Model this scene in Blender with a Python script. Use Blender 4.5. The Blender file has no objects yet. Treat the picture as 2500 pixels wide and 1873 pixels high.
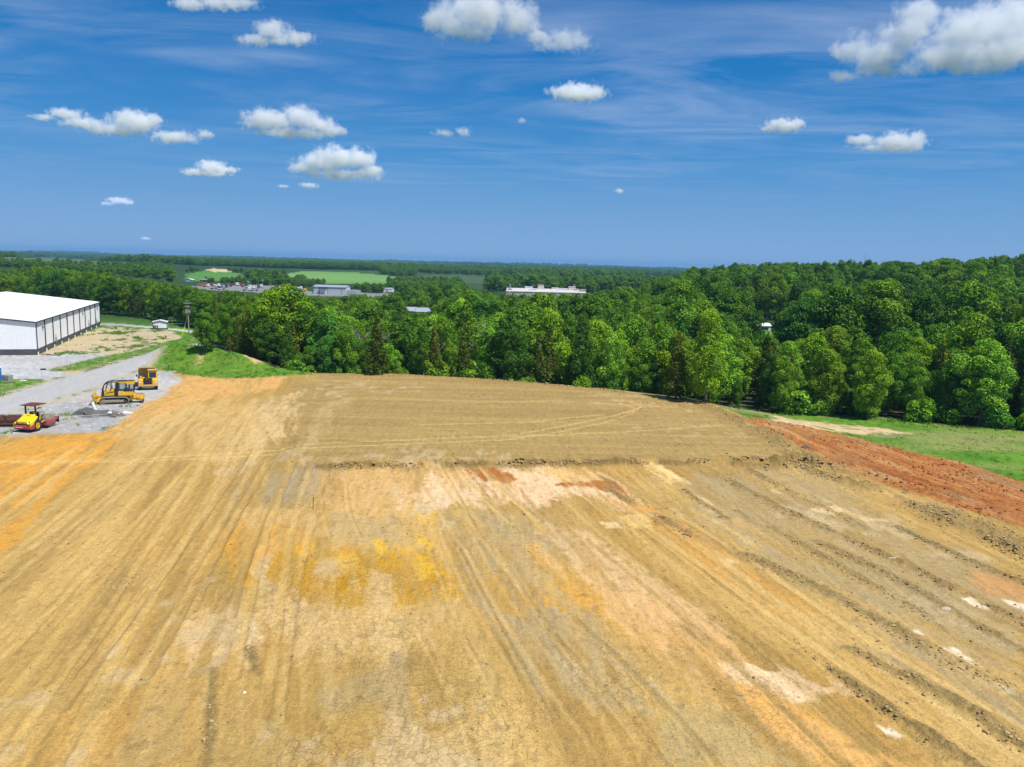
import bpy, bmesh, math, random
import numpy as np
from mathutils import Vector, Matrix
R = math.radians
SC = bpy.context.scene
COL = SC.collection

# ------------------------------------------------------------------ camera
CAM_H = 20.0
FOC = 2000.0                      # focal length in pixels of the 2500 px wide photograph
PITCH, ROLL = R(8.43), R(1.42)
cp_, sp_, cr_, sr_ = math.cos(PITCH), math.sin(PITCH), math.cos(ROLL), math.sin(ROLL)
FWD = Vector((0, cp_, -sp_)); R0 = Vector((1, 0, 0)); U0 = Vector((0, sp_, cp_))
RT = R0 * cr_ + U0 * sr_; UP = U0 * cr_ - R0 * sr_
CAMP = Vector((0, 0, CAM_H))
cam_d = bpy.data.cameras.new("camera"); cam = bpy.data.objects.new("camera", cam_d); COL.objects.link(cam)
m = Matrix.Identity(4)
for i in range(3):
    m[i][0], m[i][1], m[i][2], m[i][3] = RT[i], UP[i], -FWD[i], CAMP[i]
cam.matrix_world = m
cam_d.sensor_fit = 'HORIZONTAL'; cam_d.angle = 2 * math.atan(1250 / FOC)
cam_d.clip_start = 0.5; cam_d.clip_end = 120000
SC.camera = cam

# ------------------------------------------------------------------ world, sun, exposure
SUN_EL, SUN_AZ = R(61), math.atan2(0.80, -0.60)      # azimuth clockwise from +Y
SUN = Vector((math.sin(SUN_AZ) * math.cos(SUN_EL), math.cos(SUN_AZ) * math.cos(SUN_EL), math.sin(SUN_EL)))
W = bpy.data.worlds.new("World"); SC.world = W; W.use_nodes = True
nt = W.node_tree; nt.nodes.clear()
def N(nt, t, **k):
    n = nt.nodes.new(t)
    for a, b in k.items(): setattr(n, a, b)
    return n
def math_(nt, op, a, b=None, clamp=False):
    n = N(nt, 'ShaderNodeMath', operation=op); n.use_clamp = clamp
    for i, v in enumerate((a, b)):
        if v is None: continue
        if isinstance(v, (int, float)): n.inputs[i].default_value = v
        else: nt.links.new(v, n.inputs[i])
    return n.outputs[0]
def ramp(nt, fac, pts, interp='LINEAR'):
    n = N(nt, 'ShaderNodeValToRGB'); cr = n.color_ramp; cr.interpolation = interp
    while len(cr.elements) < len(pts): cr.elements.new(0.5)
    for e, (p, c) in zip(cr.elements, pts):
        e.position = p; e.color = c if len(c) == 4 else (*c, 1)
    nt.links.new(fac, n.inputs[0]); return n.outputs[0]
def mixc(nt, fac, a, b, blend='MIX'):
    n = N(nt, 'ShaderNodeMix', data_type='RGBA', blend_type=blend)
    for s, v in ((0, fac), (6, a), (7, b)):
        if isinstance(v, (int, float)): n.inputs[s].default_value = v
        elif isinstance(v, tuple): n.inputs[s].default_value = (*v[:3], 1)
        else: nt.links.new(v, n.inputs[s])
    return n.outputs[2]
sky = N(nt, 'ShaderNodeTexSky', sky_type='NISHITA'); sky.sun_disc = False
sky.sun_elevation = SUN_EL; sky.sun_rotation = SUN_AZ
sky.altitude = 200; sky.air_density = 1.0; sky.dust_density = 0.6; sky.ozone_density = 4.0
tc = N(nt, 'ShaderNodeTexCoord'); sx = N(nt, 'ShaderNodeSeparateXYZ'); nt.links.new(tc.outputs['Generated'], sx.inputs[0])
# clear deep blue air: the measured gradient of the sky with a share of the physical one
grad = ramp(nt, sx.outputs[2], [(0.0, (.235, .42, .73)), (.05, (.165, .375, .70)), (.12, (.060, .285, .645)), (.20, (.008, .200, .56)), (.32, (.001, .145, .455)), (1.0, (.01, .12, .40))])
gr = mixc(nt, 1.0, grad, (9, 9, 9), 'MULTIPLY')
class hs: outputs = [mixc(nt, .07, gr, sky.outputs[0])]
zz = math_(nt, 'MAXIMUM', sx.outputs[2], 0.03)
cx = N(nt, 'ShaderNodeCombineXYZ')                    # direction projected on the cirrus layer
nt.links.new(math_(nt, 'DIVIDE', sx.outputs[0], zz), cx.inputs[0]); nt.links.new(math_(nt, 'DIVIDE', sx.outputs[1], zz), cx.inputs[1])
def sky_noise(scl, rot, sc, detail, dist):
    mp = N(nt, 'ShaderNodeMapping'); mp.inputs['Scale'].default_value = scl; mp.inputs['Rotation'].default_value = (0, 0, rot)
    nt.links.new(cx.outputs[0], mp.inputs[0])
    nz = N(nt, 'ShaderNodeTexNoise'); nz.inputs['Scale'].default_value = sc; nz.inputs['Detail'].default_value = detail
    nz.inputs['Roughness'].default_value = 0.62; nz.inputs['Distortion'].default_value = dist
    nt.links.new(mp.outputs[0], nz.inputs['Vector']); return nz.outputs[0]
n1 = sky_noise((0.5, 0.85, 1), R(-16), 1.1, 12, 1.3)
n2 = sky_noise((0.7, 0.9, 1), R(20), 0.38, 4, 0.6)
cir = math_(nt, 'MULTIPLY', ramp(nt, n1, [(0.38, (0, 0, 0)), (0.76, (1, 1, 1))]), ramp(nt, n2, [(0.38, (0.05,) * 3), (0.66, (1, 1, 1))]))
fade = ramp(nt, sx.outputs[2], [(0.06, (0, 0, 0)), (0.17, (1, 1, 1))])
cir = math_(nt, 'MULTIPLY', math_(nt, 'MULTIPLY', cir, fade), 0.66)
skc = mixc(nt, cir, hs.outputs[0], (5.4, 6.2, 7.9))
bg = N(nt, 'ShaderNodeBackground'); bg.inputs[1].default_value = 0.10
nt.links.new(skc, bg.inputs[0]); wo = N(nt, 'ShaderNodeOutputWorld'); nt.links.new(bg.outputs[0], wo.inputs[0])
sun_d = bpy.data.lights.new("sun", 'SUN'); sun_d.energy = 4.9; sun_d.angle = R(0.53); sun_d.color = (1, 0.968, 0.915)
sun = bpy.data.objects.new("sun", sun_d); COL.objects.link(sun)
sun.rotation_euler = (-SUN).to_track_quat('-Z', 'Y').to_euler(); sun.location = (30, -40, 90)
SC.view_settings.view_transform = 'Standard'; SC.view_settings.look = 'None'
SC.view_settings.exposure = 0.12; SC.view_settings.gamma = 1.0; SC.view_settings.use_curve_mapping = False
SC.render.engine = 'CYCLES'
SC.cycles.max_bounces = 24; SC.cycles.volume_bounces = 24; SC.cycles.transparent_max_bounces = 8
SC.cycles.diffuse_bounces = 2; SC.cycles.volume_max_steps = 256; SC.cycles.volume_step_rate = 1.0

# ------------------------------------------------------------------ photograph point <-> world
def ray(px, py):
    return (FWD + RT * ((px - 1250) / FOC) - UP * ((py - 936.5) / FOC))
def hit(px, py, z=0.0):
    d = ray(px, py); t = (z - CAM_H) / d.z
    return CAMP + d * t
def at_depth(px, py, y):
    d = ray(px, py); return CAMP + d * (y / d.y)
def proj(P):
    """world (n,3) -> pixels of the photograph, depth"""
    P = np.asarray(P, float) - np.array(CAMP)
    f = P @ np.array(FWD); r = P @ np.array(RT); u = P @ np.array(UP)
    f = np.where(np.abs(f) < 1e-3, 1e-3, f)
    return 1250 + FOC * r / f, 936.5 - FOC * u / f, f
K = 2500 / 2212.0
def gp(pts, k=1.0, z=0.0):                           # polygon of the photograph laid on the level ground
    return [tuple(hit(x * k, y * k, z)[:2]) for x, y in pts]

# ------------------------------------------------------------------ noise in numpy
_rs = np.random.RandomState(7)
_perm = _rs.permutation(4096).astype(np.int32); _val = _rs.rand(4096).astype(np.float32)
def vnoise(x, y, seed=0):
    x = np.asarray(x, np.float32) + np.float32(seed * 17.13 + 1000); y = np.asarray(y, np.float32) + np.float32(seed * 9.71 + 1000)
    xi = np.floor(x).astype(np.int32); yi = np.floor(y).astype(np.int32)
    fx = x - xi; fy = y - yi
    fx = fx * fx * (3 - 2 * fx); fy = fy * fy * (3 - 2 * fy)
    def h(a, b): return _val[(_perm[(a & 4095)] + b * 57 + seed * 131) & 4095]
    a, b, c, d = h(xi, yi), h(xi + 1, yi), h(xi, yi + 1), h(xi + 1, yi + 1)
    return a + (b - a) * fx + (c - a) * fy + (a - b - c + d) * fx * fy
def fbm(x, y, oct=4, seed=0, gain=0.5):
    s = 0; a = 1; t = 0
    for i in range(oct):
        s = s + a * vnoise(x * 2 ** i, y * 2 ** i, seed + i); t += a; a *= gain
    return s / t
def sstep(e0, e1, x):
    t = np.clip((x - e0) / (e1 - e0), 0, 1); return t * t * (3 - 2 * t)
def seg_dist(X, Y, a, b):
    dx, dy = b[0] - a[0], b[1] - a[1]; L = dx * dx + dy * dy + 1e-9
    t = np.clip(((X - a[0]) * dx + (Y - a[1]) * dy) / L, 0, 1)
    return np.hypot(X - a[0] - t * dx, Y - a[1] - t * dy), t
def poly_sd(X, Y, poly):
    """signed distance, negative inside"""
    d = np.full(X.shape, 1e9, np.float32); ins = np.zeros(X.shape, bool)
    n = len(poly)
    for i in range(n):
        a, b = poly[i], poly[(i + 1) % n]
        d = np.minimum(d, seg_dist(X, Y, a, b)[0])
        c = ((a[1] > Y) != (b[1] > Y))
        if abs(b[1] - a[1]) > 1e-9:
            ins ^= c & (X < (b[0] - a[0]) * (Y - a[1]) / (b[1] - a[1]) + a[0])
    return np.where(ins, -d, d)

# ------------------------------------------------------------------ materials
def new_mat(name):
    mt = bpy.data.materials.new(name); mt.use_nodes = True; t = mt.node_tree; t.nodes.clear()
    out = N(t, 'ShaderNodeOutputMaterial'); p = N(t, 'ShaderNodeBsdfPrincipled'); t.links.new(p.outputs[0], out.inputs[0])
    return mt, t, p, out
def paint(name, col, rough=0.5, metal=0.0, dirt=0.25, dirtcol=(0.30, 0.23, 0.13), spec=0.4, scale=2.5):
    """painted or bare surface with uneven wear and dust"""
    mt, t, p, out = new_mat(name)
    tc = N(t, 'ShaderNodeTexCoord')
    a = N(t, 'ShaderNodeTexNoise'); a.inputs['Scale'].default_value = scale; a.inputs['Detail'].default_value = 7; a.inputs['Roughness'].default_value = 0.65
    t.links.new(tc.outputs['Object'], a.inputs['Vector'])
    b = N(t, 'ShaderNodeTexNoise'); b.inputs['Scale'].default_value = scale * 9; b.inputs['Detail'].default_value = 4
    t.links.new(tc.outputs['Object'], b.inputs['Vector'])
    f = ramp(t, a.outputs[0], [(0.45, (0, 0, 0)), (0.75, (1, 1, 1))])
    c = mixc(t, math_(t, 'MULTIPLY', f, dirt), tuple(col), tuple(dirtcol))
    v = ramp(t, b.outputs[0], [(0.3, (0.88,) * 3), (0.7, (1.08,) * 3)])
    c = mixc(t, 1.0, c, v, 'MULTIPLY')
    t.links.new(c, p.inputs['Base Color'])
    p.inputs['Roughness'].default_value = rough; p.inputs['Metallic'].default_value = metal
    p.inputs['Specular IOR Level'].default_value = spec
    return mt

# ------------------------------------------------------------------ objects
def link(o, parent=None):
    COL.objects.link(o)
    if parent is not None: o.parent = parent
    return o
def tag(o, label=None, cat=None, group=None, kind=None):
    if label: o['label'] = label
    if cat: o['category'] = cat
    if group: o['group'] = group
    if kind: o['kind'] = kind
    return o
def empty(name, loc, rz=0.0, label=None, cat=None, group=None):
    o = bpy.data.objects.new(name, None); o.empty_display_size = 0.3
    o.location = loc; o.rotation_euler = (0, 0, rz); link(o); return tag(o, label, cat, group)
def np_mesh(name, V, F, mat=None, smooth=False):
    """V (n,3), F (m,k) -> mesh, fast"""
    me = bpy.data.meshes.new(name); V = np.asarray(V, np.float32); F = np.asarray(F, np.int32); k = F.shape[1]
    me.vertices.add(len(V)); me.vertices.foreach_set('co', V.ravel())
    me.loops.add(F.size); me.loops.foreach_set('vertex_index', F.ravel())
    me.polygons.add(len(F)); me.polygons.foreach_set('loop_start', np.arange(0, F.size, k, dtype=np.int32))
    me.polygons.foreach_set('use_smooth', np.full(len(F), smooth))
    me.update(calc_edges=True)
    if mat: me.materials.append(mat)
    return me
class MB:
    """collects boxes, bars, tubes, prisms and links them as one mesh object"""
    def __init__(s): s.V = []; s.F = []
    def add(s, vs, fs):
        n = len(s.V); s.V += [tuple(v) for v in vs]; s.F += [tuple(i + n for i in f) for f in fs]; return s
    def box(s, c, d, rot=(0, 0, 0), taper=None):
        M = Matrix.Translation(c) @ Matrix.Rotation(rot[2], 4, 'Z') @ Matrix.Rotation(rot[1], 4, 'Y') @ Matrix.Rotation(rot[0], 4, 'X')
        vs = []
        for z in (-.5, .5):
            for x, y in ((-.5, -.5), (.5, -.5), (.5, .5), (-.5, .5)):
                k = taper if (taper and z > 0) else 1
                vs.append(M @ Vector((x * d[0] * k, y * d[1] * k, z * d[2])))
        return s.add(vs, [(3, 2, 1, 0), (4, 5, 6, 7), (0, 1, 5, 4), (1, 2, 6, 5), (2, 3, 7, 6), (3, 0, 4, 7)])
    def tube(s, pts, r, n=8, cap=True):
        pts = [Vector(p) for p in pts]; rs = r if isinstance(r, (list, tuple)) else [r] * len(pts)
        vs, fs = [], []; ref = None
        for i, p in enumerate(pts):
            t = (pts[min(i + 1, len(pts) - 1)] - pts[max(i - 1, 0)]).normalized()
            if ref is None: ref = Vector((0, 0, 1)) if abs(t.z) < 0.9 else Vector((1, 0, 0))
            a = t.cross(ref).normalized(); b = t.cross(a); ref = a.cross(t)
            for j in range(n):
                w = 2 * math.pi * j / n; vs.append(p + (a * math.cos(w) + b * math.sin(w)) * rs[i])
        for i in range(len(pts) - 1):
            for j in range(n):
                fs.append((i * n + j, i * n + (j + 1) % n, (i + 1) * n + (j + 1) % n, (i + 1) * n + j))
        if cap:
            fs.append(tuple(range(n - 1, -1, -1))); k = (len(pts) - 1) * n; fs.append(tuple(range(k, k + n)))
        return s.add(vs, fs)
    def prism(s, prof, y0, y1, axis='y'):
        """profile of (x,z) pulled along y (or axis 'x': profile of (y,z) pulled along x)"""
        n = len(prof)
        f = (lambda a, b, q: (a, q, b)) if axis == 'y' else (lambda a, b, q: (q, a, b))
        vs = [f(a, b, y0) for a, b in prof] + [f(a, b, y1) for a, b in prof]
        fs = [(i, (i + 1) % n, n + (i + 1) % n, n + i) for i in range(n)] + [tuple(range(n - 1, -1, -1)), tuple(range(n, 2 * n))]
        return s.add(vs, fs)
    def ring(s, c, ro, ri, w, n=20, axis='y'):
        """tyre or ring lying across axis y"""
        vs, fs = [], []
        prof = ((ri, -w / 2), (ro * .93, -w / 2), (ro, -w * .32), (ro, w * .32), (ro * .93, w / 2), (ri, w / 2)); k = len(prof)
        for j in range(n):
            a = 2 * math.pi * j / n
            for r, q in prof:
                if axis == 'y': vs.append((c[0] + r * math.cos(a), c[1] + q, c[2] + r * math.sin(a)))
                else: vs.append((c[0] + r * math.cos(a), c[1] + r * math.sin(a), c[2] + q))
        for j in range(n):
            for i in range(k):
                fs.append((j * k + i, j * k + (i + 1) % k, ((j + 1) % n) * k + (i + 1) % k, ((j + 1) % n) * k + i))
        return s.add(vs, fs)
    def build(s, name, mat, parent=None, bevel=0.0, smooth=False, loc=None):
        me = bpy.data.meshes.new(name); me.from_pydata(s.V, [], s.F)
        bm = bmesh.new(); bm.from_mesh(me); bmesh.ops.recalc_face_normals(bm, faces=bm.faces)
        if bevel > 0:
            es = [e for e in bm.edges if len(e.link_faces) == 2 and e.calc_face_angle(0) > 0.6]
            bmesh.ops.bevel(bm, geom=es, offset=bevel, segments=1, affect='EDGES', clamp_overlap=True)
        bm.to_mesh(me); bm.free()
        if smooth:
            for p in me.polygons: p.use_smooth = True
            me.set_sharp_from_angle(angle=R(38))
        me.materials.append(mat); o = bpy.data.objects.new(name, me)
        if loc: o.location = loc
        return link(o, parent)
# ================================================================== TERRAIN
EDGE = [(46, -60), (46, 30)] + gp([(2500, 1290), (2250, 1213), (2000, 1130), (1930, 1085), (1820, 1035), (1740, 992), (1650, 972), (1500, 953), (1330, 938), (1100, 921), (950, 913), (700, 911)]) + \
       [tuple(hit(620, 905)[:2]), tuple(hit(470, 852)[:2]), tuple(hit(520, 835)[:2]), tuple(hit(545, 815)[:2]), (-70, 262), (-220, 300), (-420, 260), (-420, -60)]
EDGE = [tuple(map(float, e)) for e in EDGE]
T_D = np.array([0, 60, 100, 130, 160, 200, 300, 450, 600, 800, 1000, 1300, 1600, 2500, 5000, 9000, 14000], float)
T_C = np.array([-1200, 0, 300, 500, 800, 1100, 1400, 1700, 2000, 2300, 2600, 3600], float)
T_Z = np.array([
    # -1200   0   300   500   800  1100  1400  1700  2000  2300  2600  3600
    [0,      0,    0,    0,    0,    0,    0,  -2.2, -2.4, -2.6, -2.8, -3],
    [0,      0,    0,    0,   -1,   -1,   -1,  -2.4, -2.5, -2.7, -2.9, -3],
    [0,      0,    0,   -1,   -5,   -5,   -4,  -2.8, -2.9, -2.9, -3.0, -3],
    [0,      0,    0,   -1,   -6,   -7,   -6,  -3.4, -3.3, -3.2, -3.2, -3],
    [0,      0,    0,   -2,   -7,   -8,   -8,  -5.0, -4.2, -4.0, -4.0, -4],
    [0,      0,    0,   -2,   -7,   -8,   -8,  -6.0, -5.0, -4.0, -3.0, -2],
    [0,      0,    0,   -2,   -7,   -8,   -8,  -5.5, -4.0, -2.0,  0.0,  3],
    [1,      0,    0,   -3,   -7,   -7,   -6,   1.0,  6.0,  9.0, 12.0, 16],
    [2,      2,    0,   -4,   -5,   -6,   -5,   5.0, 10.0, 13.0, 17.0, 20],
    [6,      6,    2,   -3,   -6,   -6,   -6,   2.0,  5.0,  9.0, 12.0, 14],
    [9,      9,    5,    1,   -7,   -4,   -6,  -3.0,  0.0,  4.0,  6.0,  8],
    [11,    10,    7,    2,   -4,    0,   -5,  -6.0, -4.0,  0.0,  0.0,  2],
    [8,      6,    3,    1,   -2,   -2,   -5,  -6.0, -6.0, -4.0, -4.0, -4],
    [-6,    -6,   -6,   -6,   -6,   -6,   -6,  -8.0, -8.0, -8.0, -8.0, -8],
    [-8,    -8,   -8,   -8,   -8,   -8,   -9,  -10,  -10,  -10,  -10,  -10],
    [-2,    -2,   -2,   -3,   -4,   -4,   -5,  -6,   -6,   -6,   -6,   -6],
    [4,      4,    2,    0,   -2,   -4,   -5,  -6,   -6,   -6,   -6,   -6]], float)
def table_z(X, Y):
    D = np.hypot(X, Y); Yp = np.maximum(Y, 0.35 * D + 1e-3)
    c = np.clip(1250 + 2000 * X / Yp, T_C[0], T_C[-1])
    ci = np.clip(np.searchsorted(T_C, c) - 1, 0, len(T_C) - 2); cf = (c - T_C[ci]) / (T_C[ci + 1] - T_C[ci])
    Dc = np.clip(D, 0, T_D[-1] - 1); di = np.clip(np.searchsorted(T_D, Dc, 'right') - 1, 0, len(T_D) - 2)
    df = (Dc - T_D[di]) / (T_D[di + 1] - T_D[di])
    cf = cf * cf * (3 - 2 * cf)
    z0 = T_Z[di, ci] * (1 - cf) + T_Z[di, ci + 1] * cf; z1 = T_Z[di + 1, ci] * (1 - cf) + T_Z[di + 1, ci + 1] * cf
    return z0 * (1 - df) + z1 * df
BERM = gp([(392, 905), (415, 880), (452, 862), (520, 862), (600, 880), (680, 897), (760, 915), (640, 922), (560, 925), (470, 918)])
BERM_C = [tuple(hit(425, 878)[:2]), tuple(hit(480, 885)[:2]), tuple(hit(560, 892)[:2]), tuple(hit(650, 905)[:2])]
def height(X, Y, near_only=False):
    X = np.asarray(X, np.float64); Y = np.asarray(Y, np.float64)
    sd = poly_sd(X, Y, EDGE)
    fall = np.where(Y < 118, 24.0, 17.0) * np.where(X < -45, 1.7, 1.0)
    w = sstep(0, 1, sd / fall)
    z = w * table_z(X, Y)
    D = np.hypot(X, Y)
    z = z + sstep(90, 260, D) * (fbm(X / 60, Y / 60, 3, 3) - .5) * 2.2 * sstep(0, 40, sd)
    z = z + sstep(1500, 4500, D) * (fbm(X / 520, Y / 700, 4, 11) - .5) * 26 + sstep(4500, 8000, D) * (fbm(X / 1500, Y / 1100, 4, 15) - .5) * 50
    z = z + 6.0 * np.exp(-((X + 275) / 130) ** 2 - ((Y - 1230) / 170) ** 2)          # the small rounded hill of the green field
    # grass bank at the far left corner of the pad
    dm = np.full(X.shape, 1e9); hm = np.zeros(X.shape)
    hs_ = (2.8, 3.0, 2.3, 0.7)
    for i in range(3):
        d, t = seg_dist(X, Y, BERM_C[i], BERM_C[i + 1]); hh = hs_[i] * (1 - t) + hs_[i + 1] * t
        v = hh * np.exp(-(d / 5.0) ** 2); hm = np.maximum(hm, v)
    return z + hm * (0.93 + 0.14 * fbm(X / 2.5, Y / 2.5, 3, 5))
def H(x, y): return float(height(np.array([x]), np.array([y]))[0])
def ground_hit(px, py):
    """where a line of sight meets the terrain"""
    d = ray(px, py); ts = np.concatenate([np.linspace(20, 400, 1600), np.geomspace(401, 12000, 1600)])
    P = np.array([[CAMP[k] + d[k] * t for k in range(3)] for t in ts])
    below = P[:, 2] < height(P[:, 0], P[:, 1])
    i = int(np.argmax(below)) if below.any() else len(ts) - 1
    return Vector(P[i])
def gph(pts): return [tuple(ground_hit(x, y)[:2]) for x, y in pts]

# regions, read off the photograph and laid on the ground
ROAD = gp([(-60, 985), (0, 972), (72, 948), (135, 931), (205, 909), (266, 892), (314, 880), (386, 863.5), (480, 840.6), (505, 838), (500, 846), (447, 850), (422, 863.5), (362, 890), (314, 912), (241, 941), (169, 962), (97, 987), (0, 1015.6), (-80, 1040)])
YARD = gp([(-80, 1036), (0, 1014), (97, 986), (169, 961), (241, 940), (314, 911), (384, 905), (425, 908), (440, 919), (430, 941), (386, 967), (345, 991), (302, 1018), (273, 1040), (241, 1054), (121, 1058), (0, 1066), (-80, 1075)])
LOT = gp([(-300, 866), (0, 866), (92, 866), (180, 864), (270, 866), (241, 873), (121, 904), (190, 910), (205, 909), (135, 931), (121, 930), (72, 925), (0, 928), (-300, 940)])
DIRTYARD = gp([(92, 868), (245, 797), (300, 799), (372, 805), (410, 808), (440, 819), (452, 828), (445, 834), (410, 836), (370, 846), (330, 859), (266, 866)])
VERGE = gp([(112, 905), (160, 893), (241, 873), (326, 858), (370, 846), (410, 834), (452, 825), (475, 812), (520, 822), (490, 838), (386, 862), (314, 879), (266, 891), (205, 905), (150, 907)])
BANKFOOT = gp([(505, 836), (470, 846), (447, 850), (400, 878), (362, 892), (318, 912), (345, 907), (384, 906), (395, 902), (415, 885), (452, 872), (530, 872), (560, 858)])
LEFTGRASS = gp([(-200, 930), (0, 929), (72, 926), (121, 931), (72, 947), (0, 970), (-200, 1000)])
BACKROAD = gp([(230, 788), (245, 788), (300, 791), (374, 798), (447, 804.5), (480, 809), (500, 815), (480, 814), (447, 809), (374, 802), (300, 796), (230, 793)])
CLAY = [tuple(hit(x, y, z)[:2]) for x, y, z in [(1818, 1033, 0), (1930, 1085, 0), (2000, 1130, 0), (2250, 1213, 0), (2500, 1290, 0), (2700, 1350, 0), (2700, 1215, -2.4), (2500, 1163, -2.4), (2350, 1118, -2.4), (2220, 1090, -2.2), (2110, 1063, -2), (2000, 1052, -1.8), (1900, 1036, -1), (1850, 1029, -.5)]]
SANDY = gph([(1840, 1027), (1880, 1020), (1960, 1027), (2050, 1036), (2120, 1044), (2225, 1058), (2215, 1062), (2140, 1061), (2060, 1056), (2000, 1053), (1920, 1040)])
RGRASS = gph([(1745, 988), (1800, 997), (1900, 1008), (2000, 1014), (2120, 1018), (2250, 1034), (2500, 1052), (2700, 1070), (2720, 1300), (2500, 1215), (2350, 1160), (2220, 1120), (2110, 1090), (2000, 1075), (1900, 1052), (1840, 1036), (1795, 1012)])
FIELD_A = gph([(694, 668), (740, 663), (830, 664), (900, 668), (968, 676), (975, 690), (900, 694), (790, 692), (720, 682)])
FIELD_B = gph([(985, 678), (1060, 671), (1140, 672), (1225, 675), (1260, 690), (1180, 693), (1060, 690), (985, 688)])
FIELD_C = gph([(455, 668), (520, 658), (560, 664), (590, 668), (590, 684), (540, 686), (460, 686)])
FIELD_D = gph([(0, 630), (90, 629), (200, 634), (340, 645), (330, 652), (200, 648), (80, 645), (0, 642)])
SANDC = gph([(498, 659), (520, 655), (560, 660), (570, 664), (520, 665)])
CLEARING = gph([(1815, 812), (1850, 808), (1900, 808), (1925, 814), (1925, 822), (1850, 826), (1810, 822)])
TOWNLOT = gph([(480, 697), (560, 696), (640, 697), (700, 700), (770, 716), (960, 716), (960, 724), (760, 724), (650, 716), (480, 706)])
FAR_FIELDS = [gph([(1375, 658), (1420, 657), (1415, 662), (1380, 662)]), gph([(1200, 659), (1330, 660), (1320, 662), (1210, 661)]), gph([(960, 684), (1012, 682), (1010, 690), (960, 690)])]

# vertices: rings round the point under the camera, close enough together to carry ruts and clods
rad = list(np.arange(4, 27, 0.5)); r = 27.0
while r < 15000:
    rad.append(r); r += max(0.06, r * r / (18500 if r < 170 else (20000 if r < 700 else 45000))) if r < 1500 else r * 0.09
rad = np.array(rad); th = np.concatenate([np.linspace(-180, -60, 25)[:-1], np.linspace(-60, -37, 60)[:-1], np.linspace(-37, 37, 1080), np.linspace(37, 60, 60)[1:], np.linspace(60, 180, 25)[1:-1]])
th = np.radians(th); nr, na = len(rad), len(th)
GX = (rad[:, None] * np.sin(th)[None]).ravel(); GY = (rad[:, None] * np.cos(th)[None]).ravel()
GZ = height(GX, GY).astype(np.float64)
NV = len(GX)
D_ = np.hypot(GX, GY)
near = np.where((D_ < 300) & (GY > -40))[0]
x, y = GX[near].astype(np.float32), GY[near].astype(np.float32)
# frame along the direction the machines worked in
DU, DV = (0.973, 0.23), (-0.23, 0.973)
wob = (fbm(x / 30, y / 30, 2, 21) - .5) * 5
u = x * DU[0] + y * DU[1] + wob; v = x * DV[0] + y * DV[1]
edgew = (fbm(x / 1.1, y / 1.1, 4, 31) - .5) * 1.5 + (fbm(x / 4, y / 4, 2, 32) - .5) * 1.6   # ragged borders
sd_edge = poly_sd(x, y, EDGE)
C = np.zeros((len(near), 3), np.float32); FX = np.zeros((len(near), 3), np.float32); DZ = np.zeros(len(near), np.float32)
def lay(col, w):
    global C
    C += (np.asarray(col, np.float32)[None] - C) * np.clip(w, 0, 1)[:, None].astype(np.float32)
TAN, CREAM, GREYT, OLIVE = (.40, .285, .125), (.60, .46, .25), (.30, .245, .135), (.34, .255, .105)
WARM = np.array((1.13, .95, .57), np.float32); MILD = np.array((1.12, 1.02, .84), np.float32)
C[:] = TAN
st1 = fbm(u / 5.5, v / 55, 4, 41); st2 = fbm(u / 1.3, v / 22, 4, 42); st3 = fbm(u / .35, v / 7, 3, 43); bl = fbm(x / 9, y / 14, 4, 44)
lay(CREAM, sstep(.46, .78, st1) * .55); lay(GREYT, sstep(.50, .22, st1) * .55)
lay((.47, .31, .12), sstep(.5, .8, bl) * .6); lay(OLIVE, sstep(.5, .25, bl) * .45)
lay((.56, .44, .25), sstep(.5, .82, st2) * .55); lay((.26, .2, .10), sstep(.46, .16, st2) * .5)
lay((.62, .5, .30), sstep(.55, .9, st3) * .3); lay((.25, .19, .10), sstep(.42, .12, st3) * .35)
PATCH_STRETCH = 1.0
def patch(pts, col, s=0.8, soft=.9, rag=1.9, k=K, poly=None, streak=0.75):
    """a stain of other soil with a ragged edge drawn out along the working direction"""
    pg_ = poly if poly else gp(pts, k)
    xs = [p[0] for p in pg_]; ys = [p[1] for p in pg_]
    mk = np.where((x > min(xs) - 7) & (x < max(xs) + 7) & (y > min(ys) - 9) & (y < max(ys) + 9))[0]
    if len(mk) == 0: return
    X, Y, U, V_ = x[mk], y[mk], u[mk], v[mk]
    kk = min(1.0, max(.22, min(max(xs) - min(xs), (max(ys) - min(ys)) * .6) / 7)); rag = rag * kk; soft = soft * kk; streak = streak * (.3 + .7 * kk)
    sd = poly_sd(X, Y, pg_)
    sd = sd + (fbm(U / 1.1, V_ / 6, 4, 51) - .5) * 3.4 * rag + (fbm(X / .45, Y / .45, 3, 52) - .5) * 1.2 * rag
    w = sstep(soft, -soft, sd) * s * (1 - streak + streak * (.55 * sstep(.38, .60, fbm(U / 1.3, V_ / 8, 4, 53)) + .65 * sstep(.36, .62, fbm(U / .45, V_ / 3, 3, 54))))
    C[mk] += ((np.asarray(col, np.float32) * MILD)[None] - C[mk]) * np.clip(w, 0, 1)[:, None]
    return mk, w
ORANGE, YEL, GOLD, RUST, PINK, PALE, WHITE = (.56, .305, .06), (.66, .42, .05), (.47, .265, .022), (.36, .145, .035), (.64, .43, .22), (.72, .55, .33), (.80, .74, .60)
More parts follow.
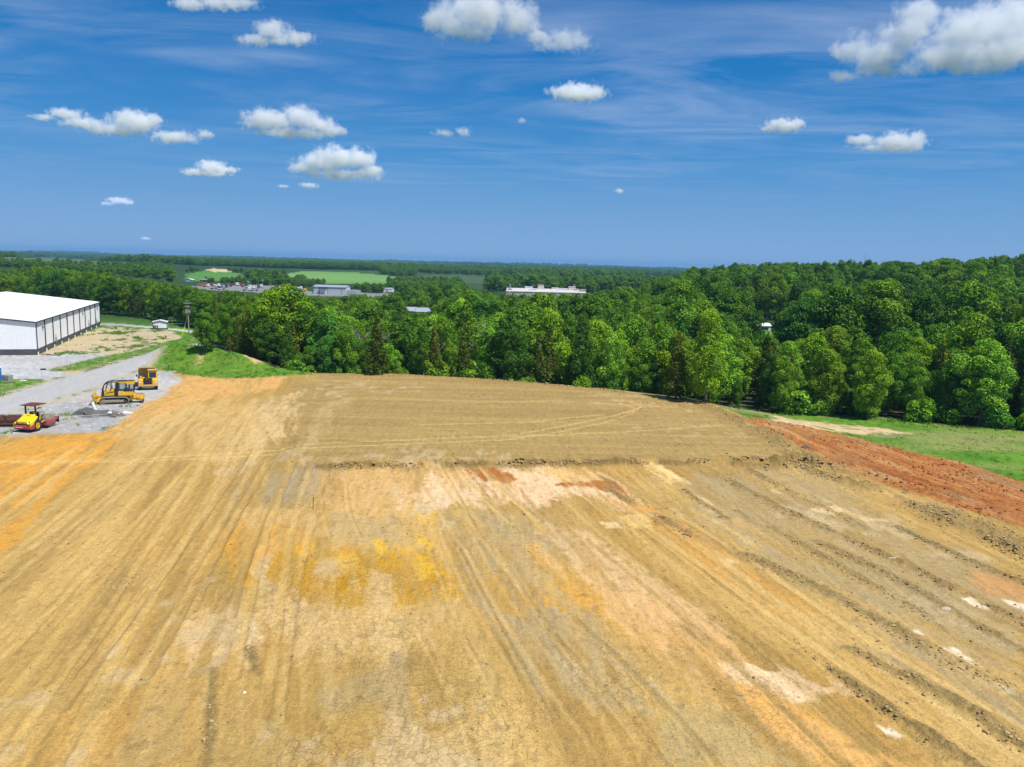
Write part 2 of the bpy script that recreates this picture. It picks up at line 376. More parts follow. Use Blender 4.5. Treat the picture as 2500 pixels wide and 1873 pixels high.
# --- upper lift of grey-tan fill
LIFT = gp([(560, 870), (700, 800), (810, 790), (1300, 800), (1600, 860), (1790, 985), (1770, 1003), (1690, 1003), (1450, 1001), (1200, 1004), (900, 1008), (690, 1011), (600, 1000), (640, 940)], K)
lift_sd = poly_sd(x, y, LIFT) + (fbm(x / 3, y / 3, 3, 61) - .5) * 2.5
liftw = sstep(3.2, -3.2, lift_sd + (x < -12) * (fbm(u / 2, v / 14, 3, 66) - .5) * 9)
a1 = fbm(x / 40, y / 1.6, 4, 62); a2 = fbm(x / 14, y / .7, 3, 63)
lay((.335, .27, .155), liftw * .85)
lay((.29, .225, .11), liftw * sstep(.52, .85, a1) * .6); lay((.43, .345, .19), liftw * sstep(.48, .18, a1) * .55)
lay((.27, .21, .11), liftw * sstep(.55, .85, a2) * .5); lay((.46, .37, .205), liftw * sstep(.45, .2, a2) * .4)
C *= WARM                                             # the clay in the soil is warm
for pts, col, s in [
    ([(0, 958), (120, 945), (265, 925), (215, 985), (130, 1030), (60, 1120), (0, 1200), (-60, 1200), (-60, 955)], ORANGE, 1.3),
    ([(20, 985), (200, 955), (200, 990), (90, 1040), (10, 1080)], (.66, .36, .08), .5),
    ([(340, 818), (480, 811), (620, 816), (600, 838), (470, 862), (380, 890), (290, 920), (250, 925), (300, 880)], (.58, .355, .13), 1.15),
    ([(250, 925), (400, 880), (560, 860), (640, 850), (640, 900), (560, 1000), (430, 1010), (300, 960)], (.56, .41, .19), .6),
    ([(560, 880), (660, 845), (640, 900), (600, 960), (540, 960)], CREAM, .6),
    ([(690, 1014), (960, 1012), (950, 1090), (900, 1120), (720, 1115), (672, 1090)], (.57, .375, .165), .85),
    ([(560, 1012), (690, 1014), (672, 1088), (600, 1092), (540, 1065)], (.335, .28, .185), .8),
    ([(960, 1022), (1180, 1010), (1290, 1025), (1390, 1080), (1380, 1112), (1250, 1080), (1060, 1097), (940, 1085), (900, 1062)], (.72, .52, .33), 1.3),
    ([(870, 1065), (950, 1055), (960, 1090), (900, 1110), (880, 1100)], (.74, .56, .36), .8),
    ([(960, 1015), (1015, 1015), (1000, 1050), (955, 1050)], (.68, .43, .2), .8),
    ([(1165, 1012), (1250, 1010), (1330, 1040), (1360, 1075), (1300, 1060), (1200, 1040)], (.64, .42, .16), .8),
    ([(1018, 1014), (1060, 1012), (1112, 1034), (1060, 1042), (1028, 1034)], RUST, 1.2),
    ([(1180, 1047), (1250, 1036), (1312, 1043), (1362, 1083), (1340, 1088), (1290, 1056), (1200, 1052)], RUST, 1.2),
    ([(1300, 1060), (1350, 1085), (1400, 1100), (1370, 1110), (1290, 1080)], (.55, .32, .1), .8),
    ([(440, 1230), (470, 1160), (520, 1175), (760, 1195), (960, 1180), (1000, 1290), (930, 1270), (880, 1320), (700, 1335), (640, 1290), (500, 1260)], GOLD, 1.1), ([(560, 1170), (600, 1180), (590, 1290), (550, 1280)], (.54, .43, .25), .9), ([(690, 1200), (730, 1215), (720, 1260), (680, 1250)], (.55, .44, .26), .8), ([(800, 1230), (850, 1240), (840, 1330), (790, 1320)], (.56, .42, .22), .8),
    ([(500, 1110), (640, 1095), (800, 1110), (880, 1120), (860, 1175), (640, 1165), (500, 1150)], (.56, .385, .165), .75),
    ([(720, 1110), (880, 1120), (900, 1165), (820, 1180), (700, 1160)], (.40, .32, .17), .7),
    ([(884, 1110), (952, 1104), (948, 1130), (900, 1140)], YEL, .95), ([(898, 1143), (950, 1180), (930, 1197), (890, 1160)], YEL, .9),
    ([(640, 1180), (690, 1168), (682, 1197), (650, 1195)], YEL, .9), ([(810, 1168), (832, 1165), (838, 1202), (815, 1206)], YEL, .9),
    ([(858, 1182), (900, 1180), (962, 1240), (905, 1252), (870, 1215)], YEL, .8), ([(725, 1205), (760, 1195), (780, 1210), (740, 1225)], YEL, .6),
    ([(640, 1250), (720, 1240), (760, 1300), (660, 1330)], (.46, .26, .04), .6), ([(950, 1270), (1000, 1262), (990, 1300), (960, 1300)], YEL, .5),
    ([(420, 1150), (520, 1130), (700, 1150), (720, 1190), (560, 1200), (460, 1260)], (.52, .29, .06), .8), ([(1000, 1290), (1100, 1300), (1160, 1370), (1040, 1350)], (.54, .31, .06), .7), ([(1400, 1330), (1600, 1400), (1900, 1560), (1850, 1580), (1560, 1470)], (.52, .295, .065), .8), ([(700, 870), (760, 860), (690, 960), (640, 990)], (.60, .46, .25), .4),
    ([(560, 1280), (680, 1300), (900, 1320), (980, 1300), (960, 1400), (760, 1430), (560, 1380)], (.60, .44, .22), .7),
    ([(400, 1340), (520, 1300), (540, 1420), (470, 1440), (420, 1410)], PALE, .55), ([(380, 1180), (450, 1140), (440, 1240), (400, 1260)], (.50, .33, .12), .6),
    ([(950, 1115), (1100, 1090), (1230, 1160), (1260, 1220), (1330, 1330), (1300, 1500), (1100, 1450), (1000, 1250)], (.385, .305, .17), .85),
    ([(1000, 1240), (1060, 1250), (1130, 1330), (1080, 1320)], GOLD, .5), ([(1090, 1240), (1150, 1290), (1170, 1340), (1110, 1290)], GOLD, .45),
    ([(1150, 1185), (1250, 1230), (1480, 1340), (1610, 1425), (1560, 1455), (1400, 1400), (1250, 1300)], (.56, .31, .045), 1.0),
    ([(1380, 1085), (1560, 1165), (1650, 1250), (1830, 1335), (1760, 1345), (1560, 1235), (1400, 1135)], (.56, .31, .08), 1.0),
    ([(1170, 1140), (1300, 1170), (1500, 1300), (1620, 1430), (1640, 1560), (1500, 1480), (1330, 1330), (1200, 1200)], (.62, .45, .26), .7),
    ([(1280, 1170), (1420, 1250), (1560, 1370), (1500, 1360), (1360, 1280)], PINK, .6),
    ([(1430, 1035), (1700, 1006), (1800, 1040), (2212, 1250), (2212, 1570), (1950, 1425), (1700, 1255), (1500, 1125)], (.365, .295, .165), .8),
    ([(1393, 1004), (1440, 1007), (1492, 1045), (1450, 1044)], (.74, .57, .27), .95),
    ([(1345, 1115), (1395, 1111), (1402, 1136), (1368, 1141)], (.72, .54, .22), .8), ([(1300, 1128), (1340, 1125), (1345, 1140), (1310, 1142)], PALE, .7),
    ([(1480, 1060), (1530, 1080), (1570, 1118), (1540, 1115)], PALE, .85), ([(1755, 1100), (1800, 1093), (1840, 1105), (1800, 1112)], PALE, .9),
    ([(1800, 1100), (1880, 1115), (1960, 1129), (1870, 1128)], PALE, .6), ([(1655, 1050), (1690, 1060), (1700, 1070), (1670, 1066)], PALE, .8),
    ([(1560, 1208), (1595, 1210), (1590, 1222), (1570, 1220)], PALE, .8),
    ([(2078, 1293), (2100, 1292), (2130, 1316), (2105, 1310)], WHITE, 1.0), ([(2030, 1400), (2060, 1400), (2118, 1442), (2090, 1440)], WHITE, .95),
    ([(1868, 1553), (1890, 1558), (1942, 1592), (1910, 1588)], WHITE, 1.0), ([(1960, 1360), (1985, 1362), (1990, 1372), (1970, 1370)], WHITE, .8),
    ([(2150, 1475), (2190, 1490), (2212, 1510), (2180, 1500)], WHITE, .8), ([(2180, 1300), (2230, 1310), (2230, 1325)], WHITE, .8),
    ([(2090, 1235), (2212, 1255), (2230, 1300), (2150, 1280)], (.50, .275, .11), .75),
    ([(1580, 1440), (1720, 1435), (1830, 1500), (1750, 1530), (1640, 1505)], (.74, .56, .36), 1.2),
    ([(1610, 1490), (1700, 1515), (1800, 1560), (2010, 1670), (1860, 1670), (1700, 1592)], (.64, .38, .12), 1.3),
    ([(1700, 1540), (1850, 1600), (1980, 1680), (1880, 1680), (1750, 1610)], (.66, .42, .18), .5),
    ([(1440, 1530), (1560, 1520), (1740, 1657), (1400, 1657)], (.41, .335, .17), .7), ([(1170, 1400), (1320, 1420), (1420, 1540), (1300, 1560), (1180, 1500)], (.43, .36, .22), .6),
    ([(780, 1445), (880, 1420), (880, 1530), (700, 1545), (690, 1500)], (.355, .285, .155), .7), ([(560, 1560), (700, 1600), (680, 1657), (560, 1657)], (.45, .35, .155), .5),
    ([(900, 1580), (1080, 1560), (1100, 1657), (900, 1657)], (.58, .44, .22), .45), ([(300, 1470), (440, 1460), (420, 1600), (330, 1657), (250, 1657)], (.40, .31, .14), .55),
    ([(230, 1330), (330, 1260), (280, 1400), (200, 1420)], (.50, .34, .12), .5), ([(80, 1260), (130, 1230), (110, 1270), (60, 1310)], (.50, .32, .09), .5),
    ([(1950, 1250), (2130, 1330), (2212, 1380), (2212, 1420), (2000, 1330)], (.46, .385, .25), .5)]:
    patch(pts, col, s)
# pale salts and crumbs, small and many
sp = fbm(x / 1.4, y / 2.2, 3, 71) * fbm(x / 12, y / 16, 2, 72)
lay((.60, .45, .24), sstep(.38, .52, sp) * .5); lay((.27, .175, .06), sstep(.62, .75, fbm(x / .5, y / .7, 3, 73)) * .35)
# --- wheel and crawler tracks
rng = np.random.RandomState(5)
def strip(poly, width, col, s, sink=0.02, tread=1.0, gap=1.0, seed=0, on_lift=False):
    xs = [p[0] for p in poly]; ys = [p[1] for p in poly]
    mk = np.where((x > min(xs) - 2) & (x < max(xs) + 2) & (y > min(ys) - 2) & (y < max(ys) + 2))[0]
    if len(mk) == 0: return
    X, Y = x[mk], y[mk]; d = np.full(len(mk), 1e9, np.float32)
    for i in range(len(poly) - 1): d = np.minimum(d, seg_dist(X, Y, poly[i], poly[i + 1])[0])
    d = d + (fbm(X / 1.3, Y / 2.2, 2, 80 + seed) - .5) * width * .35
    w = sstep(width / 2 + .12, width / 2 - .12, d)
    if not on_lift: w = w * (1 - liftw[mk])
    br = sstep(.5 - .3 * gap, .62, fbm(X / 5, Y / 9, 3, 90 + seed) + .12)
    C[mk] += ((np.asarray(col, np.float32) * WARM)[None] - C[mk]) * (w * s * br)[:, None]
    FX[mk, 0] = np.maximum(FX[mk, 0], w * tread * (.35 + .65 * br))
    DZ[mk] -= w * sink; DZ[mk] += sstep(.22, 0, np.abs(d - width / 2 - .12)) * sink * 1.2
def vp_line(px, py, vpx, n=2, L=None, y1=None):
    """from a photograph point on the ground away along the line that vanishes at column vpx"""
    a = hit(px, py); hz = 640 + (vpx - 1250) * .0248; b = hit(*((vpx - px) * f_ + px for f_ in (0,)), py) if 0 else None
    d = ray(vpx, hz); d = Vector((d.x, d.y, 0)).normalized(); return a, d
for i in range(40):
    if i < 18: px, py, vpx = rng.uniform(-900, 900), 1873, rng.uniform(820, 960)
    elif i < 24: px, py, vpx = rng.uniform(900, 1700), 1873, rng.uniform(680, 740)
    else: px, py, vpx = rng.uniform(1500, 2900), 1873, rng.uniform(600, 760)
    a, d = vp_line(px, py, vpx); n_ = Vector((-d.y, d.x, 0))
    tr_w = rng.uniform(.35, 1.0); s0 = rng.uniform(-10, 35) if i % 3 else rng.uniform(-12, 5); L = rng.uniform(18, 75) if i < 18 else rng.uniform(10, 40)
    bend = rng.uniform(-.45, .45); g = rng.choice([1.75, 2.1, 2.3]); wd = rng.choice([.32, .42, .5, .6]) * (.6 if 18 <= i < 24 else 1)
    col = [(.58, .46, .27), (.54, .42, .22), (.60, .49, .30), (.35, .27, .14), (.52, .42, .25)][rng.randint(5)]
    for off in (0, g):
        pl = []
        for q in range(7):
            f_ = q / 6; p = a + d * (s0 + L * f_) + n_ * (off + bend * math.sin(f_ * math.pi) * 1.5); pl.append((p.x, p.y))
        strip(pl, wd, col, rng.uniform(.25, .7) * (.55 if 18 <= i < 24 else 1), sink=rng.uniform(.01, .04), tread=tr_w, seed=i)
# the two pale wheel lines that sweep across the lift and turn round at its right end
for dy_ in (0, 9):
    sweep = [(-20, 1000 - dy_ * .3), (300, 997 - dy_ * .6), (560, 985 - dy_), (700, 974 - dy_), (900, 966 - dy_), (1100, 957 - dy_ * 1.1), (1220, 938 - dy_ * 1.2), (1320, 916 - dy_ * 1.3), (1368 + dy_, 895 - dy_), (1372 + dy_ * 1.6, 882 - dy_ * .6), (1340 + dy_ * 2, 872 - dy_ * .5)]
    strip(gp(sweep, K), .36, (.60, .49, .29), .75, sink=.02, tread=.3, gap=1.4, seed=60 + dy_, on_lift=True)
for q, pts in enumerate([[(1060, 905), (1250, 893), (1350, 888)], [(900, 925), (1150, 918), (1300, 900)], [(700, 835), (860, 832), (990, 836)], [(1100, 950), (1350, 940), (1560, 925)], [(800, 820), (1000, 824), (1250, 842), (1500, 880)], [(1000, 870), (1200, 866), (1450, 880)]]):
    strip(gp(pts, K), .7, (.54, .43, .24) if q % 2 else (.29, .23, .12), .6, sink=.03, tread=.2, gap=1.2, seed=70 + q, on_lift=True)
# --- loose windrows of soil pushed up beside the blade
def windrow(pts, wd, hgt, col=(.30, .245, .145), s=.75, seed=0, poly=None):
    pl = poly or gp(pts, 1.0)
    xs = [p[0] for p in pl]; ys = [p[1] for p in pl]
    mk = np.where((x > min(xs) - 3) & (x < max(xs) + 3) & (y > min(ys) - 3) & (y < max(ys) + 3))[0]
    if len(mk) == 0: return
    X, Y = x[mk], y[mk]; d = np.full(len(mk), 1e9, np.float32)
    for i in range(len(pl) - 1): d = np.minimum(d, seg_dist(X, Y, pl[i], pl[i + 1])[0])
    d = d + (fbm(X / 1.2, Y / 1.2, 3, 100 + seed) - .5) * wd * 1.3
    w = np.exp(-(d / wd) ** 2) * sstep(.22, .5, fbm(X / 2.5, Y / 4, 3, 110 + seed))
    clod = fbm(X / .28, Y / .28, 2, 120) * .7 + fbm(X / .7, Y / .7, 2, 121) * .6
    DZ[mk] += w * hgt * (clod * 1.6 - .25); FX[mk, 2] = np.maximum(FX[mk, 2], np.minimum(w * 1.3, 1))
    C[mk] += ((np.asarray(col, np.float32) * WARM)[None] - C[mk]) * np.clip(w * s * (.45 + clod), 0, 1)[:, None]
WR = [([(1800, 1133), (1889, 1179), (2020, 1245), (2110, 1290)], .45, .18), ([(1754, 1161), (1880, 1226), (1973, 1273), (2067, 1315), (2230, 1385), (2323, 1436), (2500, 1520), (2600, 1570)], .55, .22),
      ([(1600, 1259), (1693, 1310), (1833, 1361), (1973, 1422), (2090, 1487), (2253, 1571), (2500, 1702), (2600, 1755)], .6, .22), ([(1940, 1580), (2057, 1655), (2178, 1744), (2253, 1790), (2384, 1873), (2480, 1935)], .5, .24),
      ([(1970, 1150), (2113, 1189), (2207, 1221), (2300, 1272), (2416, 1319), (2500, 1357), (2620, 1410)], .9, .30), ([(2188, 1286), (2277, 1328), (2393, 1380), (2500, 1422), (2600, 1465)], .45, .18),
      ([(2076, 1585), (2230, 1660), (2370, 1734), (2500, 1828)], .5, .18), ([(1670, 1198), (1777, 1268)], .4, .15), ([(1997, 1324), (2160, 1398), (2290, 1473), (2500, 1594)], .5, .18),
      ([(611, 1586), (626, 1646)], .28, .12), ([(521, 1636), (511, 1795), (501, 1873)], .25, .12), ([(1800, 1250), (1960, 1330), (2150, 1440), (2330, 1540)], .4, .12), ([(1480, 1190), (1600, 1262)], .4, .12),
      ([(1460, 1160), (1560, 1220)], .4, .12), ([(2250, 1215), (2330, 1265), (2420, 1305), (2560, 1370)], 1.2, .28)]
for i, (p, a, b) in enumerate(WR): windrow(p, a, b, seed=i)
# the edge of the lift: a low step with crumbled soil along its foot
FOOT = gp([(690, 1013), (780, 1010), (900, 1009), (1050, 1007), (1200, 1006), (1330, 1003), (1450, 1003), (1570, 1000), (1690, 1003), (1760, 1008)], K)
windrow(None, .85, .34, col=(.225, .175, .095), s=1.0, seed=40, poly=FOOT)
windrow(None, 1.6, .3, col=(.27, .21, .11), s=.8, seed=41, poly=gp([(1620, 1008), (1690, 1003), (1760, 1000), (1790, 1010)], K))
# soil pushed over the shoulder above the clay
windrow(None, 2.2, .28, col=(.29, .225, .12), s=.7, seed=42, poly=gp([(1700, 985), (1740, 1000), (1800, 1028), (1900, 1080), (1990, 1135), (2100, 1180)], 1.0))
windrow(None, 1.2, .18, col=(.30, .235, .125), s=.6, seed=43, poly=gp([(830, 915), (1000, 917), (1200, 928), (1450, 950), (1650, 975)], 1.0))
lift_h = sstep(.5, -.9, poly_sd(x, y, LIFT) + (fbm(x / .9, y / .9, 3, 64) - .5) * 1.1) * sstep(118, 100, y)
DZ += lift_h * .38
# --- red clay slope
cd_ = (0.255, -0.967)
cu = x * cd_[1] - y * cd_[0]; cv = x * cd_[0] + y * cd_[1]
clay_sd = poly_sd(x, y, CLAY) + edgew * .55
cw = sstep(.35, -.35, clay_sd); mk = cw > 0
rut = fbm(cu / .9, cv / 16, 3, 130); cl1 = fbm(x / .35, y / .35, 3, 131); cl2 = fbm(x / 1.1, y / 1.1, 2, 132)
lay((.45, .175, .042), cw); lay((.60, .29, .095), cw * sstep(.5, .78, rut) * .75); lay((.30, .09, .022), cw * sstep(.45, .2, rut) * .7)
lay((.27, .085, .026), cw * sstep(.56, .75, cl2) * .5); lay((.55, .27, .11), cw * sstep(.62, .8, fbm(cu / .5, cv / 9, 3, 134)) * .5)
lay((.50, .33, .14), cw * sstep(.60, .74, fbm(cu / 1.6, cv / 7, 3, 136)) * .6); lay((.33, .20, .09), cw * sstep(.60, .76, fbm(x / 5, y / 5, 3, 137)) * .5)
rough_band = sstep(.4, .7, fbm(cu / 2.4, cv / 30, 2, 133))
DZ += cw * ((rut - .5) * .42 + (cl1 - .45) * (.12 + .32 * rough_band) + (cl2 - .5) * .22); FX[:, 2] = np.maximum(FX[:, 2], cw * .9)
sandy = sstep(.5, -.5, poly_sd(x, y, SANDY) + edgew * .9 + (fbm(x / 6, y / 1, 2, 135) - .5) * 3)
# --- grass ground
g1 = fbm(x / 5, y / 7, 4, 140); g2 = fbm(x / .7, y / .9, 3, 141); g3 = fbm(x / 14, y / 6, 3, 142)
def grass_col(w, dry=0.0, dark=0.0):
    lay((.095, .23, .016), w); lay((.15, .30, .022), w * sstep(.5, .8, g1) * .7); lay((.045, .13, .012), w * sstep(.5, .22, g1) * .7)
    lay((.16, .24, .035), w * sstep(.5, .72, g2) * .4); lay((.03, .09, .01), w * sstep(.48, .25, g2) * .4)
    if dry: lay((.30, .27, .12), w * sstep(.52, .78, g3) * dry); lay((.36, .27, .17), w * sstep(.58, .8, fbm(x / 20, y / 3.5, 3, 143)) * dry)
berm_sd = poly_sd(x, y, BERM) + edgew * .8
bermw = sstep(.6, -.6, berm_sd)
outside = sstep(-.3, .8, sd_edge + edgew * .7)
floorw = outside * sstep(0, 1, np.where(y > 0, 1, 1))
floorw = floorw * (1 - cw)
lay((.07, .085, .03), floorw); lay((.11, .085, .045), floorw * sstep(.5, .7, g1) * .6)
rgw = sstep(.5, -.5, poly_sd(x, y, RGRASS) + edgew)
lay((.50, .33, .10), outside * (x > 15) * sstep(1.8, .8, sd_edge) * (1 - cw))          # bare rim of the shoulder
grass_col(rgw * (1 - cw), dry=.85); lay((.20, .26, .045), rgw * (1 - cw) * sstep(.35, .7, g3) * .55)
lay((.60, .42, .22), sandy * (1 - cw) * .95); lay((.72, .55, .33), sandy * (1 - cw) * sstep(.5, .75, g2) * .6); lay((.10, .19, .025), sandy * (1 - cw) * sstep(.60, .70, fbm(x / 4, y / 1.2, 3, 145)) * .8)
grass_col(bermw); lay((.17, .25, .03), bermw * sstep(.5, .75, g3) * .7)
bare = sstep(.5, -.5, poly_sd(x, y, gp([(555, 876), (600, 878), (640, 895), (625, 903), (585, 893), (560, 884)])) + edgew * 1.4)
bare = np.maximum(bare, sstep(.4, -.4, poly_sd(x, y, gp([(478, 895), (500, 880), (512, 882), (490, 900)])) + edgew) * .5) * bermw
lay((.55, .40, .17), bare * 1.0)
# --- left: gravel, road, verges
gv = fbm(x / 6, y / 9, 4, 150); gf = fbm(x / .4, y / .6, 3, 151); gs = fbm(x / 2, y / 2, 3, 152)
far_flat = sstep(150, 190, y) * sstep(-40, -60, x) * (1 - outside)
grass_col(far_flat, dry=.2)
dy_w = sstep(.7, -.7, poly_sd(x, y, DIRTYARD) + edgew * 1.2)
lay((.50, .405, .245), dy_w); lay((.60, .48, .28), dy_w * sstep(.5, .75, gv) * .7); lay((.38, .30, .18), dy_w * sstep(.55, .75, gs) * .5); lay((.52, .36, .17), dy_w * sstep(.6, .8, g3) * .7)
weedpatch = dy_w * sstep(.635, .69, fbm(x / 7, y / 12, 3, 155) * .55 + fbm(x / 1.6, y / 2.4, 3, 156) * .55)
lay((.08, .15, .02), weedpatch * .9)
def gravel(w, tint=(.43, .415, .385)):
    lay(tint, w); lay((.55, .545, .53), w * sstep(.5, .78, gv) * .6); lay((.33, .325, .315), w * sstep(.5, .2, gv) * .5)
    lay((.62, .61, .6), w * sstep(.58, .75, gf) * .5); lay((.25, .24, .23), w * sstep(.42, .25, gf) * .45); lay((.48, .42, .31), w * sstep(.6, .8, g3) * .5)
lot_w = sstep(.5, -.5, poly_sd(x, y, LOT) + edgew * .5); gravel(lot_w)
yard_w = sstep(.6, -.6, poly_sd(x, y, YARD) + edgew * 1.0); gravel(yard_w, (.40, .385, .355))
yw = yard_w * sstep(.60, .70, fbm(x / 2.6, y / 3.6, 4, 157)) * sstep(106, 96, y)
lay((.17, .19, .07), yw * .75); lay((.48, .41, .27), yard_w * sstep(.6, .75, gs) * .4)
verge_w = np.maximum(sstep(.5, -.5, poly_sd(x, y, VERGE) + edgew * .9), sstep(.5, -.5, poly_sd(x, y, LEFTGRASS) + edgew * .8)); verge_w = np.maximum(verge_w, sstep(.5, -.5, poly_sd(x, y, BANKFOOT) + edgew * .6)); grass_col(verge_w, dry=.35)
lay((.42, .36, .22), verge_w * sstep(.62, .75, gs) * .5)
road_sd = poly_sd(x, y, ROAD) + edgew * .25; road_w = sstep(.4, -.4, road_sd)
edge_ = sstep(1.7, .3, np.abs(road_sd - .5)) * (1 - outside)
lay((.46, .40, .27), edge_ * .8); lay((.16, .16, .06), edge_ * sstep(.52, .68, fbm(x / 1.6, y / 2.2, 3, 163)) * .9)
lay((.44, .425, .39), road_w); lay((.49, .475, .445), road_w * sstep(.45, .8, fbm(x / 3, y / 30, 3, 158)) * .5); lay((.39, .385, .37), road_w * sstep(.5, .75, fbm(x / 1.2, y / 9, 3, 159)) * .35)
back_w = sstep(.4, -.4, poly_sd(x, y, BACKROAD) + edgew * .3); lay((.52, .51, .48), back_w)
# relief shared by everything near
dirtw = (1 - outside) * (1 - road_w) * (1 - lot_w) * (1 - yard_w)
DZ += dirtw * ((st2 - .5) * .10 + (fbm(u / .45, v / 3.5, 3, 160) - .5) * .045 + (fbm(x / .32, y / .4, 2, 161) - .5) * .05) * (1 - .4 * liftw)
DZ += liftw * ((a1 - .5) * .12 + (a2 - .5) * .07)
DZ += (yard_w + lot_w) * (gs - .5) * .06 + verge_w * (g2 - .3) * .3 + rgw * (1 - cw) * (1 - sandy) * (g2 - .3) * .22 + bermw * (g2 - .3) * .4
FX[:, 2] = np.maximum(FX[:, 2], liftw * .25 + (1 - outside) * .15)
ck = np.zeros(len(near), np.float32)
for pts in ([(1450, 1280), (1650, 1380), (1860, 1500), (1800, 1657), (1500, 1657), (1300, 1500)], [(960, 1015), (1390, 1075), (1380, 1115), (950, 1100)], [(430, 1240), (1000, 1230), (980, 1420), (400, 1430)], [(900, 1450), (1200, 1440), (1300, 1657), (600, 1657)], [(1800, 1480), (2212, 1657), (1950, 1657)]):
    ck = np.maximum(ck, sstep(1.5, -1.5, poly_sd(x, y, gp(pts, K)) + (bl - .5) * 8))
FX[:, 1] = ck * (1 - liftw) * (1 - cw) * sstep(.35, .6, fbm(x / 3, y / 3, 2, 170) + .1)
GZ[near] += DZ * sstep(300, 200, D_[near])
# far colours: woodland floor, fields, the hazy hills
COLS = np.zeros((NV, 3), np.float32); FXA = np.zeros((NV, 3), np.float32)
f1 = fbm(GX / 90, GY / 200, 4, 180)[:, None]; f2 = fbm(GX / 900, GY / 1500, 4, 181)[:, None]; f3 = fbm(GX / 25, GY / 60, 3, 182)[:, None]
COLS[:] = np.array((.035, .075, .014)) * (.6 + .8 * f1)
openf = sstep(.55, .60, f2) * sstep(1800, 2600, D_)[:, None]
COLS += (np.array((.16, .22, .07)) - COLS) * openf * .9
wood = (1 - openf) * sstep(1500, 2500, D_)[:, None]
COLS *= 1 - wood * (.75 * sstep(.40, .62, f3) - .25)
def far_lay(poly, col, col2, sx_, sy_, seed):
    xs = [p[0] for p in poly]; ys = [p[1] for p in poly]
    mk = np.where((GX > min(xs)) & (GX < max(xs)) & (GY > min(ys)) & (GY < max(ys)))[0]
    if len(mk) == 0: return mk
    mk = mk[poly_sd(GX[mk], GY[mk], poly) < (fbm(GX[mk] / (sx_ * .3 + 4), GY[mk] / 25, 3, seed + 30) - .5) * 14]
    n_ = fbm(GX[mk] / sx_, GY[mk] / sy_, 3, seed)[:, None]
    COLS[mk] = np.array(col) + (np.array(col2) - np.array(col)) * n_
    return mk
far_lay(FIELD_A, (.12, .26, .05), (.19, .34, .085), 300, 18, 190); far_lay(FIELD_B, (.045, .085, .035), (.075, .12, .045), 300, 40, 191)
far_lay(FIELD_C, (.06, .20, .02), (.12, .26, .04), 40, 40, 192); far_lay(FIELD_D, (.09, .12, .05), (.13, .16, .07), 80, 30, 193)
far_lay(SANDC, (.55, .40, .2), (.62, .5, .3), 30, 30, 194); far_lay(CLEARING, (.08, .24, .02), (.14, .3, .03), 20, 20, 195)
far_lay(TOWNLOT, (.20, .195, .18), (.27, .265, .25), 20, 20, 196)
for i, q in enumerate(FAR_FIELDS): far_lay(q, (.2, .23, .1), (.24, .27, .12), 100, 100, 197 + i)
bw_ = sstep(230, 290, D_[near])[:, None]
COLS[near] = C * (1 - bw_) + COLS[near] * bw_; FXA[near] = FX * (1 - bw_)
# ---- one shader for bare soil, gravel and turf ground
gm, t, p, out = new_mat("ground_soil")
at = N(t, 'ShaderNodeAttribute', attribute_name='col'); fx = N(t, 'ShaderNodeAttribute', attribute_name='fx')
geo = N(t, 'ShaderNodeNewGeometry'); sfx = N(t, 'ShaderNodeSeparateXYZ'); t.links.new(fx.outputs['Vector'], sfx.inputs[0])
def gnoise(sc, det, rough=.6, scl=(1, 1, 1), rot=0.0):
    mp = N(t, 'ShaderNodeMapping'); mp.inputs['Scale'].default_value = scl; mp.inputs['Rotation'].default_value = (0, 0, rot); t.links.new(geo.outputs['Position'], mp.inputs[0])
    n = N(t, 'ShaderNodeTexNoise'); n.inputs['Scale'].default_value = sc; n.inputs['Detail'].default_value = det; n.inputs['Roughness'].default_value = rough
    t.links.new(mp.outputs[0], n.inputs['Vector']); return n.outputs[0]
na_, nb_ = gnoise(2.2, 8, .68), gnoise(7.5, 5, .7)
ns_ = gnoise(3.0, 6, .65, (1, .09, 1), R(13.3))
c = mixc(t, 1.0, at.outputs['Color'], ramp(t, na_, [(.25, (.80,) * 3), (.5, (1.0,) * 3), (.76, (1.15,) * 3)]), 'MULTIPLY')
c = mixc(t, 1.0, c, ramp(t, nb_, [(.28, (.66,) * 3), (.48, (1.0,) * 3), (.74, (1.22,) * 3)]), 'MULTIPLY')
nc_ = gnoise(24, 3, .7)
c = mixc(t, .8, c, mixc(t, 1.0, c, ramp(t, nc_, [(.3, (.70,) * 3), (.5, (1.0,) * 3), (.72, (1.25,) * 3)]), 'MULTIPLY'))
c = mixc(t, .6, c, mixc(t, 1.0, c, ramp(t, ns_, [(.3, (.75,) * 3), (.7, (1.2,) * 3)]), 'MULTIPLY'))
vo = N(t, 'ShaderNodeTexVoronoi', feature='DISTANCE_TO_EDGE'); vo.inputs['Scale'].default_value = 1.9
wn = N(t, 'ShaderNodeTexNoise'); wn.inputs['Scale'].default_value = 1.6; wn.inputs['Detail'].default_value = 5; t.links.new(geo.outputs['Position'], wn.inputs['Vector'])
va = N(t, 'ShaderNodeVectorMath', operation='MULTIPLY_ADD'); t.links.new(wn.outputs['Color'], va.inputs[0]); va.inputs[1].default_value = (.7, .7, 0); t.links.new(geo.outputs['Position'], va.inputs[2])
t.links.new(va.outputs[0], vo.inputs['Vector'])
crk = math_(t, 'MULTIPLY', ramp(t, vo.outputs['Distance'], [(.0, (1, 1, 1)), (.03, (0, 0, 0))]), sfx.outputs[1])
c = mixc(t, math_(t, 'MULTIPLY', crk, .38), c, (.16, .11, .06))
t.links.new(c, p.inputs['Base Color']); p.inputs['Roughness'].default_value = .95; p.inputs['Specular IOR Level'].default_value = .15
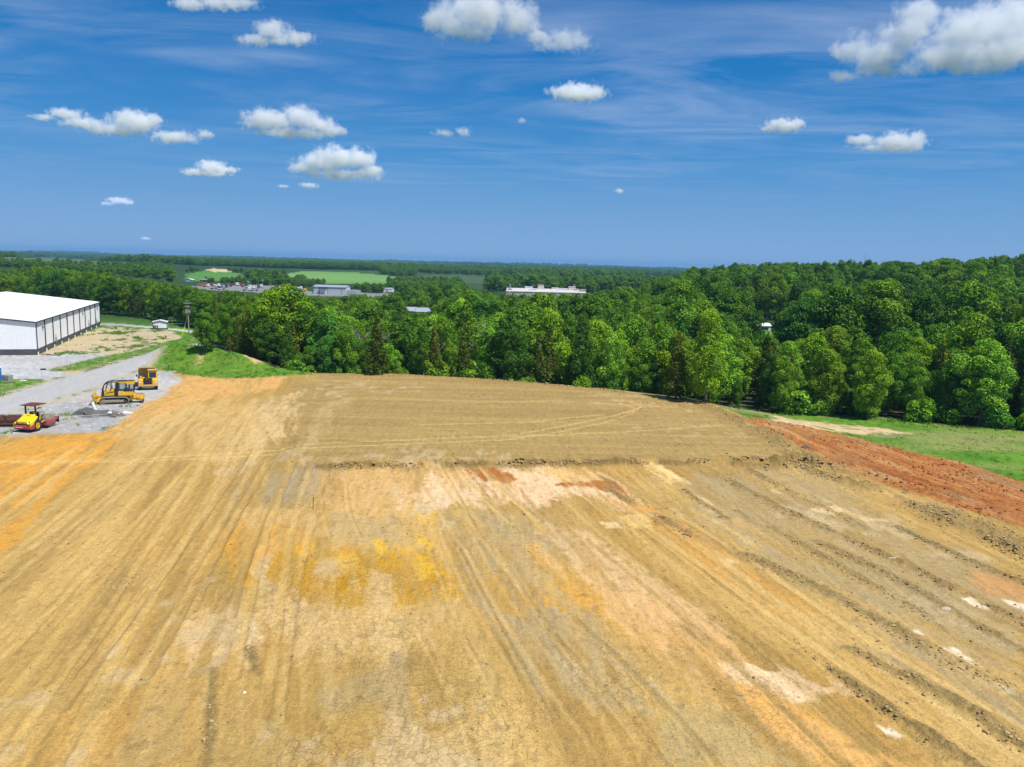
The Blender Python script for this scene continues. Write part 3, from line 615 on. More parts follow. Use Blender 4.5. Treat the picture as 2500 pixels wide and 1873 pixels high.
wv = N(t, 'ShaderNodeTexWave', wave_type='BANDS', bands_direction='Y'); wv.inputs['Scale'].default_value = 1.45; wv.inputs['Distortion'].default_value = 1.2; wv.inputs['Detail'].default_value = 2
mpw = N(t, 'ShaderNodeMapping'); mpw.inputs['Rotation'].default_value = (0, 0, R(-9)); t.links.new(geo.outputs['Position'], mpw.inputs[0]); t.links.new(mpw.outputs[0], wv.inputs['Vector'])
hgt = math_(t, 'ADD', math_(t, 'MULTIPLY', na_, math_(t, 'ADD', math_(t, 'MULTIPLY', sfx.outputs[2], .14), .028)), math_(t, 'MULTIPLY', nb_, math_(t, 'ADD', math_(t, 'MULTIPLY', sfx.outputs[2], .10), .055)))
hgt = math_(t, 'ADD', hgt, math_(t, 'MULTIPLY', math_(t, 'MULTIPLY', wv.outputs[1], math_(t, 'MULTIPLY', sfx.outputs[0], ramp(t, wn.outputs[0], [(.4, (.15,) * 3), (.62, (1,) * 3)]))), .022))
hgt = math_(t, 'SUBTRACT', hgt, math_(t, 'MULTIPLY', crk, .02))
bp = N(t, 'ShaderNodeBump'); bp.inputs['Strength'].default_value = 1.0; bp.inputs['Distance'].default_value = 1.0
t.links.new(hgt, bp.inputs['Height']); t.links.new(bp.outputs[0], p.inputs['Normal'])
# ---- faces, sorted into the pieces of ground that the photograph shows
I = np.arange(nr - 1)[:, None] * na + np.arange(na)[None]
J = np.concatenate([np.arange(1, na), [0]])
I0 = I.ravel(); I1 = (np.arange(nr - 1)[:, None] * na + J[None]).ravel()
F = np.stack([I0, I1, I1 + na, I0 + na], 1)[:, ::-1]
fcx, fcy = GX[F].mean(1), GY[F].mean(1)
wrap = np.tile(np.arange(na) == na - 1, nr - 1)
region = np.zeros(len(F), np.int8)                   # 0 = terrain
full = np.zeros((NV, 10), np.float32)
for i, w in enumerate([(1 - outside) * (far_flat < .5), cw, np.maximum(yard_w, lot_w), dy_w * (1 - lot_w), road_w, back_w, verge_w, bermw, rgw * (1 - cw)]): full[near, i + 1] = w
fw = full[F[:, 0]]
for i in (1, 4, 3, 9, 2, 7, 8, 5, 6): region[fw[:, i] > .5] = i
def infield(poly):
    xs = [p[0] for p in poly]; ys = [p[1] for p in poly]; o_ = np.zeros(len(F), bool)
    mk = np.where((fcx > min(xs)) & (fcx < max(xs)) & (fcy > min(ys)) & (fcy < max(ys)))[0]; o_[mk] = poly_sd(fcx[mk], fcy[mk], poly) < 0; return o_
for i, q in ((10, FIELD_A), (11, FIELD_B), (12, FIELD_C), (13, FIELD_D), (14, TOWNLOT)): region[infield(q)] = i
names = ['terrain', 'dirt_ground', 'red_clay_slope', 'gravel_yard', 'dirt_yard', 'road', 'back_road', 'grass_verge', 'grass_bank', 'grass_slope', 'farm_field', 'farm_field', 'pasture', 'farm_field', 'gravel_lot']
GV = np.stack([GX, GY, GZ], 1)
# smooth normals across the seams come from the whole sheet
for i, nm in enumerate(names):
    f_ = F[region == i]
    if len(f_) == 0: continue
    used, inv = np.unique(f_, return_inverse=True)
    me = np_mesh(nm, GV[used], inv.reshape(-1, 4), gm, smooth=True)
    a = me.attributes.new('col', 'FLOAT_COLOR', 'POINT'); a.data.foreach_set('color', np.concatenate([COLS[used], np.ones((len(used), 1), np.float32)], 1).ravel())
    a = me.attributes.new('fx', 'FLOAT_VECTOR', 'POINT'); a.data.foreach_set('vector', FXA[used].ravel())
    o = bpy.data.objects.new(nm, me); link(o); tag(o, kind='structure')
print('terrain', NV, len(F))
# ================================================================== TREES
def leaf_mat(name, c_lo, c_hi, trans=.35, hue_var=.5):
    mt = bpy.data.materials.new(name); mt.use_nodes = True; t = mt.node_tree; t.nodes.clear()
    out = N(t, 'ShaderNodeOutputMaterial')
    a = N(t, 'ShaderNodeAttribute', attribute_name='tint'); oi = N(t, 'ShaderNodeObjectInfo')
    c = mixc(t, a.outputs['Fac'], tuple(c_lo), tuple(c_hi))
    w = ramp(t, oi.outputs['Random'], [(0.0, (.80, .86, .9)), (.25, (.95, 1.0, .9)), (.5, (1.0, 1.0, 1.0)), (.75, (1.18, 1.08, .8)), (1.0, (.86, .97, 1.12))])
    c = mixc(t, hue_var, c, mixc(t, 1.0, c, w, 'MULTIPLY'))
    c = mixc(t, 1.0, c, oi.outputs['Color'], 'MULTIPLY')
    d = N(t, 'ShaderNodeBsdfDiffuse'); tr = N(t, 'ShaderNodeBsdfTranslucent'); gl = N(t, 'ShaderNodeBsdfGlossy')
    t.links.new(c, d.inputs[0]); t.links.new(mixc(t, 1.0, c, (1.15, 1.35, .55), 'MULTIPLY'), tr.inputs[0])
    gl.inputs['Roughness'].default_value = .45; gl.inputs[0].default_value = (.9, .95, 1, 1)
    m1 = N(t, 'ShaderNodeMixShader'); m1.inputs[0].default_value = trans; t.links.new(d.outputs[0], m1.inputs[1]); t.links.new(tr.outputs[0], m1.inputs[2])
    m2 = N(t, 'ShaderNodeMixShader'); m2.inputs[0].default_value = .012; t.links.new(m1.outputs[0], m2.inputs[1]); t.links.new(gl.outputs[0], m2.inputs[2])
    t.links.new(m2.outputs[0], out.inputs[0]); return mt
LEAF = leaf_mat("broad_leaves", (.056, .148, .008), (.205, .365, .017), trans=.17)
CEDAR = leaf_mat("cedar_needles", (.030, .062, .005), (.17, .21, .013), trans=.12)
BARK = paint("bark", (.20, .165, .13), rough=.9, dirt=.5, dirtcol=(.09, .075, .06), spec=.1, scale=1.5)
PALEBARK = paint("pale_bark", (.42, .38, .32), rough=.9, dirt=.4, dirtcol=(.2, .17, .14), spec=.1, scale=2)
def leaf_mesh(name, lobes, rs, per_area, size, mat, flat=.42, inner=.12):
    """lobes: (cx,cy,cz, rx,rz); every lobe carries leaf clumps on its outer shell"""
    P, NRM, SZ, TI = [], [], [], []
    lob = np.array(lobes)
    for (cx_, cy_, cz_, rx_, rz_) in lobes:
        n = max(20, int(per_area * (rx_ * rx_ + 2 * rx_ * rz_) * 4.2))
        d = rs.normal(size=(n, 3)); d[:, 2] += .35; d /= np.linalg.norm(d, axis=1)[:, None]
        k = np.where(rs.rand(n) < inner, rs.uniform(.35, .75, n), rs.uniform(.78, 1.12, n))
        p = np.stack([cx_ + d[:, 0] * rx_ * k, cy_ + d[:, 1] * rx_ * k, cz_ + d[:, 2] * rz_ * k], 1)
        # leave out what lies deep inside another lobe
        q = np.zeros(n, bool)
        for L in lob:
            e = ((p[:, 0] - L[0]) / L[3]) ** 2 + ((p[:, 1] - L[1]) / L[3]) ** 2 + ((p[:, 2] - L[2]) / L[4]) ** 2
            q |= e < .5
        keep = ~q | (rs.rand(n) < .12); p, d = p[keep], d[keep]; n = len(p)
        nn = d + rs.normal(size=(n, 3)) * flat; nn[:, 2] += .25; nn /= np.linalg.norm(nn, axis=1)[:, None]
        P.append(p); NRM.append(nn); SZ.append(size * rs.uniform(.6, 1.35, n)); TI.append(np.clip(rs.normal(.45, .2) + rs.normal(0, .22, n), 0, 1))
    P, NRM, SZ, TI = map(np.concatenate, (P, NRM, SZ, TI)); n = len(P)
    a = np.cross(NRM, rs.normal(size=(n, 3))); a /= np.linalg.norm(a, axis=1)[:, None] + 1e-9; b = np.cross(NRM, a)
    asp = rs.uniform(.55, 1.0, n)
    V = np.stack([P + (a * sx_ * SZ[:, None] + b * sy_ * (SZ * asp)[:, None]) + NRM * (dz_ * SZ)[:, None] for sx_, sy_, dz_ in ((-.62, -.15, -.1), (.1, -.62, .12), (.62, .2, -.12), (-.12, .6, .1))], 1).reshape(-1, 3)
    me = np_mesh(name, V, np.arange(4 * n).reshape(-1, 4), mat)
    at_ = me.attributes.new('tint', 'FLOAT', 'FACE'); at_.data.foreach_set('value', TI.astype(np.float32)); return me
def broad_lobes(rs, h=14.0, w=5.0, base=.12, n=46, power=.8):
    L = []
    for i in range(n):
        f_ = (i + .5) / n; z = base + (1 - base) * (f_ ** .85)
        prof = math.sin(math.pi * min(1, (z - base) / (1 - base) * .86 + .13)) ** power
        a = i * 2.39996 + rs.uniform(-.5, .5); rr = w * prof * rs.uniform(.35, 1.0)
        s = w * rs.uniform(.17, .38) * (.75 + .4 * prof)
        L.append((rr * math.cos(a), rr * math.sin(a), h * min(z, .95) * rs.uniform(.95, 1.03), s, s * rs.uniform(.6, .95)))
    L.append((0, 0, h * .9, w * .3, w * .28)); L.append((0, 0, h * .5, w * .5, h * .26))
    return L
def tall_lobes(rs, h=16.0, w=3.4, n=34):
    L = []
    for i in range(n):
        f_ = (i + .5) / n; z = .12 + .84 * f_; prof = (1 - .78 * f_ ** 1.6) * min(1, .55 + z * 1.5)
        a = i * 2.39996 + rs.uniform(-.4, .4); rr = w * prof * rs.uniform(.45, .85); s = w * rs.uniform(.26, .42) * (.55 + .5 * prof)
        L.append((rr * math.cos(a), rr * math.sin(a), h * z, s, s * rs.uniform(.8, 1.2)))
    L.append((0, 0, h * .97, w * .16, w * .3)); L.append((0, 0, h * .5, w * .45, h * .3)); return L
def cedar_lobes(rs, h=11.0, w=2.5, n=40):
    L = []
    for i in range(n):
        f_ = (i + .5) / n; z = .05 + .9 * f_; prof = max(.12, 1 - f_ ** 1.25) * min(1, .7 + z * 2)
        a = i * 2.39996 + rs.uniform(-.5, .5); rr = w * prof * rs.uniform(.4, .85); s = w * rs.uniform(.16, .3) * (.5 + .6 * prof)
        L.append((rr * math.cos(a), rr * math.sin(a), h * z, s, s * rs.uniform(1.2, 2.0)))
    L.append((0, 0, h * .96, w * .1, w * .4)); L.append((0, 0, h * .4, w * .4, h * .33)); return L
def bush_lobes(rs, h=3.2, w=2.2, n=14):
    return [(w * .7 * math.cos(i * 2.4) * rs.uniform(.3, 1), w * .7 * math.sin(i * 2.4) * rs.uniform(.3, 1), h * rs.uniform(.15, .75), w * rs.uniform(.3, .5), w * rs.uniform(.3, .45)) for i in range(n)]
def trunk_mesh(name, rs, h, r, limbs=6, mat=None, spread=3.0, top=.85, lo=.3):
    b = MB(); lean = rs.uniform(-.4, .4, 2)
    path = [(lean[0] * f_ ** 2 * 1.5, lean[1] * f_ ** 2 * 1.5, h * top * f_ - .6 * (f_ == 0)) for f_ in (0, .08, .3, .6, 1)]
    b.tube(path, [r * 1.35, r, r * .8, r * .5, r * .15], 8)
    for i in range(limbs):
        f_ = lo + (.9 - lo) * i / max(1, limbs - 1) * .9; a = i * 2.4 + rs.uniform(-.4, .4); z0 = h * top * f_; L = spread * rs.uniform(.6, 1.1) * (1.1 - .6 * f_)
        x0, y0 = lean[0] * f_ ** 2 * 1.5, lean[1] * f_ ** 2 * 1.5
        b.tube([(x0, y0, z0), (x0 + math.cos(a) * L * .5, y0 + math.sin(a) * L * .5, z0 + L * .3), (x0 + math.cos(a) * L, y0 + math.sin(a) * L, z0 + L * .75)], [r * .42 * (1.1 - f_), r * .26 * (1.1 - f_), .03], 5)
    me = bpy.data.meshes.new(name); me.from_pydata(b.V, [], b.F); me.materials.append(mat or BARK)
    for p_ in me.polygons: p_.use_smooth = True
    return me
KINDS = {}
def kind(key, lobes_fn, n, per, size, mat, hh, ww, trunk_r, limbs, seed, lo=.3, **kw):
    KINDS[key] = []
    for i in range(n):
        rs = np.random.RandomState(seed + i); h = hh * (.92 + .16 * rs.rand()); w = ww * (.88 + .24 * rs.rand())
        KINDS[key].append((leaf_mesh('crown', lobes_fn(rs, h, w, **kw), rs, per, size, mat), trunk_mesh('trunk', rs, h, trunk_r, limbs, spread=w * .7, lo=lo), h, w))
kind('broad', broad_lobes, 6, 19, .255, LEAF, 14, 3.9, .24, 7, 100)
kind('tall', tall_lobes, 4, 19, .255, LEAF, 16, 3.0, .23, 8, 200)
kind('cedar', cedar_lobes, 3, 22, .22, CEDAR, 11, 2.4, .16, 6, 300, lo=.1)
kind('bush', bush_lobes, 3, 16, .27, LEAF, 3.2, 2.3, .07, 4, 400, lo=.1)

# ---- where they stand: canopy tops read off the photograph, column by column
def prof(pts):
    a = np.array(pts, float); return lambda c_: np.interp(c_, a[:, 0], a[:, 1])
TOP_FRONT = prof([(470, 790), (500, 762), (560, 735), (620, 712), (660, 702), (720, 700), (770, 722), (830, 758), (880, 775), (920, 762), (960, 775), (1020, 772), (1060, 745), (1110, 722), (1160, 727), (1200, 760), (1250, 755), (1310, 722), (1380, 735), (1430, 728), (1480, 755), (1540, 760), (1600, 775), (1650, 762), (1720, 742), (1770, 800), (1850, 815), (1930, 822), (2000, 790), (2060, 800), (2120, 840), (2200, 775), (2260, 790), (2330, 752), (2400, 735), (2460, 720), (2600, 700)])
TOP_MID = prof([(440, 735), (480, 722), (520, 712), (560, 706), (620, 716), (680, 715), (760, 722), (850, 722), (880, 716), (920, 722), (960, 714), (1000, 700), (1060, 688), (1110, 686), (1170, 704), (1230, 714), (1300, 715), (1420, 717), (1450, 712), (1500, 702), (1560, 697), (1620, 700)])
TOP_HILL = prof([(1440, 712), (1500, 704), (1560, 690), (1600, 678), (1660, 668), (1690, 650), (1720, 654), (1760, 641), (1830, 645), (1860, 637), (1950, 642), (2050, 634), (2150, 634), (2250, 640), (2300, 629), (2370, 632), (2420, 622), (2520, 618), (2700, 610)])
TOP_LEFT = prof([(-300, 655), (0, 655), (60, 652), (120, 648), (200, 660), (280, 664), (330, 676), (380, 688), (430, 690), (480, 700), (520, 712), (600, 720)])
rt = random.Random(11)
CAND = []                                             # x, y, base z, kind, height, width factor, zone
def px_of(X, Y): 
    z_ = height(np.array([X]), np.array([Y])); return float(proj([(X, Y, z_[0])])[0][0]), float(z_[0])
def z_for(px, py, y):                                 # height above datum that shows at row py at this depth
    return float(at_depth(px, py, y).z)
def scatter(n, dfun, c0, c1, spacing, zone, topf, nat, mix, jit=14, minh=4.5, keep=None, d0=0, d1=1, grid=None):
    """stands trees between two depths; none reaches above the canopy line of the photograph"""
    cells = {}; made = 0
    for _ in range(n):
        c_ = rt.uniform(c0, c1); f_ = rt.random(); Y = dfun(c_, f_); X = (c_ - 1250) / 2000 * Y
        k = (int(X / spacing), int(Y / spacing)); ok = True
        for i in (-1, 0, 1):
            for j in (-1, 0, 1):
                for (a, b) in cells.get((k[0] + i, k[1] + j), ()):
                    if (a - X) ** 2 + (b - Y) ** 2 < spacing ** 2: ok = False
        if not ok or (keep and not keep(X, Y, c_)): continue
        cells.setdefault(k, []).append((X, Y)); CAND.append([X, Y, zone, topf, nat, mix, jit, minh]); made += 1
def edge_y(c_):                                       # depth of the far edge of the pad / foot of the wood at a column
    return float(np.interp(c_, [440, 500, 560, 620, 700, 800, 950, 1100, 1330, 1500, 1650, 1740, 1800, 1900, 2000, 2120, 2250, 2500, 2700],
                           [178, 172, 160, 152, 148, 146, 146, 144, 139, 136, 133, 137, 137, 132, 130, 130, 127, 121, 116]))
MIXF = (('broad', .50), ('tall', .24), ('cedar', .26)); MIXW = (('broad', .72), ('tall', .22), ('cedar', .06)); MIXC = (('broad', .62), ('tall', .18), ('cedar', .20))
BERM_P = BERM + []
def off_bank(X, Y, c_): return X > -20 or (float(poly_sd(np.array([X]), np.array([Y]), BERM_P)[0]) > 2.6 and float(poly_sd(np.array([X]), np.array([Y]), ROAD)[0]) > 2.5)
scatter(2600, lambda c_, f_: edge_y(c_) + 3 + 5 * f_, 490, 2700, 3.6, 'front', TOP_FRONT, (8, 15), MIXF, 60, keep=off_bank)
scatter(3600, lambda c_, f_: edge_y(c_) + 9 + 34 * f_, 505, 2750, 4.7, 'front', TOP_FRONT, (14, 21), MIXF, 22, keep=off_bank)
scatter(900, lambda c_, f_: edge_y(c_) + 1.2 + 2.5 * f_, 600, 2650, 2.6, 'under', TOP_FRONT, (2.2, 4.5), (('bush', 1.0),), 200, keep=off_bank)
def clear_mid(X, Y, c_): return not (CLEAR_SD(X, Y) < 6)
def CLEAR_SD(X, Y): return float(poly_sd(np.array([X]), np.array([Y]), CLEARING)[0])
scatter(7500, lambda c_, f_: 190 + 370 * f_ ** .8, 500, 1600, 6.4, 'mid', TOP_MID, (10, 18), MIXC, 16)
scatter(14000, lambda c_, f_: 178 + 480 * f_ ** .85, 1560, 2900, 6.9, 'hill', TOP_HILL, (11, 20), MIXW, 12, keep=clear_mid)
LWOOD = lambda c_, f_: float(np.interp(c_, [-400, 0, 250, 330, 430, 520], [285, 280, 268, 258, 238, 215])) + 250 * f_ ** 1.1
scatter(7500, LWOOD, -420, 520, 6.4, 'left', TOP_LEFT, (10, 15), MIXW, 12)
scatter(700, lambda c_, f_: float(np.interp(c_, [-400, 0, 250, 330, 430, 520], [283, 278, 266, 255, 234, 212])) + 5 * f_, 235, 520, 4.2, 'left', TOP_LEFT, (9, 13), MIXW, 40)
TREES = []
CX = np.array([c_[0] for c_ in CAND]); CY = np.array([c_[1] for c_ in CAND]); CZ = height(CX, CY); CPX = proj(np.stack([CX, CY, CZ], 1))[0]
for (X, Y, zone, topf, nat, mix, jit, minh), z0, pxc in zip(CAND, CZ, CPX):
    r_ = rt.random(); key = mix[-1][0]
    for k_, p_ in mix:
        if r_ < p_: key = k_; break
        r_ -= p_
    row_ = float(topf(pxc)) + abs(rt.gauss(0, jit))
    if zone in ('mid', 'front') and 968 < pxc < 1062 and Y < 350: row_ = max(row_, 765)
    if zone in ('hill', 'front') and 1838 < pxc < 1905 and Y < 322: row_ = max(row_, 813 + rt.random() * 8)
    if zone == 'mid' and 1228 < pxc < 1440: row_ = max(row_, 713)
    cap = z_for(pxc, row_, Y) - z0
    h = rt.uniform(*nat) * (.8 if key == 'cedar' else 1)
    h = min(h, cap)
    if zone in ('mid', 'hill', 'left') and cap > h and rt.random() < .25: h = min(cap, h * 1.15)
    if h < (1.2 if key == 'bush' else minh): continue
    TREES.append([X, Y, float(z0), key, h, rt.uniform(.74, 1.28), zone])
# the trees that stand out in the photograph, placed one by one: column, row of the foot, row of the top
def stand(px, py, top, key, wf, tint, label, name=None, z=None):
    g = ground_hit(px, py) if z is None else hit(px, py, z); TREES.append([g.x, g.y, H(g.x, g.y) if z is None else z, key, z_for(px, top, g.y) - (H(g.x, g.y) if z is None else z), wf, 'star', tint, label])
stand(2118, 1024, 855, 'broad', .95, (1.75, 1.45, 1.1), 'yellow-green broad-leaved tree with a bare pale lower trunk at the edge of the grass slope')
stand(1905, 1010, 870, 'broad', .8, (1.5, 1.35, 1.5), 'pale sage green bushy tree standing between dark trees above the tip of the red clay')
stand(1722, 985, 750, 'tall', 1.05, (1.6, 1.5, 1.3), 'tall bright green tree with a dense column of leaves right of the far dirt edge')
stand(1030, 915, 775, 'broad', .9, (1.15, 1.05, .7), 'broad olive green tree rising behind the middle of the far dirt edge')
stand(1120, 912, 725, 'tall', 1.1, (1.8, 1.75, 1.7), 'tall pale green poplar with light-catching leaves behind the left part of the dirt edge')
stand(1310, 925, 722, 'broad', 1.15, (1.35, 1.2, .7), 'large yellow-green tree, the tallest behind the middle of the far dirt edge')
stand(712, 905, 698, 'broad', 1.25, (1.0, 1.05, .8), 'large dark crowned tree towering over the right end of the green bank')
stand(505, 862, 762, 'broad', 1.0, (.85, .95, 1.0), 'dark round tree at the end of the road beside the utility pole')
stand(920, 915, 762, 'cedar', 1.25, (.95, 1, .9), 'wide dark olive cedar at the far dirt edge below the silver roof')
stand(1650, 975, 815, 'cedar', 1.2, (1.1, 1.05, .8), 'olive green cedar in front of the bright column tree at the dirt edge')
# ---- what the camera can see of them, nearest first, on a coarse grid
ORD = sorted(range(len(TREES)), key=lambda i: TREES[i][1])
gw, gh = 1000, 300; occ = np.zeros((gh, gw), np.float32); vis = np.zeros(len(TREES))
for i in ORD:
    X, Y, z0, key, h, wf = TREES[i][:6]
    w = KINDS[key][0][3] / KINDS[key][0][2] * h * wf
    px, py, f = proj([(X, Y, z0 + h), (X, Y, z0 + h * .08)]); s = FOC / f[0] * w
    ptop, pbot = py[0], py[1]; 
    x0, x1 = int((px[0] - s) / 2.5), int((px[0] + s) / 2.5) + 1; y0, y1 = int((ptop - 560) / 2), int((pbot - 560) / 2) + 1
    # hidden below the rim of the pad
    y1 = min(y1, int((float(np.interp(px[0], [400, 620, 700, 950, 1330, 1650, 1740, 2000, 2500], [880, 905, 911, 913, 938, 972, 990, 1022, 1062])) - 560) / 2) if Y > edge_y(px[0]) and px[0] > 480 else y1)
    x0, x1, y0, y1 = max(0, x0), min(gw, x1), max(0, y0), min(gh, y1)
    if x1 <= x0 or y1 <= y0: continue
    yy, xx = np.mgrid[y0:y1, x0:x1]; cy_ = ((ptop + pbot) / 2 - 560) / 2; ry = max(1, (pbot - ptop) / 4); 
    ell = ((xx - px[0] / 2.5) / max(1, s / 2.5)) ** 2 + ((yy - cy_) / ry) ** 2 < 1
    sub = occ[y0:y1, x0:x1]; vis[i] = float((ell * (sub < .5)).sum()); sub[ell & (sub < .5)] = 1
# ---- the ones that show largest are trees of their own, the rest stays one wood
TR_OBJ = {}
PLACE = [(-1e9, 110, 'behind the warehouse'), (110, 250, 'above the warehouse eave'), (250, 345, 'left of the utility shed'), (345, 420, 'behind the utility shed'), (420, 520, 'by the utility pole'), (520, 600, 'behind the green bank'), (600, 700, 'at the bank end'), (700, 800, 'below the metal building'), (800, 900, 'below the green field'), (900, 975, 'left of the silver roofs'), (975, 1060, 'below the silver roofs'), (1060, 1180, 'right of the silver roofs'), (1180, 1270, 'below the factory left end'), (1270, 1360, 'below the factory middle'), (1360, 1450, 'below the factory right end'), (1450, 1540, 'right of the factory'), (1540, 1640, 'above the lift corner'), (1640, 1740, 'by the bright column tree'), (1740, 1830, 'left of the clay tip'), (1830, 1910, 'above the clay tip'), (1910, 2000, 'beyond the sandy patch'), (2000, 2090, 'left of the bare-trunk tree'), (2090, 2180, 'by the bare-trunk tree'), (2180, 2280, 'right of the bare-trunk tree'), (2280, 2390, 'beyond the grass slope'), (2390, 1e9, 'at the right border')]
TONES = [((.50, .62, .72), 'dark green'), ((.82, .90, .85), 'mid green'), ((1.12, 1.15, .9), 'bright green'), ((1.45, 1.28, .8), 'yellow-green'), ((1.08, .92, .6), 'olive green'), ((.62, .88, 1.7), 'blue-green'), ((1.55, 1.5, 1.9), 'pale green')]
CT = [((1.0, 1.0, .9), 'olive'), ((1.25, 1.1, .8), 'yellowish olive'), ((.8, .85, .95), 'dark')]
SHAPE = {'broad': 'round-crowned tree', 'tall': 'tall narrow tree', 'cedar': 'pointed cedar', 'bush': 'leafy shrub'}
NAME = {'broad': 'broadleaf_tree', 'tall': 'poplar_tree', 'cedar': 'cedar_tree', 'bush': 'shrub'}
CATG = {'broad': 'tree', 'tall': 'tree', 'cedar': 'tree', 'bush': 'shrub'}
stars = [i for i in range(len(TREES)) if TREES[i][6] == 'star']
rank = sorted([i for i in range(len(TREES)) if TREES[i][6] != 'star'], key=lambda i: -vis[i])
MAXT, MAXB = 275, 60; cnt = {'tree': 0, 'shrub': 0}; chosen = set(stars)
for i in rank:
    c_ = CATG[TREES[i][3]]
    if vis[i] < 14 or cnt[c_] >= (MAXT if c_ == 'tree' else MAXB): continue
    cnt[c_] += 1; chosen.add(i)
SRC = {}
for i in ORD:
    if i not in chosen: continue
    X, Y, z0, key, h, wf, zone = TREES[i][:7]; q = rt.randrange(len(KINDS[key])); cm, tm, bh, bw = KINDS[key][q]
    px = float(proj([(X, Y, z0)])[0][0])
    if zone == 'star': tint, lab = TREES[i][7], TREES[i][8]; grp = None
    else:
        far_dark = zone in ('hill',) and Y > 420
        wts = (5, 2.5, .8, .5, .6, 1.6, .2) if far_dark else ((4, 3.5, 1.2, .7, 1, .6, .2) if zone == 'left' else ((2.5, 3, 2, 1.4, 1.2, 1.2, .6) if zone == 'hill' else (1.6, 3.4, 3.2, 1.6, 1.2, 1.0, 1.4)))
        tint, tone = rt.choice(CT) if key == 'cedar' else rt.choices(TONES, wts)[0]
        jt = rt.uniform(.90, 1.10) * (1.14 if zone in ('front', 'under') else 1); tint = tuple(c_ * jt for c_ in tint)  # frontal sunlight painted in: front trees and shrubs get brighter tints
        where = next(p_[2] for p_ in PLACE if p_[0] <= px < p_[1])
        row = {'front': 'front-row' if Y < edge_y(px) + 13 else 'second-row', 'under': 'low', 'mid': 'valley' if Y < 330 else 'deep valley', 'hill': 'hill-foot' if Y < 300 else ('mid-hill' if Y < 430 else 'hilltop'), 'left': 'wood-edge' if Y < 285 else 'inner'}[zone]
        size = 'big' if h > 16 else ('tall' if h > 13.5 else ('small' if h < 8.5 else ('low' if h < 11 else 'mid-sized')))
        lab = f"{size} {tone} {row} {SHAPE[key]} {where}"; grp = {'shrub': 'shrubs at the foot of the wood', 'tree': 'trees of the wood round the dirt pad'}[CATG[key]]
    t_ = empty(NAME[key], (X, Y, z0 - .15), rt.uniform(0, 6.28), lab, CATG[key], grp)
    s_ = h / bh; t_.scale = (s_ * wf, s_ * wf * rt.uniform(.92, 1.08), s_)
    c_ = bpy.data.objects.new('crown', cm); link(c_, t_); c_.color = (*tint, 1)
    k_ = bpy.data.objects.new('trunk', tm); link(k_, t_)
    if zone != 'star': SRC.setdefault(key, {}).setdefault(q, c_)
# ---- the rest of the wood, and the woods far behind, as one mass each: crowns strewn over points
def mass(name, pts, keys, label=None):
    """pts: x,y,z,height,width,kind index"""
    P = np.array([[p_[0], p_[1], p_[2]] for p_ in pts], np.float32)
    me = bpy.data.meshes.new(name); me.vertices.add(len(P)); me.vertices.foreach_set('co', P.ravel())
    a = me.attributes.new('scl', 'FLOAT_VECTOR', 'POINT'); a.data.foreach_set('vector', np.array([[p_[4], p_[4], p_[3]] for p_ in pts], np.float32).ravel())
    a = me.attributes.new('rot', 'FLOAT_VECTOR', 'POINT'); a.data.foreach_set('vector', np.array([[0, 0, rt.uniform(0, 6.28)] for p_ in pts], np.float32).ravel())
    a = me.attributes.new('idx', 'INT', 'POINT'); a.data.foreach_set('value', np.array([p_[5] for p_ in pts], np.int32))
    o = bpy.data.objects.new(name, me); link(o); tag(o, label, kind='stuff'); me.materials.append(LEAF)
    g = bpy.data.node_groups.new(name + '_scatter', 'GeometryNodeTree')
    g.interface.new_socket('Geometry', in_out='INPUT', socket_type='NodeSocketGeometry'); g.interface.new_socket('Geometry', in_out='OUTPUT', socket_type='NodeSocketGeometry')
    gi, go = g.nodes.new('NodeGroupInput'), g.nodes.new('NodeGroupOutput'); io = g.nodes.new('GeometryNodeInstanceOnPoints'); gj = g.nodes.new('GeometryNodeGeometryToInstance')
    for c_ in reversed(keys):
        oi = g.nodes.new('GeometryNodeObjectInfo'); oi.inputs['Object'].default_value = c_; oi.inputs['As Instance'].default_value = False; oi.transform_space = 'ORIGINAL'
        g.links.new(oi.outputs['Geometry'], gj.inputs[0])
    g.links.new(gi.outputs[0], io.inputs['Points']); g.links.new(gj.outputs[0], io.inputs['Instance']); io.inputs['Pick Instance'].default_value = True
    for nm, typ, sk in (('idx', 'INT', 'Instance Index'), ('rot', 'FLOAT_VECTOR', 'Rotation'), ('scl', 'FLOAT_VECTOR', 'Scale')):
        na2 = g.nodes.new('GeometryNodeInputNamedAttribute'); na2.data_type = typ; na2.inputs['Name'].default_value = nm
        if sk == 'Rotation':
            e = g.nodes.new('FunctionNodeEulerToRotation'); g.links.new(na2.outputs[0], e.inputs[0]); g.links.new(e.outputs[0], io.inputs[sk])
        else: g.links.new(na2.outputs[0], io.inputs[sk])
    g.links.new(io.outputs[0], go.inputs[0]); md = o.modifiers.new('scatter', 'NODES'); md.node_group = g
    return o
KEYS = []; KIDX = {}
for key in ('broad', 'tall', 'cedar', 'bush'):
    for q, c_ in sorted(SRC.get(key, {}).items()): KIDX[(key, q)] = len(KEYS); KEYS.append(c_)
rest = []
for i in range(len(TREES)):
    if i in chosen: continue
    X, Y, z0, key, h, wf, zone = TREES[i][:7]
    qs = [q for (k_, q) in KIDX if k_ == key]; 
    if not qs: continue
    q = rt.choice(qs); bh = KINDS[key][q][2]; s_ = h / bh; rest.append((X, Y, z0 - .1, s_, s_ * wf, KIDX[(key, q)]))
mass('woodland', rest, KEYS)
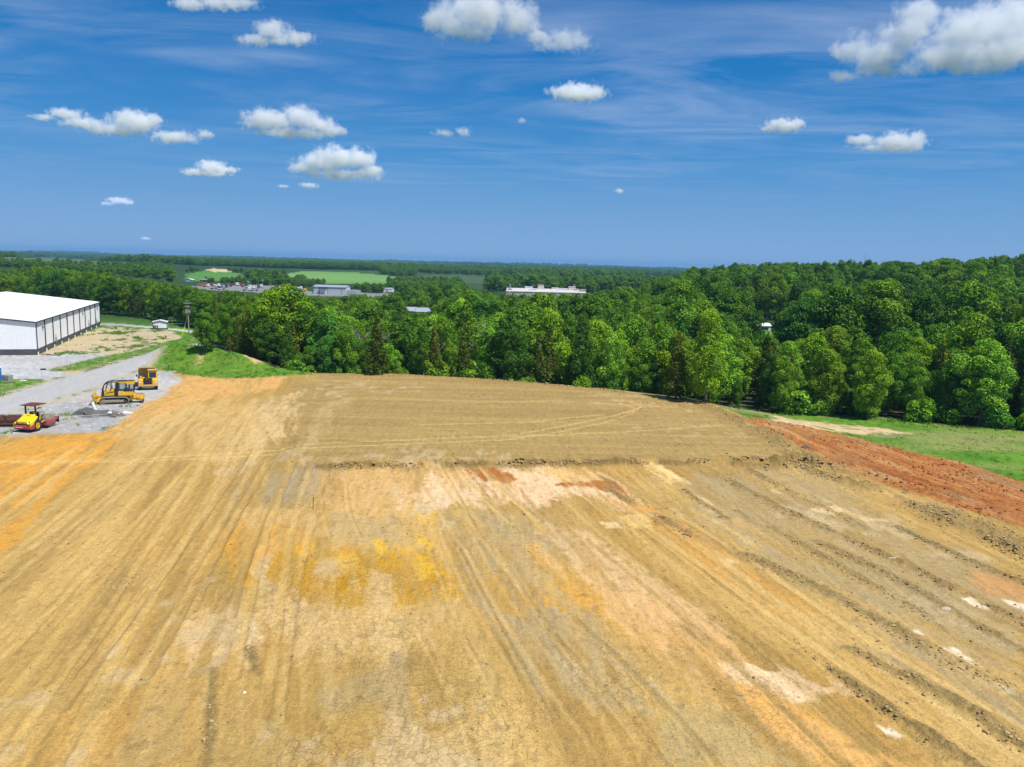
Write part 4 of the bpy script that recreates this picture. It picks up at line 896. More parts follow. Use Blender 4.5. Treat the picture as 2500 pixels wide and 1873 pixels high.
# far woods: bands and clumps beyond the fields and round the town
far = []
def fband(n, c0, c1, d0, d1, top0, top1, sp, keys=('broad',), hmin=6, hmax=20, keepout=()):
    cells = {}
    for _ in range(n):
        c_ = rt.uniform(c0, c1); Y = rt.uniform(d0, d1); X = (c_ - 1250) / 2000 * Y; k = (int(X / sp), int(Y / sp))
        if k in cells: continue
        cells[k] = 1; far.append([X, Y, top0, top1, (c0, c1), hmin, hmax, rt.choice(keys)])
fband(2600, 445, 1010, 1310, 1750, 634, 650, 11, hmin=9, hmax=17)
fband(1200, -100, 480, 1210, 1700, 612, 634, 12, hmin=6, hmax=13)
fband(260, 165, 235, 1150, 1260, 616, 622, 9, hmin=14, hmax=19)
fband(260, 925, 1010, 1080, 1330, 668, 684, 10, hmin=8, hmax=14); fband(90, 985, 1100, 980, 1060, 682, 692, 9, hmin=5, hmax=10)
fband(120, 560, 690, 760, 1000, 655, 690, 11); fband(150, 615, 740, 650, 760, 668, 700, 10); fband(60, 450, 500, 830, 960, 655, 670, 12); fband(26, 505, 525, 800, 850, 655, 662, 9)
fband(90, 500, 600, 690, 760, 678, 692, 8, hmin=4, hmax=8); fband(60, 700, 790, 700, 860, 683, 696, 10, hmin=5, hmax=11)
fband(160, 855, 930, 585, 640, 690, 704, 8, hmin=7, hmax=14); fband(300, 945, 1130, 600, 980, 686, 704, 10, hmin=7, hmax=14)
fband(1500, 1180, 1720, 720, 1250, 668, 700, 11, hmin=8, hmax=15); fband(700, 1010, 1220, 1230, 1700, 656, 666, 12, hmin=8, hmax=16); fband(900, 1225, 1560, 1180, 1700, 655, 672, 13, hmin=8, hmax=17)
fband(2600, 1000, 1800, 1800, 3400, 648, 660, 26, hmin=9, hmax=15); fband(2200, -150, 1000, 2000, 3600, 612, 640, 30, hmin=8, hmax=14)
fband(2600, -150, 1850, 3400, 7500, 648, 655, 60, hmin=14, hmax=22)
fband(800, -150, 420, 640, 1000, 640, 660, 11, hmin=6, hmax=12)
KEEPOUT = [FIELD_A, FIELD_B, FIELD_C, TOWNLOT, FIELD_D]
FXY = np.array([[f_[0], f_[1]] for f_ in far]); bad = np.zeros(len(far), bool)
for q in KEEPOUT: bad |= poly_sd(FXY[:, 0], FXY[:, 1], q) < 2
FZ = height(FXY[:, 0], FXY[:, 1]); FPX = proj(np.column_stack([FXY, FZ]))[0]
farpts = []
for f_, z0, b_, pxc in zip(far, FZ, bad, FPX):
    if b_: continue
    X, Y, t0, t1, (c0, c1), hmin, hmax, key = f_
    slope = .0248 * (pxc - (c0 + c1) / 2)
    cap = z_for(pxc, rt.uniform(t0, t1) + (slope if Y < 3400 else 99), Y) - z0; h = max(hmin * rt.uniform(.8, 1.2), min(cap, hmax * rt.uniform(.8, 1.1)))
    qs = [q for (k_, q) in KIDX if k_ == key]; q = rt.choice(qs); s_ = h / KINDS[key][q][2]
    farpts.append((X, Y, float(z0) - .3, s_, s_ * rt.uniform(.95, 1.5) * (1.3 if Y < 3400 else 3.5), KIDX[(key, q)]))
mass('distant_woods', farpts, KEYS)
print('trees', len(TREES), 'chosen', len(chosen), cnt, 'far', len(farpts), 'leaf quads', [len(k_[0].polygons) for v_ in KINDS.values() for k_ in v_])
# ================================================================== BUILDINGS
WHITE_M = paint("white_sheet_metal", (.86, .865, .87), rough=.45, dirt=.06, spec=.4, scale=.5)
ROOF_M = paint("white_roof_metal", (.84, .84, .83), rough=.45, dirt=.04, scale=.15)
DARK_M = paint("charcoal_sheet_metal", (.075, .08, .085), rough=.5, dirt=.15, scale=.8)
TRIM_M = paint("dark_trim", (.05, .053, .06), rough=.5, dirt=.1)
PVC_M = paint("white_plastic", (.78, .77, .74), rough=.4, dirt=.15)
GLASS_M, t_, p_, o_ = new_mat("dark_window_glass"); p_.inputs['Base Color'].default_value = (.03, .04, .05, 1); p_.inputs['Roughness'].default_value = .08
GREY_M = paint("galvanised_grey", (.36, .37, .38), rough=.5, metal=.3, dirt=.2)
WOOD_M = paint("weathered_pole_wood", (.36, .29, .20), rough=.9, dirt=.4, dirtcol=(.2, .16, .11), scale=1.2)
BLACK_M = paint("black_rubber_and_steel", (.018, .018, .02), rough=.7, dirt=.25, dirtcol=(.16, .13, .09))
def sheet(mb, p0, p1, z0, z1, pitch=.45, depth=.035, out=1):
    """ribbed metal sheet standing on the line p0-p1 (local xy), ribs towards `out`"""
    p0, p1 = Vector(p0), Vector(p1); d = (p1 - p0); L = d.length; d.normalize(); n = Vector((d.y, -d.x)) * out
    xs = [0.0]; k = 0; offs = [0]
    while (k + 1) * pitch < L:
        a = (k + .5) * pitch
        for q, o in ((-.06, 0), (-.03, depth), (.03, depth), (.06, 0)): xs.append(a + q); offs.append(o)
        k += 1
    xs.append(L); offs.append(0); vs, fs = [], []
    for a, o in zip(xs, offs):
        q = p0 + d * a + n * o; f0 = z0(a) if callable(z0) else z0; f1 = z1(a) if callable(z1) else z1
        vs += [(q.x, q.y, f0), (q.x, q.y, f1)]
    for i in range(len(xs) - 1): fs.append((2 * i, 2 * i + 2, 2 * i + 3, 2 * i + 1))
    mb.add(vs, fs)
A_ = hit(91, 867); B_ = hit(244.6, 795); Ld = (B_ - A_); WL = Ld.length; Ld.normalize()
EAVE = z_for(86, 786, A_.y) - .05; WAIN = 1.15
wh = empty('warehouse', A_, math.atan2(Ld.y, Ld.x), 'large white metal warehouse with dark base band and white gable roof beside the gravel lot', 'warehouse')
WW = 44.0; RISE = 2.5          # local x runs along the long wall away from the camera, local y to its left across the gable
nb = 10; bay = WL / nb
for i in range(nb):
    b = MB(); sheet(b, ((i * bay + .14), 0), ((i + 1) * bay - .14, 0), WAIN, EAVE - .02, .42, .03, 1); b.build('wall_panel', WHITE_M, wh)
    b = MB(); sheet(b, ((i * bay + .14), -.02), ((i + 1) * bay - .14, -.02), -.1, WAIN - .004, .42, .03, 1); b.build('base_panel', DARK_M, wh)
gz = lambda a: EAVE + RISE * (1 - abs(a - WW / 2) / (WW / 2)) - .02
b = MB(); sheet(b, (0, WW), (0, 0), WAIN, lambda a: gz(WW - a), .45, .04, 1); b.build('gable_wall', WHITE_M, wh)
b = MB(); sheet(b, (-.02, WW), (-.02, 0), -.1, WAIN - .004, .45, .04, 1); b.build('gable_base', DARK_M, wh)
b = MB(); sheet(b, (WL, 0), (WL, WW), -.1, gz, .45, .03, 1); b.build('back_wall', WHITE_M, wh)
b = MB(); sheet(b, (WL, WW), (0, WW), -.1, EAVE - .02, .45, .03, 1); b.build('side_wall', WHITE_M, wh)
for s in (0, 1):
    b = MB(); y0, y1 = (-.22, WW / 2) if s == 0 else (WW + .22, WW / 2); k = RISE / (WW / 2)
    za = EAVE - .22 * k; b.add([(-.3, y0, za), (WL + .3, y0, za), (WL + .3, y1, EAVE + RISE), (-.3, y1, EAVE + RISE), (-.3, y0, za + .12), (WL + .3, y0, za + .12), (WL + .3, y1, EAVE + RISE + .12), (-.3, y1, EAVE + RISE + .12)], [(3, 2, 1, 0), (4, 5, 6, 7), (0, 1, 5, 4), (1, 2, 6, 5), (3, 0, 4, 7)])
    q = 0.3
    while q < WL:
        dz = .16; b.add([(q - .04, y0, za + .1), (q + .04, y0, za + .1), (q + .04, y1, EAVE + RISE + .1), (q - .04, y1, EAVE + RISE + .1), (q - .02, y0, za + dz), (q + .02, y0, za + dz), (q + .02, y1, EAVE + RISE + dz), (q - .02, y1, EAVE + RISE + dz)], [(4, 5, 6, 7), (0, 4, 7, 3), (5, 1, 2, 6), (0, 1, 5, 4)]); q += .62
    b.build('roof_slope', ROOF_M, wh)
b = MB(); b.box((WL / 2, -.27, EAVE + .02), (WL + .7, .14, .2)); b.build('gutter', TRIM_M, wh)
b = MB(); k = math.atan2(RISE, WW / 2); L2 = math.hypot(WW / 2 + .4, RISE)
b.box((-.36, WW / 4 - .2, EAVE + RISE / 2 - .03), (.1, L2, .26), (k, 0, 0)); b.box((-.36, WW * .75 + .2, EAVE + RISE / 2 - .03), (.1, L2, .26), (-k, 0, 0)); b.build('rake_trim', TRIM_M, wh)
for i in range(nb + 1):
    x_ = min(max(i * bay, .1), WL - .1); b = MB(); b.box((x_, -.09, (EAVE + .5) / 2), (.2, .16, EAVE - .5)); d_ = b.build('downspout', TRIM_M, wh)
    b = MB(); b.tube([(x_, -.18, -.1), (x_, -.18, .62)], .13, 8); b.build('drain_boot', PVC_M, d_)
for q in (.75, 3.95, 6.6, 9.45):
    b = MB(); b.box((q * bay, -.12, EAVE - 1.35), (.35, .22, .3)); b.box((q * bay, -.1, EAVE - 1.75), (.07, .07, .6)); b.build('wall_light', TRIM_M, wh)
for q, hgt in ((2.25, 2.6), (7.6, 2.9), (9.1, 2.4)):
    b = MB(); b.box((q * bay, -.2, 1.5), (.5, .25, .9)); b.tube([(q * bay + .1, -.16, -.1), (q * bay + .1, -.16, hgt)], .06, 6); b.build('electric_box', GREY_M, wh)
b = MB(); b.box((-.07, 7.2, EAVE - 1.35), (.1, .62, .62)); v_ = b.build('wall_vent', TRIM_M, wh)
for k_ in range(3):
    b = MB(); b.box((-.14, 7.2, EAVE - 1.53 + .18 * k_), (.04, .5, .1), (0, .5, 0)); b.build('louver', GREY_M, v_)
# --- utility shed
def gable_building(name, P, rz, L, Wd, eave, rise, wall, roof, base=None, label=None, cat=None, group=None, over=.15, windows=(), door=None, basez=.35, trim=None):
    """ridge along local x; origin at the near right corner, y to the left"""
    r_ = empty(name, P, rz, label, cat, group); b = MB(); z0 = -.6
    b.prism([(0, z0), (Wd, z0), (Wd, eave), (Wd / 2, eave + rise), (0, eave)], 0, L, 'x'); b.build('wall', wall, r_)
    k = rise / (Wd / 2)
    for s in (0, 1):
        y0, y1 = (-over, Wd / 2) if s == 0 else (Wd + over, Wd / 2); za = eave - over * k + .02; b = MB(); tk = .1
        b.add([(-over, y0, za), (L + over, y0, za), (L + over, y1, eave + rise + .02), (-over, y1, eave + rise + .02), (-over, y0, za + tk), (L + over, y0, za + tk), (L + over, y1, eave + rise + .02 + tk), (-over, y1, eave + rise + .02 + tk)], [(3, 2, 1, 0), (4, 5, 6, 7), (0, 1, 5, 4), (1, 2, 6, 5), (2, 3, 7, 6), (3, 0, 4, 7)]); b.build('roof', roof, r_)
    if base:
        b = MB(); b.box((L / 2, Wd / 2, basez / 2 - .1), (L + .06, Wd + .06, basez + .2)); b.build('base_band', base, r_)
    for side, a, z, w_, h_ in windows:
        b = MB(); fr = MB()
        if side == 'x0': b.box((-.02, a, z), (.06, w_, h_)); fr.box((-.015, a, z), (.04, w_ + .2, h_ + .2))
        else: b.box((a, -.02, z), (w_, .06, h_)); fr.box((a, -.015, z), (w_ + .2, .04, h_ + .2))
        f_ = fr.build('window', WHITE_M if wall is not WHITE_M else GREY_M, r_); b.build('pane', GLASS_M, f_)
    if door:
        side, a, w_, h_, dm = door; b = MB()
        if side == 'x0': b.box((-.03, a, h_ / 2), (.08, w_, h_))
        else: b.box((a, -.03, h_ / 2), (w_, .08, h_))
        b.build('door', dm, r_)
    return r_
S_ = hit(408.5, 804.5); sdir = math.atan2(.9, -.32)
sh = gable_building('utility_shed', S_, sdir, 2.6, 3.5, 1.95, .42, WHITE_M, ROOF_M, DARK_M, 'small white utility shed with low gable roof and meters on its front', 'shed', over=.2, basez=.38)
for q in (2.35, 2.75, 3.1, 3.4):
    b = MB(); b.box((-.12, q, .75), (.14, .2, .55)); b.box((-.09, q, 1.08), (.1, .28, .06)); b.build('electric_meter', TRIM_M, sh)
for yy in (0, 3.5):
    b = MB(); b.box((-.03, yy, 1.1), (.09, .12, 1.8)); b.build('corner_trim', TRIM_M, sh)
b = MB(); b.box((-.22, .85, 2.13), (.08, 1.95, .13), (math.atan2(.42, 1.75), 0, 0)); b.box((-.22, 2.65, 2.13), (.08, 1.95, .13), (-math.atan2(.42, 1.75), 0, 0)); b.build('fascia', TRIM_M, sh)
# --- utility pole
U_ = hit(461.2, 816); PH = z_for(460.6, 738.5, U_.y)
up = empty('utility_pole', U_, math.atan2(1, .12) - math.pi / 2, 'tall wooden utility pole with two crossarms and yellow guy guards by the road', 'utility pole')
b = MB(); b.tube([(0, 0, -.5), (0, 0, PH * .5), (-.05, 0, PH)], [.17, .145, .11], 10); b.build('pole', WOOD_M, up)
for z, w in ((PH - .22, 2.0), (PH - 1.1, 1.35)):
    b = MB(); b.box((-.04, -.16, z), (w, .12, .16)); arm = b.build('crossarm', PALEBARK, up)
    for q in (-.45, -.2, .2, .45):
        i_ = MB(); i_.tube([(q * w - .04, -.16, z + .08), (q * w - .04, -.16, z + .18), (q * w - .04, -.16, z + .3)], [.03, .07, .05], 8); i_.build('insulator', GREY_M, arm)
for s in (-.42, .42):
    b = MB(); b.tube([(s, -.15, PH - 2.7), (s, -.15, PH - 2.62), (s, -.15, PH - 2.05), (s, -.15, PH - 1.97)], [.12, .2, .2, .1], 10); b.tube([(s, -.15, PH - 1.97), (s, -.15, PH - 1.75)], .05, 6); b.box((s / 2, -.1, PH - 2.3), (abs(s), .08, .08)); b.build('transformer', GREY_M, up)
YELP = paint("yellow_guard_plastic", (.72, .60, .05), rough=.5, dirt=.15)
gx = hit(444, 820) - U_; gx2 = hit(448.5, 817) - U_; rzu = Matrix.Rotation(-up.rotation_euler.z, 3, 'Z')
for g_, ztop in ((gx, PH - 2.8), (gx2, PH - 1.2)):
    g_ = rzu @ g_; b = MB(); t0 = Vector((0, 0, ztop)); b.tube([t0, g_.lerp(t0, .02)], .012, 5); w_ = b.build('guy_wire', GREY_M, up)
    b = MB(); b.tube([g_.lerp(t0, 0), g_.lerp(t0, .28)], .055, 6); b.build('guy_guard', YELP, w_)
# --- small things round the yard
RED_M = paint("red_paint", (.42, .05, .03), rough=.5, dirt=.2)
def upright(name, P, mat, label, cat):
    o = empty(name, P, 0, label, cat); return o
h_ = upright('fire_hydrant', hit(405, 826), RED_M, 'small red fire hydrant on bare ground by the grass verge', 'hydrant')
b = MB(); b.tube([(0, 0, -.1), (0, 0, .5), (0, 0, .62), (0, 0, .74)], [.13, .12, .15, .05], 10); b.tube([(-.24, 0, .45), (.24, 0, .45)], .07, 8); b.tube([(0, -.22, .42), (0, 0, .42)], .08, 8); b.build('barrel', RED_M, h_)
b = MB(); b.tube([(0, 0, .0), (0, 0, .08)], .2, 10); b.build('flange', RED_M, h_)
BLUE_M = paint("blue_plastic", (.02, .18, .50), rough=.4, dirt=.08)
P_ = hit(-6, 931); pt = empty('portable_toilet', P_, .5, 'bright blue portable toilet cut off by the left edge beside a concrete block', 'toilet')
b = MB(); b.box((0, 0, 1.1), (1.15, 1.15, 2.1), taper=.96); b.build('cabin', BLUE_M, pt, bevel=.04)
b = MB(); b.box((0, -.59, 1.05), (.75, .05, 1.8)); d_ = b.build('door', BLUE_M, pt); b = MB(); b.box((.25, -.63, 1.05), (.06, .04, .2)); b.build('handle', GREY_M, d_)
b = MB(); b.box((0, 0, 2.2), (1.2, 1.2, .12), taper=.7); b.build('roof', PVC_M, pt); b = MB(); b.tube([(.45, .45, 2.1), (.45, .45, 2.5)], .06, 8); b.build('vent_pipe', PVC_M, pt)
CONC_M = paint("weathered_concrete", (.33, .32, .31), rough=.95, dirt=.6, dirtcol=(.20, .19, .18), spec=.1)
b = MB(); b.box((0, 0, .45), (1.5, .9, .95)); b.box((-.55, -.47, .1), (.3, .06, .3)); b.box((.1, -.46, .6), (.5, .04, .35))
cb = b.build('concrete_block', CONC_M, bevel=.05); cb.location = hit(17, 930); cb.rotation_euler = (0, 0, -.25); tag(cb, 'grey weathered concrete block on the grass next to the blue toilet', 'concrete block')
b = MB(); b.ring((0, 0, .1), .45, .33, .16, 18, 'z'); tr_ = b.build('old_tyre', BLACK_M, smooth=True); tr_.location = hit(105.5, 903); tag(tr_, 'black rubber ring lying on gravel at the tip of the grass verge', 'ring')
b = MB(); b.box((0, 0, .1), (2.9, .22, .12)); b.box((.2, .16, .05), (2.4, .12, .08)); o = b.build('timber_board', paint("dark_wet_timber", (.06, .045, .035), rough=.9)); o.location = hit(130, 868); o.rotation_euler = (0, 0, -.05); tag(o, 'long dark timber lying in front of the near corner of the warehouse', 'board')
b = MB(); b.box((0, 0, .1), (1.0, .5, .14)); o = b.build('stone_slab', PVC_M, bevel=.04); o.location = hit(57, 931); o.rotation_euler = (0, 0, -.1); tag(o, 'flat white slab lying in the grass at the left', 'slab')
b = MB(); b.box((0, 0, .12), (1.6, .25, .22)); b.box((.1, .2, .06), (1.2, .3, .12)); o = b.build('log', BARK); o.location = hit(24, 937); o.rotation_euler = (0, 0, .25); tag(o, 'dark log lying in the grass below the concrete block', 'log')
# --- debris heap by the bulldozer: dark sheets and boards, one pale pipe
TARP_M = paint("dusty_black_sheeting", (.10, .095, .09), rough=.8, dirt=.45, dirtcol=(.26, .24, .22), scale=1.2)
rd = random.Random(4)
def crumpled(name, P, sx_, sy_, h, mat, seed, label, cat, rz=0):
    n, m_ = 14, 9; rs = np.random.RandomState(seed); u_, v_ = np.meshgrid(np.linspace(-1, 1, n), np.linspace(-1, 1, m_))
    rad_ = np.sqrt(u_ ** 2 + v_ ** 2); z = np.clip(1 - rad_ ** 1.5, 0, 1) * h + (fbm(u_ * 2.3 + seed, v_ * 2.6, 3, seed) - .4) * h * 2.2
    z[rad_ > .95] = np.minimum(z[rad_ > .95], .03); V = np.stack([u_ * sx_ * (1 + .2 * rs.rand(m_, n)), v_ * sy_ * (1 + .2 * rs.rand(m_, n)), np.maximum(z, .02)], -1).reshape(-1, 3)
    Vb = V.copy(); Vb[:, 2] -= .08; idx = np.arange(n * m_).reshape(m_, n); Fq = np.stack([idx[:-1, :-1], idx[:-1, 1:], idx[1:, 1:], idx[1:, :-1]], -1).reshape(-1, 4)
    me = np_mesh(name, np.concatenate([V, Vb]), np.concatenate([Fq, Fq[:, ::-1] + n * m_]), mat); o = bpy.data.objects.new(name, me); link(o); o.location = P; o.rotation_euler = (0, 0, rz); return tag(o, label, cat)
crumpled('plastic_sheet', hit(221, 1011), 1.9, .9, .55, TARP_M, 3, 'crumpled dark plastic sheet at the left end of the scrap heap, under the white pipe', 'sheet', .2)
crumpled('plastic_sheet', hit(250, 1012), 2.0, .85, .4, TARP_M, 8, 'dusty dark sheet spread over the middle of the scrap heap', 'sheet', -.1)
crumpled('white_sheet', hit(268, 1012), .75, .4, .3, PVC_M, 12, 'crumpled white sheet on the right side of the scrap heap', 'sheet', .1)
crumpled('white_sheet', hit(291, 1009), 1.4, .45, .14, PVC_M, 15, 'flat white sheet lying between the scrap heap and the dirt', 'sheet', .35)
crumpled('scrap_pile', hit(286, 1015), .9, .45, .3, BARK, 21, 'small brown scrap pile at the right end of the heap beside white sheets', 'scrap', 0)
b = MB(); b.tube([(0, 0, .05), (-.42, .1, 1.05)], .2, 12); b.tube([(-.42, .1, 1.05), (-.44, .1, 1.1)], .22, 12); o = b.build('white_pipe', PVC_M, smooth=True); o.location = hit(233, 1003); tag(o, 'short thick white pipe leaning up out of the scrap heap', 'pipe')
for i, (px, py, L, rz) in enumerate([(236, 1017, 5.2, -.06), (205, 1008, 1.8, .2), (262, 1006, 2.8, -.15), (268, 1019, 2.0, -.4)]):
    b = MB(); b.box((0, 0, .1 + .05 * (i % 2)), (L, .14, .07)); o = b.build('scrap_board', PALEBARK if i == 0 else TARP_M); o.location = hit(px, py); o.rotation_euler = (0, rd.uniform(-.04, .04), rz)
    tag(o, ['long pale board along the near side of the scrap heap', 'dark board sticking out of the left end of the scrap heap', 'dark board across the far side of the scrap heap', 'dark board at the near right of the scrap heap'][i], 'board', 'boards in the scrap heap')
for i in range(16):
    px, py = rd.uniform(200, 290), rd.uniform(1003, 1021); L = rd.uniform(.7, 2.4); b = MB(); b.box((0, 0, .1), (L, rd.uniform(.08, .2), .05)); m_ = rd.choice([TARP_M, BARK, PALEBARK, CONC_M]); o = b.build('scrap_board', m_)
    o.location = hit(px, py) + Vector((0, 0, rd.uniform(.05, .45))); o.rotation_euler = (rd.uniform(-.3, .3), rd.uniform(-.22, .22), rd.uniform(-.7, .7)); side = 'left' if px < 230 else ('middle' if px < 262 else 'right'); tone = {TARP_M: 'dark', BARK: 'brown', PALEBARK: 'pale', CONC_M: 'grey'}[m_]
    tag(o, f"{'long' if L > 1.6 else 'short'} {tone} strip lying loose on the {'far' if py < 1009 else ('near' if py > 1015 else 'central')} {side} of the scrap heap", 'board', 'loose strips on the scrap heap')
# a survey stake, a steel plate and pale rocks on the dirt
b = MB(); b.box((0, 0, .45), (.07, .03, 1.1)); b.box((0, -.02, .85), (.1, .02, .14)); o = b.build('survey_stake', paint("stake_wood", (.22, .11, .05), rough=.9)); o.location = hit(764, 1243); o.rotation_euler = (0, .06, .3); tag(o, 'thin reddish brown survey stake upright in the dirt at the grey patch', 'stake')
b = MB(); b.box((0, 0, .3), (1.5, .10, .55)); b.box((0, .35, .5), (1.45, .7, .08), (.25, 0, 0)); b.box((-.5, .3, .22), (.08, .5, .4)); b.box((.5, .3, .22), (.08, .5, .4)); o = b.build('steel_plate', paint("rusty_dark_steel", (.07, .055, .045), rough=.8, dirt=.5)); o.location = hit(1969, 1106) - Vector((0, 0, .1)); o.rotation_euler = (.1, .28, -.75); tag(o, 'bent dark steel plate lying on the shoulder between tan soil and red clay', 'steel plate')
def rock(name, P, s, mat, seed, label=None, cat='rock', group=None):
    bm = bmesh.new(); bmesh.ops.create_icosphere(bm, subdivisions=2, radius=1); rs = np.random.RandomState(seed); ax = rs.uniform(.6, 1.2, 3); of = rs.rand() * 50
    for v_ in bm.verts:
        n_ = .75 + .5 * float(fbm(np.array([v_.co.x * 1.3 + of]), np.array([v_.co.y * 1.3 + v_.co.z * 1.7]), 3, seed)[0]); v_.co = Vector((v_.co.x * ax[0] * s[0], v_.co.y * ax[1] * s[1], v_.co.z * ax[2] * s[2])) * n_
    me = bpy.data.meshes.new(name); bm.to_mesh(me); bm.free(); me.materials.append(mat); o = bpy.data.objects.new(name, me); link(o); o.location = P; return tag(o, label, cat, group)
ROCK_M = paint("pale_limestone", (.56, .47, .32), rough=.95, dirt=.5, spec=.1); DCLOD_M = paint("dark_clod", (.22, .165, .085), rough=1, dirt=.5, spec=.05)
rock('rock', hit(2222, 1203, -.3), (.75, .6, .5), ROCK_M, 3, 'larger pale rock at the border of tan soil and red clay', group='pale rocks at the clay border')
rock('rock', hit(2242, 1211, -.3), (.55, .45, .35), ROCK_M, 5, 'smaller pale rock just right of the larger one at the clay border', group='pale rocks at the clay border')
rock('rock', hit(2207, 1206, -.1), (.5, .4, .3), DCLOD_M, 7, 'dark clod touching the left side of the pale rocks at the clay border')
rock('rock', hit(1840, 1117, 0), (.42, .35, .25), ROCK_M, 9, 'single yellowish rock on the heaped soil at the right end of the lift')
rock('rock', hit(1868, 1122, 0), (.55, .4, .3), DCLOD_M, 11, 'big dark clod right of the yellowish rock on the heaped soil')
rock('rock', hit(2310, 1490, 0), (.34, .3, .2), ROCK_M, 13, 'pale orange rock alone between the ruts at the right edge')
rock('rock', hit(951, 1137, .1), (.26, .2, .15), PVC_M, 15, 'white stone at the foot of the lift edge')
rock('rock', hit(2180, 1366, 0), (.5, .35, .25), ROCK_M, 17, 'tan rock sitting in the long loose ridge at the right')
rock('rock', hit(597, 1692, 0), (.13, .1, .09), PVC_M, 19, 'small white stone in the lower left dirt')
# ================================================================== MACHINES
YM = paint("yellow_machine_paint", (.78, .46, .02), rough=.45, dirt=.28, dirtcol=(.33, .22, .09), scale=1.6)
YR = paint("bright_yellow_paint", (.80, .60, .01), rough=.35, dirt=.08, scale=1.2)
YO = paint("dusty_ochre_paint", (.58, .36, .09), rough=.6, dirt=.5, dirtcol=(.38, .25, .10), scale=1.3)
STEEL = paint("dusty_track_steel", (.33, .28, .21), rough=.7, dirt=.6, dirtcol=(.44, .36, .25), metal=.1, scale=2.5)
DSTEEL = paint("dark_steel", (.05, .048, .045), rough=.6, dirt=.4, dirtcol=(.18, .14, .10))
BLUEBLK = paint("black_cab_paint", (.022, .024, .03), rough=.4, dirt=.15, dirtcol=(.15, .13, .1))
CABG, t_, p_, o_ = new_mat("cab_glass"); p_.inputs['Base Color'].default_value = (.72, .78, .80, 1); p_.inputs['Roughness'].default_value = .02; p_.inputs['Transmission Weight'].default_value = .95; p_.inputs['IOR'].default_value = 1.05
REDP = paint("faded_red_paint", (.42, .055, .065), rough=.55, dirt=.35, dirtcol=(.45, .22, .18), scale=1.4)
RUSTM = paint("rusty_iron", (.15, .07, .055), rough=.9, dirt=.55, dirtcol=(.07, .035, .03), scale=3, spec=.15)
MAROON = paint("maroon_canopy", (.17, .035, .02), rough=.6, dirt=.3, dirtcol=(.22, .09, .05), scale=1)
def oval(x0, x1, z0, z1, n=10):
    r_ = (z1 - z0) / 2; zc = (z0 + z1) / 2; out = []
    for i in range(n + 1): a = -math.pi / 2 + math.pi * i / n; out.append((x1 - r_ + r_ * math.cos(a), zc + r_ * math.sin(a)))
    for i in range(n + 1): a = math.pi / 2 + math.pi * i / n; out.append((x0 + r_ + r_ * math.cos(a), zc + r_ * math.sin(a)))
    return out
# ---------------------------------------------------------------- bulldozer (local x = forward, towards the left of the photograph)
g0 = hit(281, 987); vd = Vector((g0.x, g0.y, 0)).normalized(); fwd = Vector((-vd.y, vd.x, 0)); fwd = Matrix.Rotation(R(-5), 3, 'Z') @ fwd
dz = empty('bulldozer', g0 + vd * 1.0, math.atan2(fwd.y, fwd.x), 'yellow crawler bulldozer with black cage arches over the hood, parked side-on', 'bulldozer')
for s in (-1, 1):
    y0 = s * .98; top = oval(-1.75, 1.72, .0, .92, 10); inn = oval(-1.64, 1.61, .11, .81, 10); n = len(top); b = MB()
    for (px, pz), (qx, qz) in zip(top, top[1:] + top[:1]):
        mx, mz = (px + qx) / 2, (pz + qz) / 2; L = math.hypot(qx - px, qz - pz); ang = -math.atan2(qz - pz, qx - px); k = max(1, round(L / .2))
        for j in range(k):
            f_ = (j + .5) / k; b.box((px + (qx - px) * f_, y0, pz + (qz - pz) * f_), (L / k * .93, .56, .05), (0, ang, 0)); 
            nx, nz = (qz - pz) / L, -(qx - px) / L; b.box((px + (qx - px) * f_ + nx * .05, y0, pz + (qz - pz) * f_ + nz * .05), (.035, .56, .07), (0, ang, 0))
    tk = b.build('track', STEEL, dz); tk['kind'] = 'stuff'
    b = MB(); b.box((0, y0, .42), (2.5, .34, .3)); b.box((.1, y0, .62), (1.6, .25, .16)); b.build('track_frame', STEEL, dz, bevel=.03)
    for xx, rr, nm in ((-1.28, .36, 'sprocket'), (1.26, .34, 'idler')):
        b = MB(); b.tube([(xx, y0 - .14, .46), (xx, y0 + .14, .46)], rr, 14); b.tube([(xx, y0 - .2, .46), (xx, y0 + .2, .46)], .15, 10); b.build(nm, DSTEEL if xx < 0 else STEEL, dz)
    for q in range(5):
        b = MB(); b.tube([(-.8 + q * .4, y0 - .17, .2), (-.8 + q * .4, y0 + .17, .2)], .13, 10); b.build('track_roller', DSTEEL, dz)
b = MB(); b.box((-.2, 0, .85), (3.2, 1.35, .55)); b.build('belly_frame', DSTEEL, dz, bevel=.05)
b = MB(); b.prism([(-.15, 1.08), (1.22, 1.08), (1.25, 1.62), (1.05, 1.84), (-.15, 1.95)], -.55, .55); hood = b.build('hood', YM, dz, bevel=.05)
b = MB(); b.box((1.26, 0, 1.35), (.08, .85, .55)); b.build('grille', BLUEBLK, hood)
for s in (-1, 1):
    b = MB(); b.box((.5, s * .56, 1.52), (1.0, .03, .08), (0, .2, 0)); b.build('hood_stripe', BLUEBLK, hood)
b = MB(); b.prism([(-2.42, 1.08), (-.48, 1.08), (-.48, 1.74), (-1.05, 1.76), (-1.3, 1.64), (-2.42, 1.62)], -.92, .92); b.build('cab_base', YM, dz, bevel=.04)
for s in (-1, 1):
    b = MB(); b.box((-1.2, s * .93, 1.4), (.14, .03, .14)); b.build('side_badge', PVC_M, dz)
    b = MB(); b.box((-.75, s * .93, 1.58), (.25, .03, .08)); b.build('side_label', PVC_M, dz)
b = MB()
for s in (-1, 1): b.box((-.32, s * .82, 1.75), (.30, .14, 1.95))
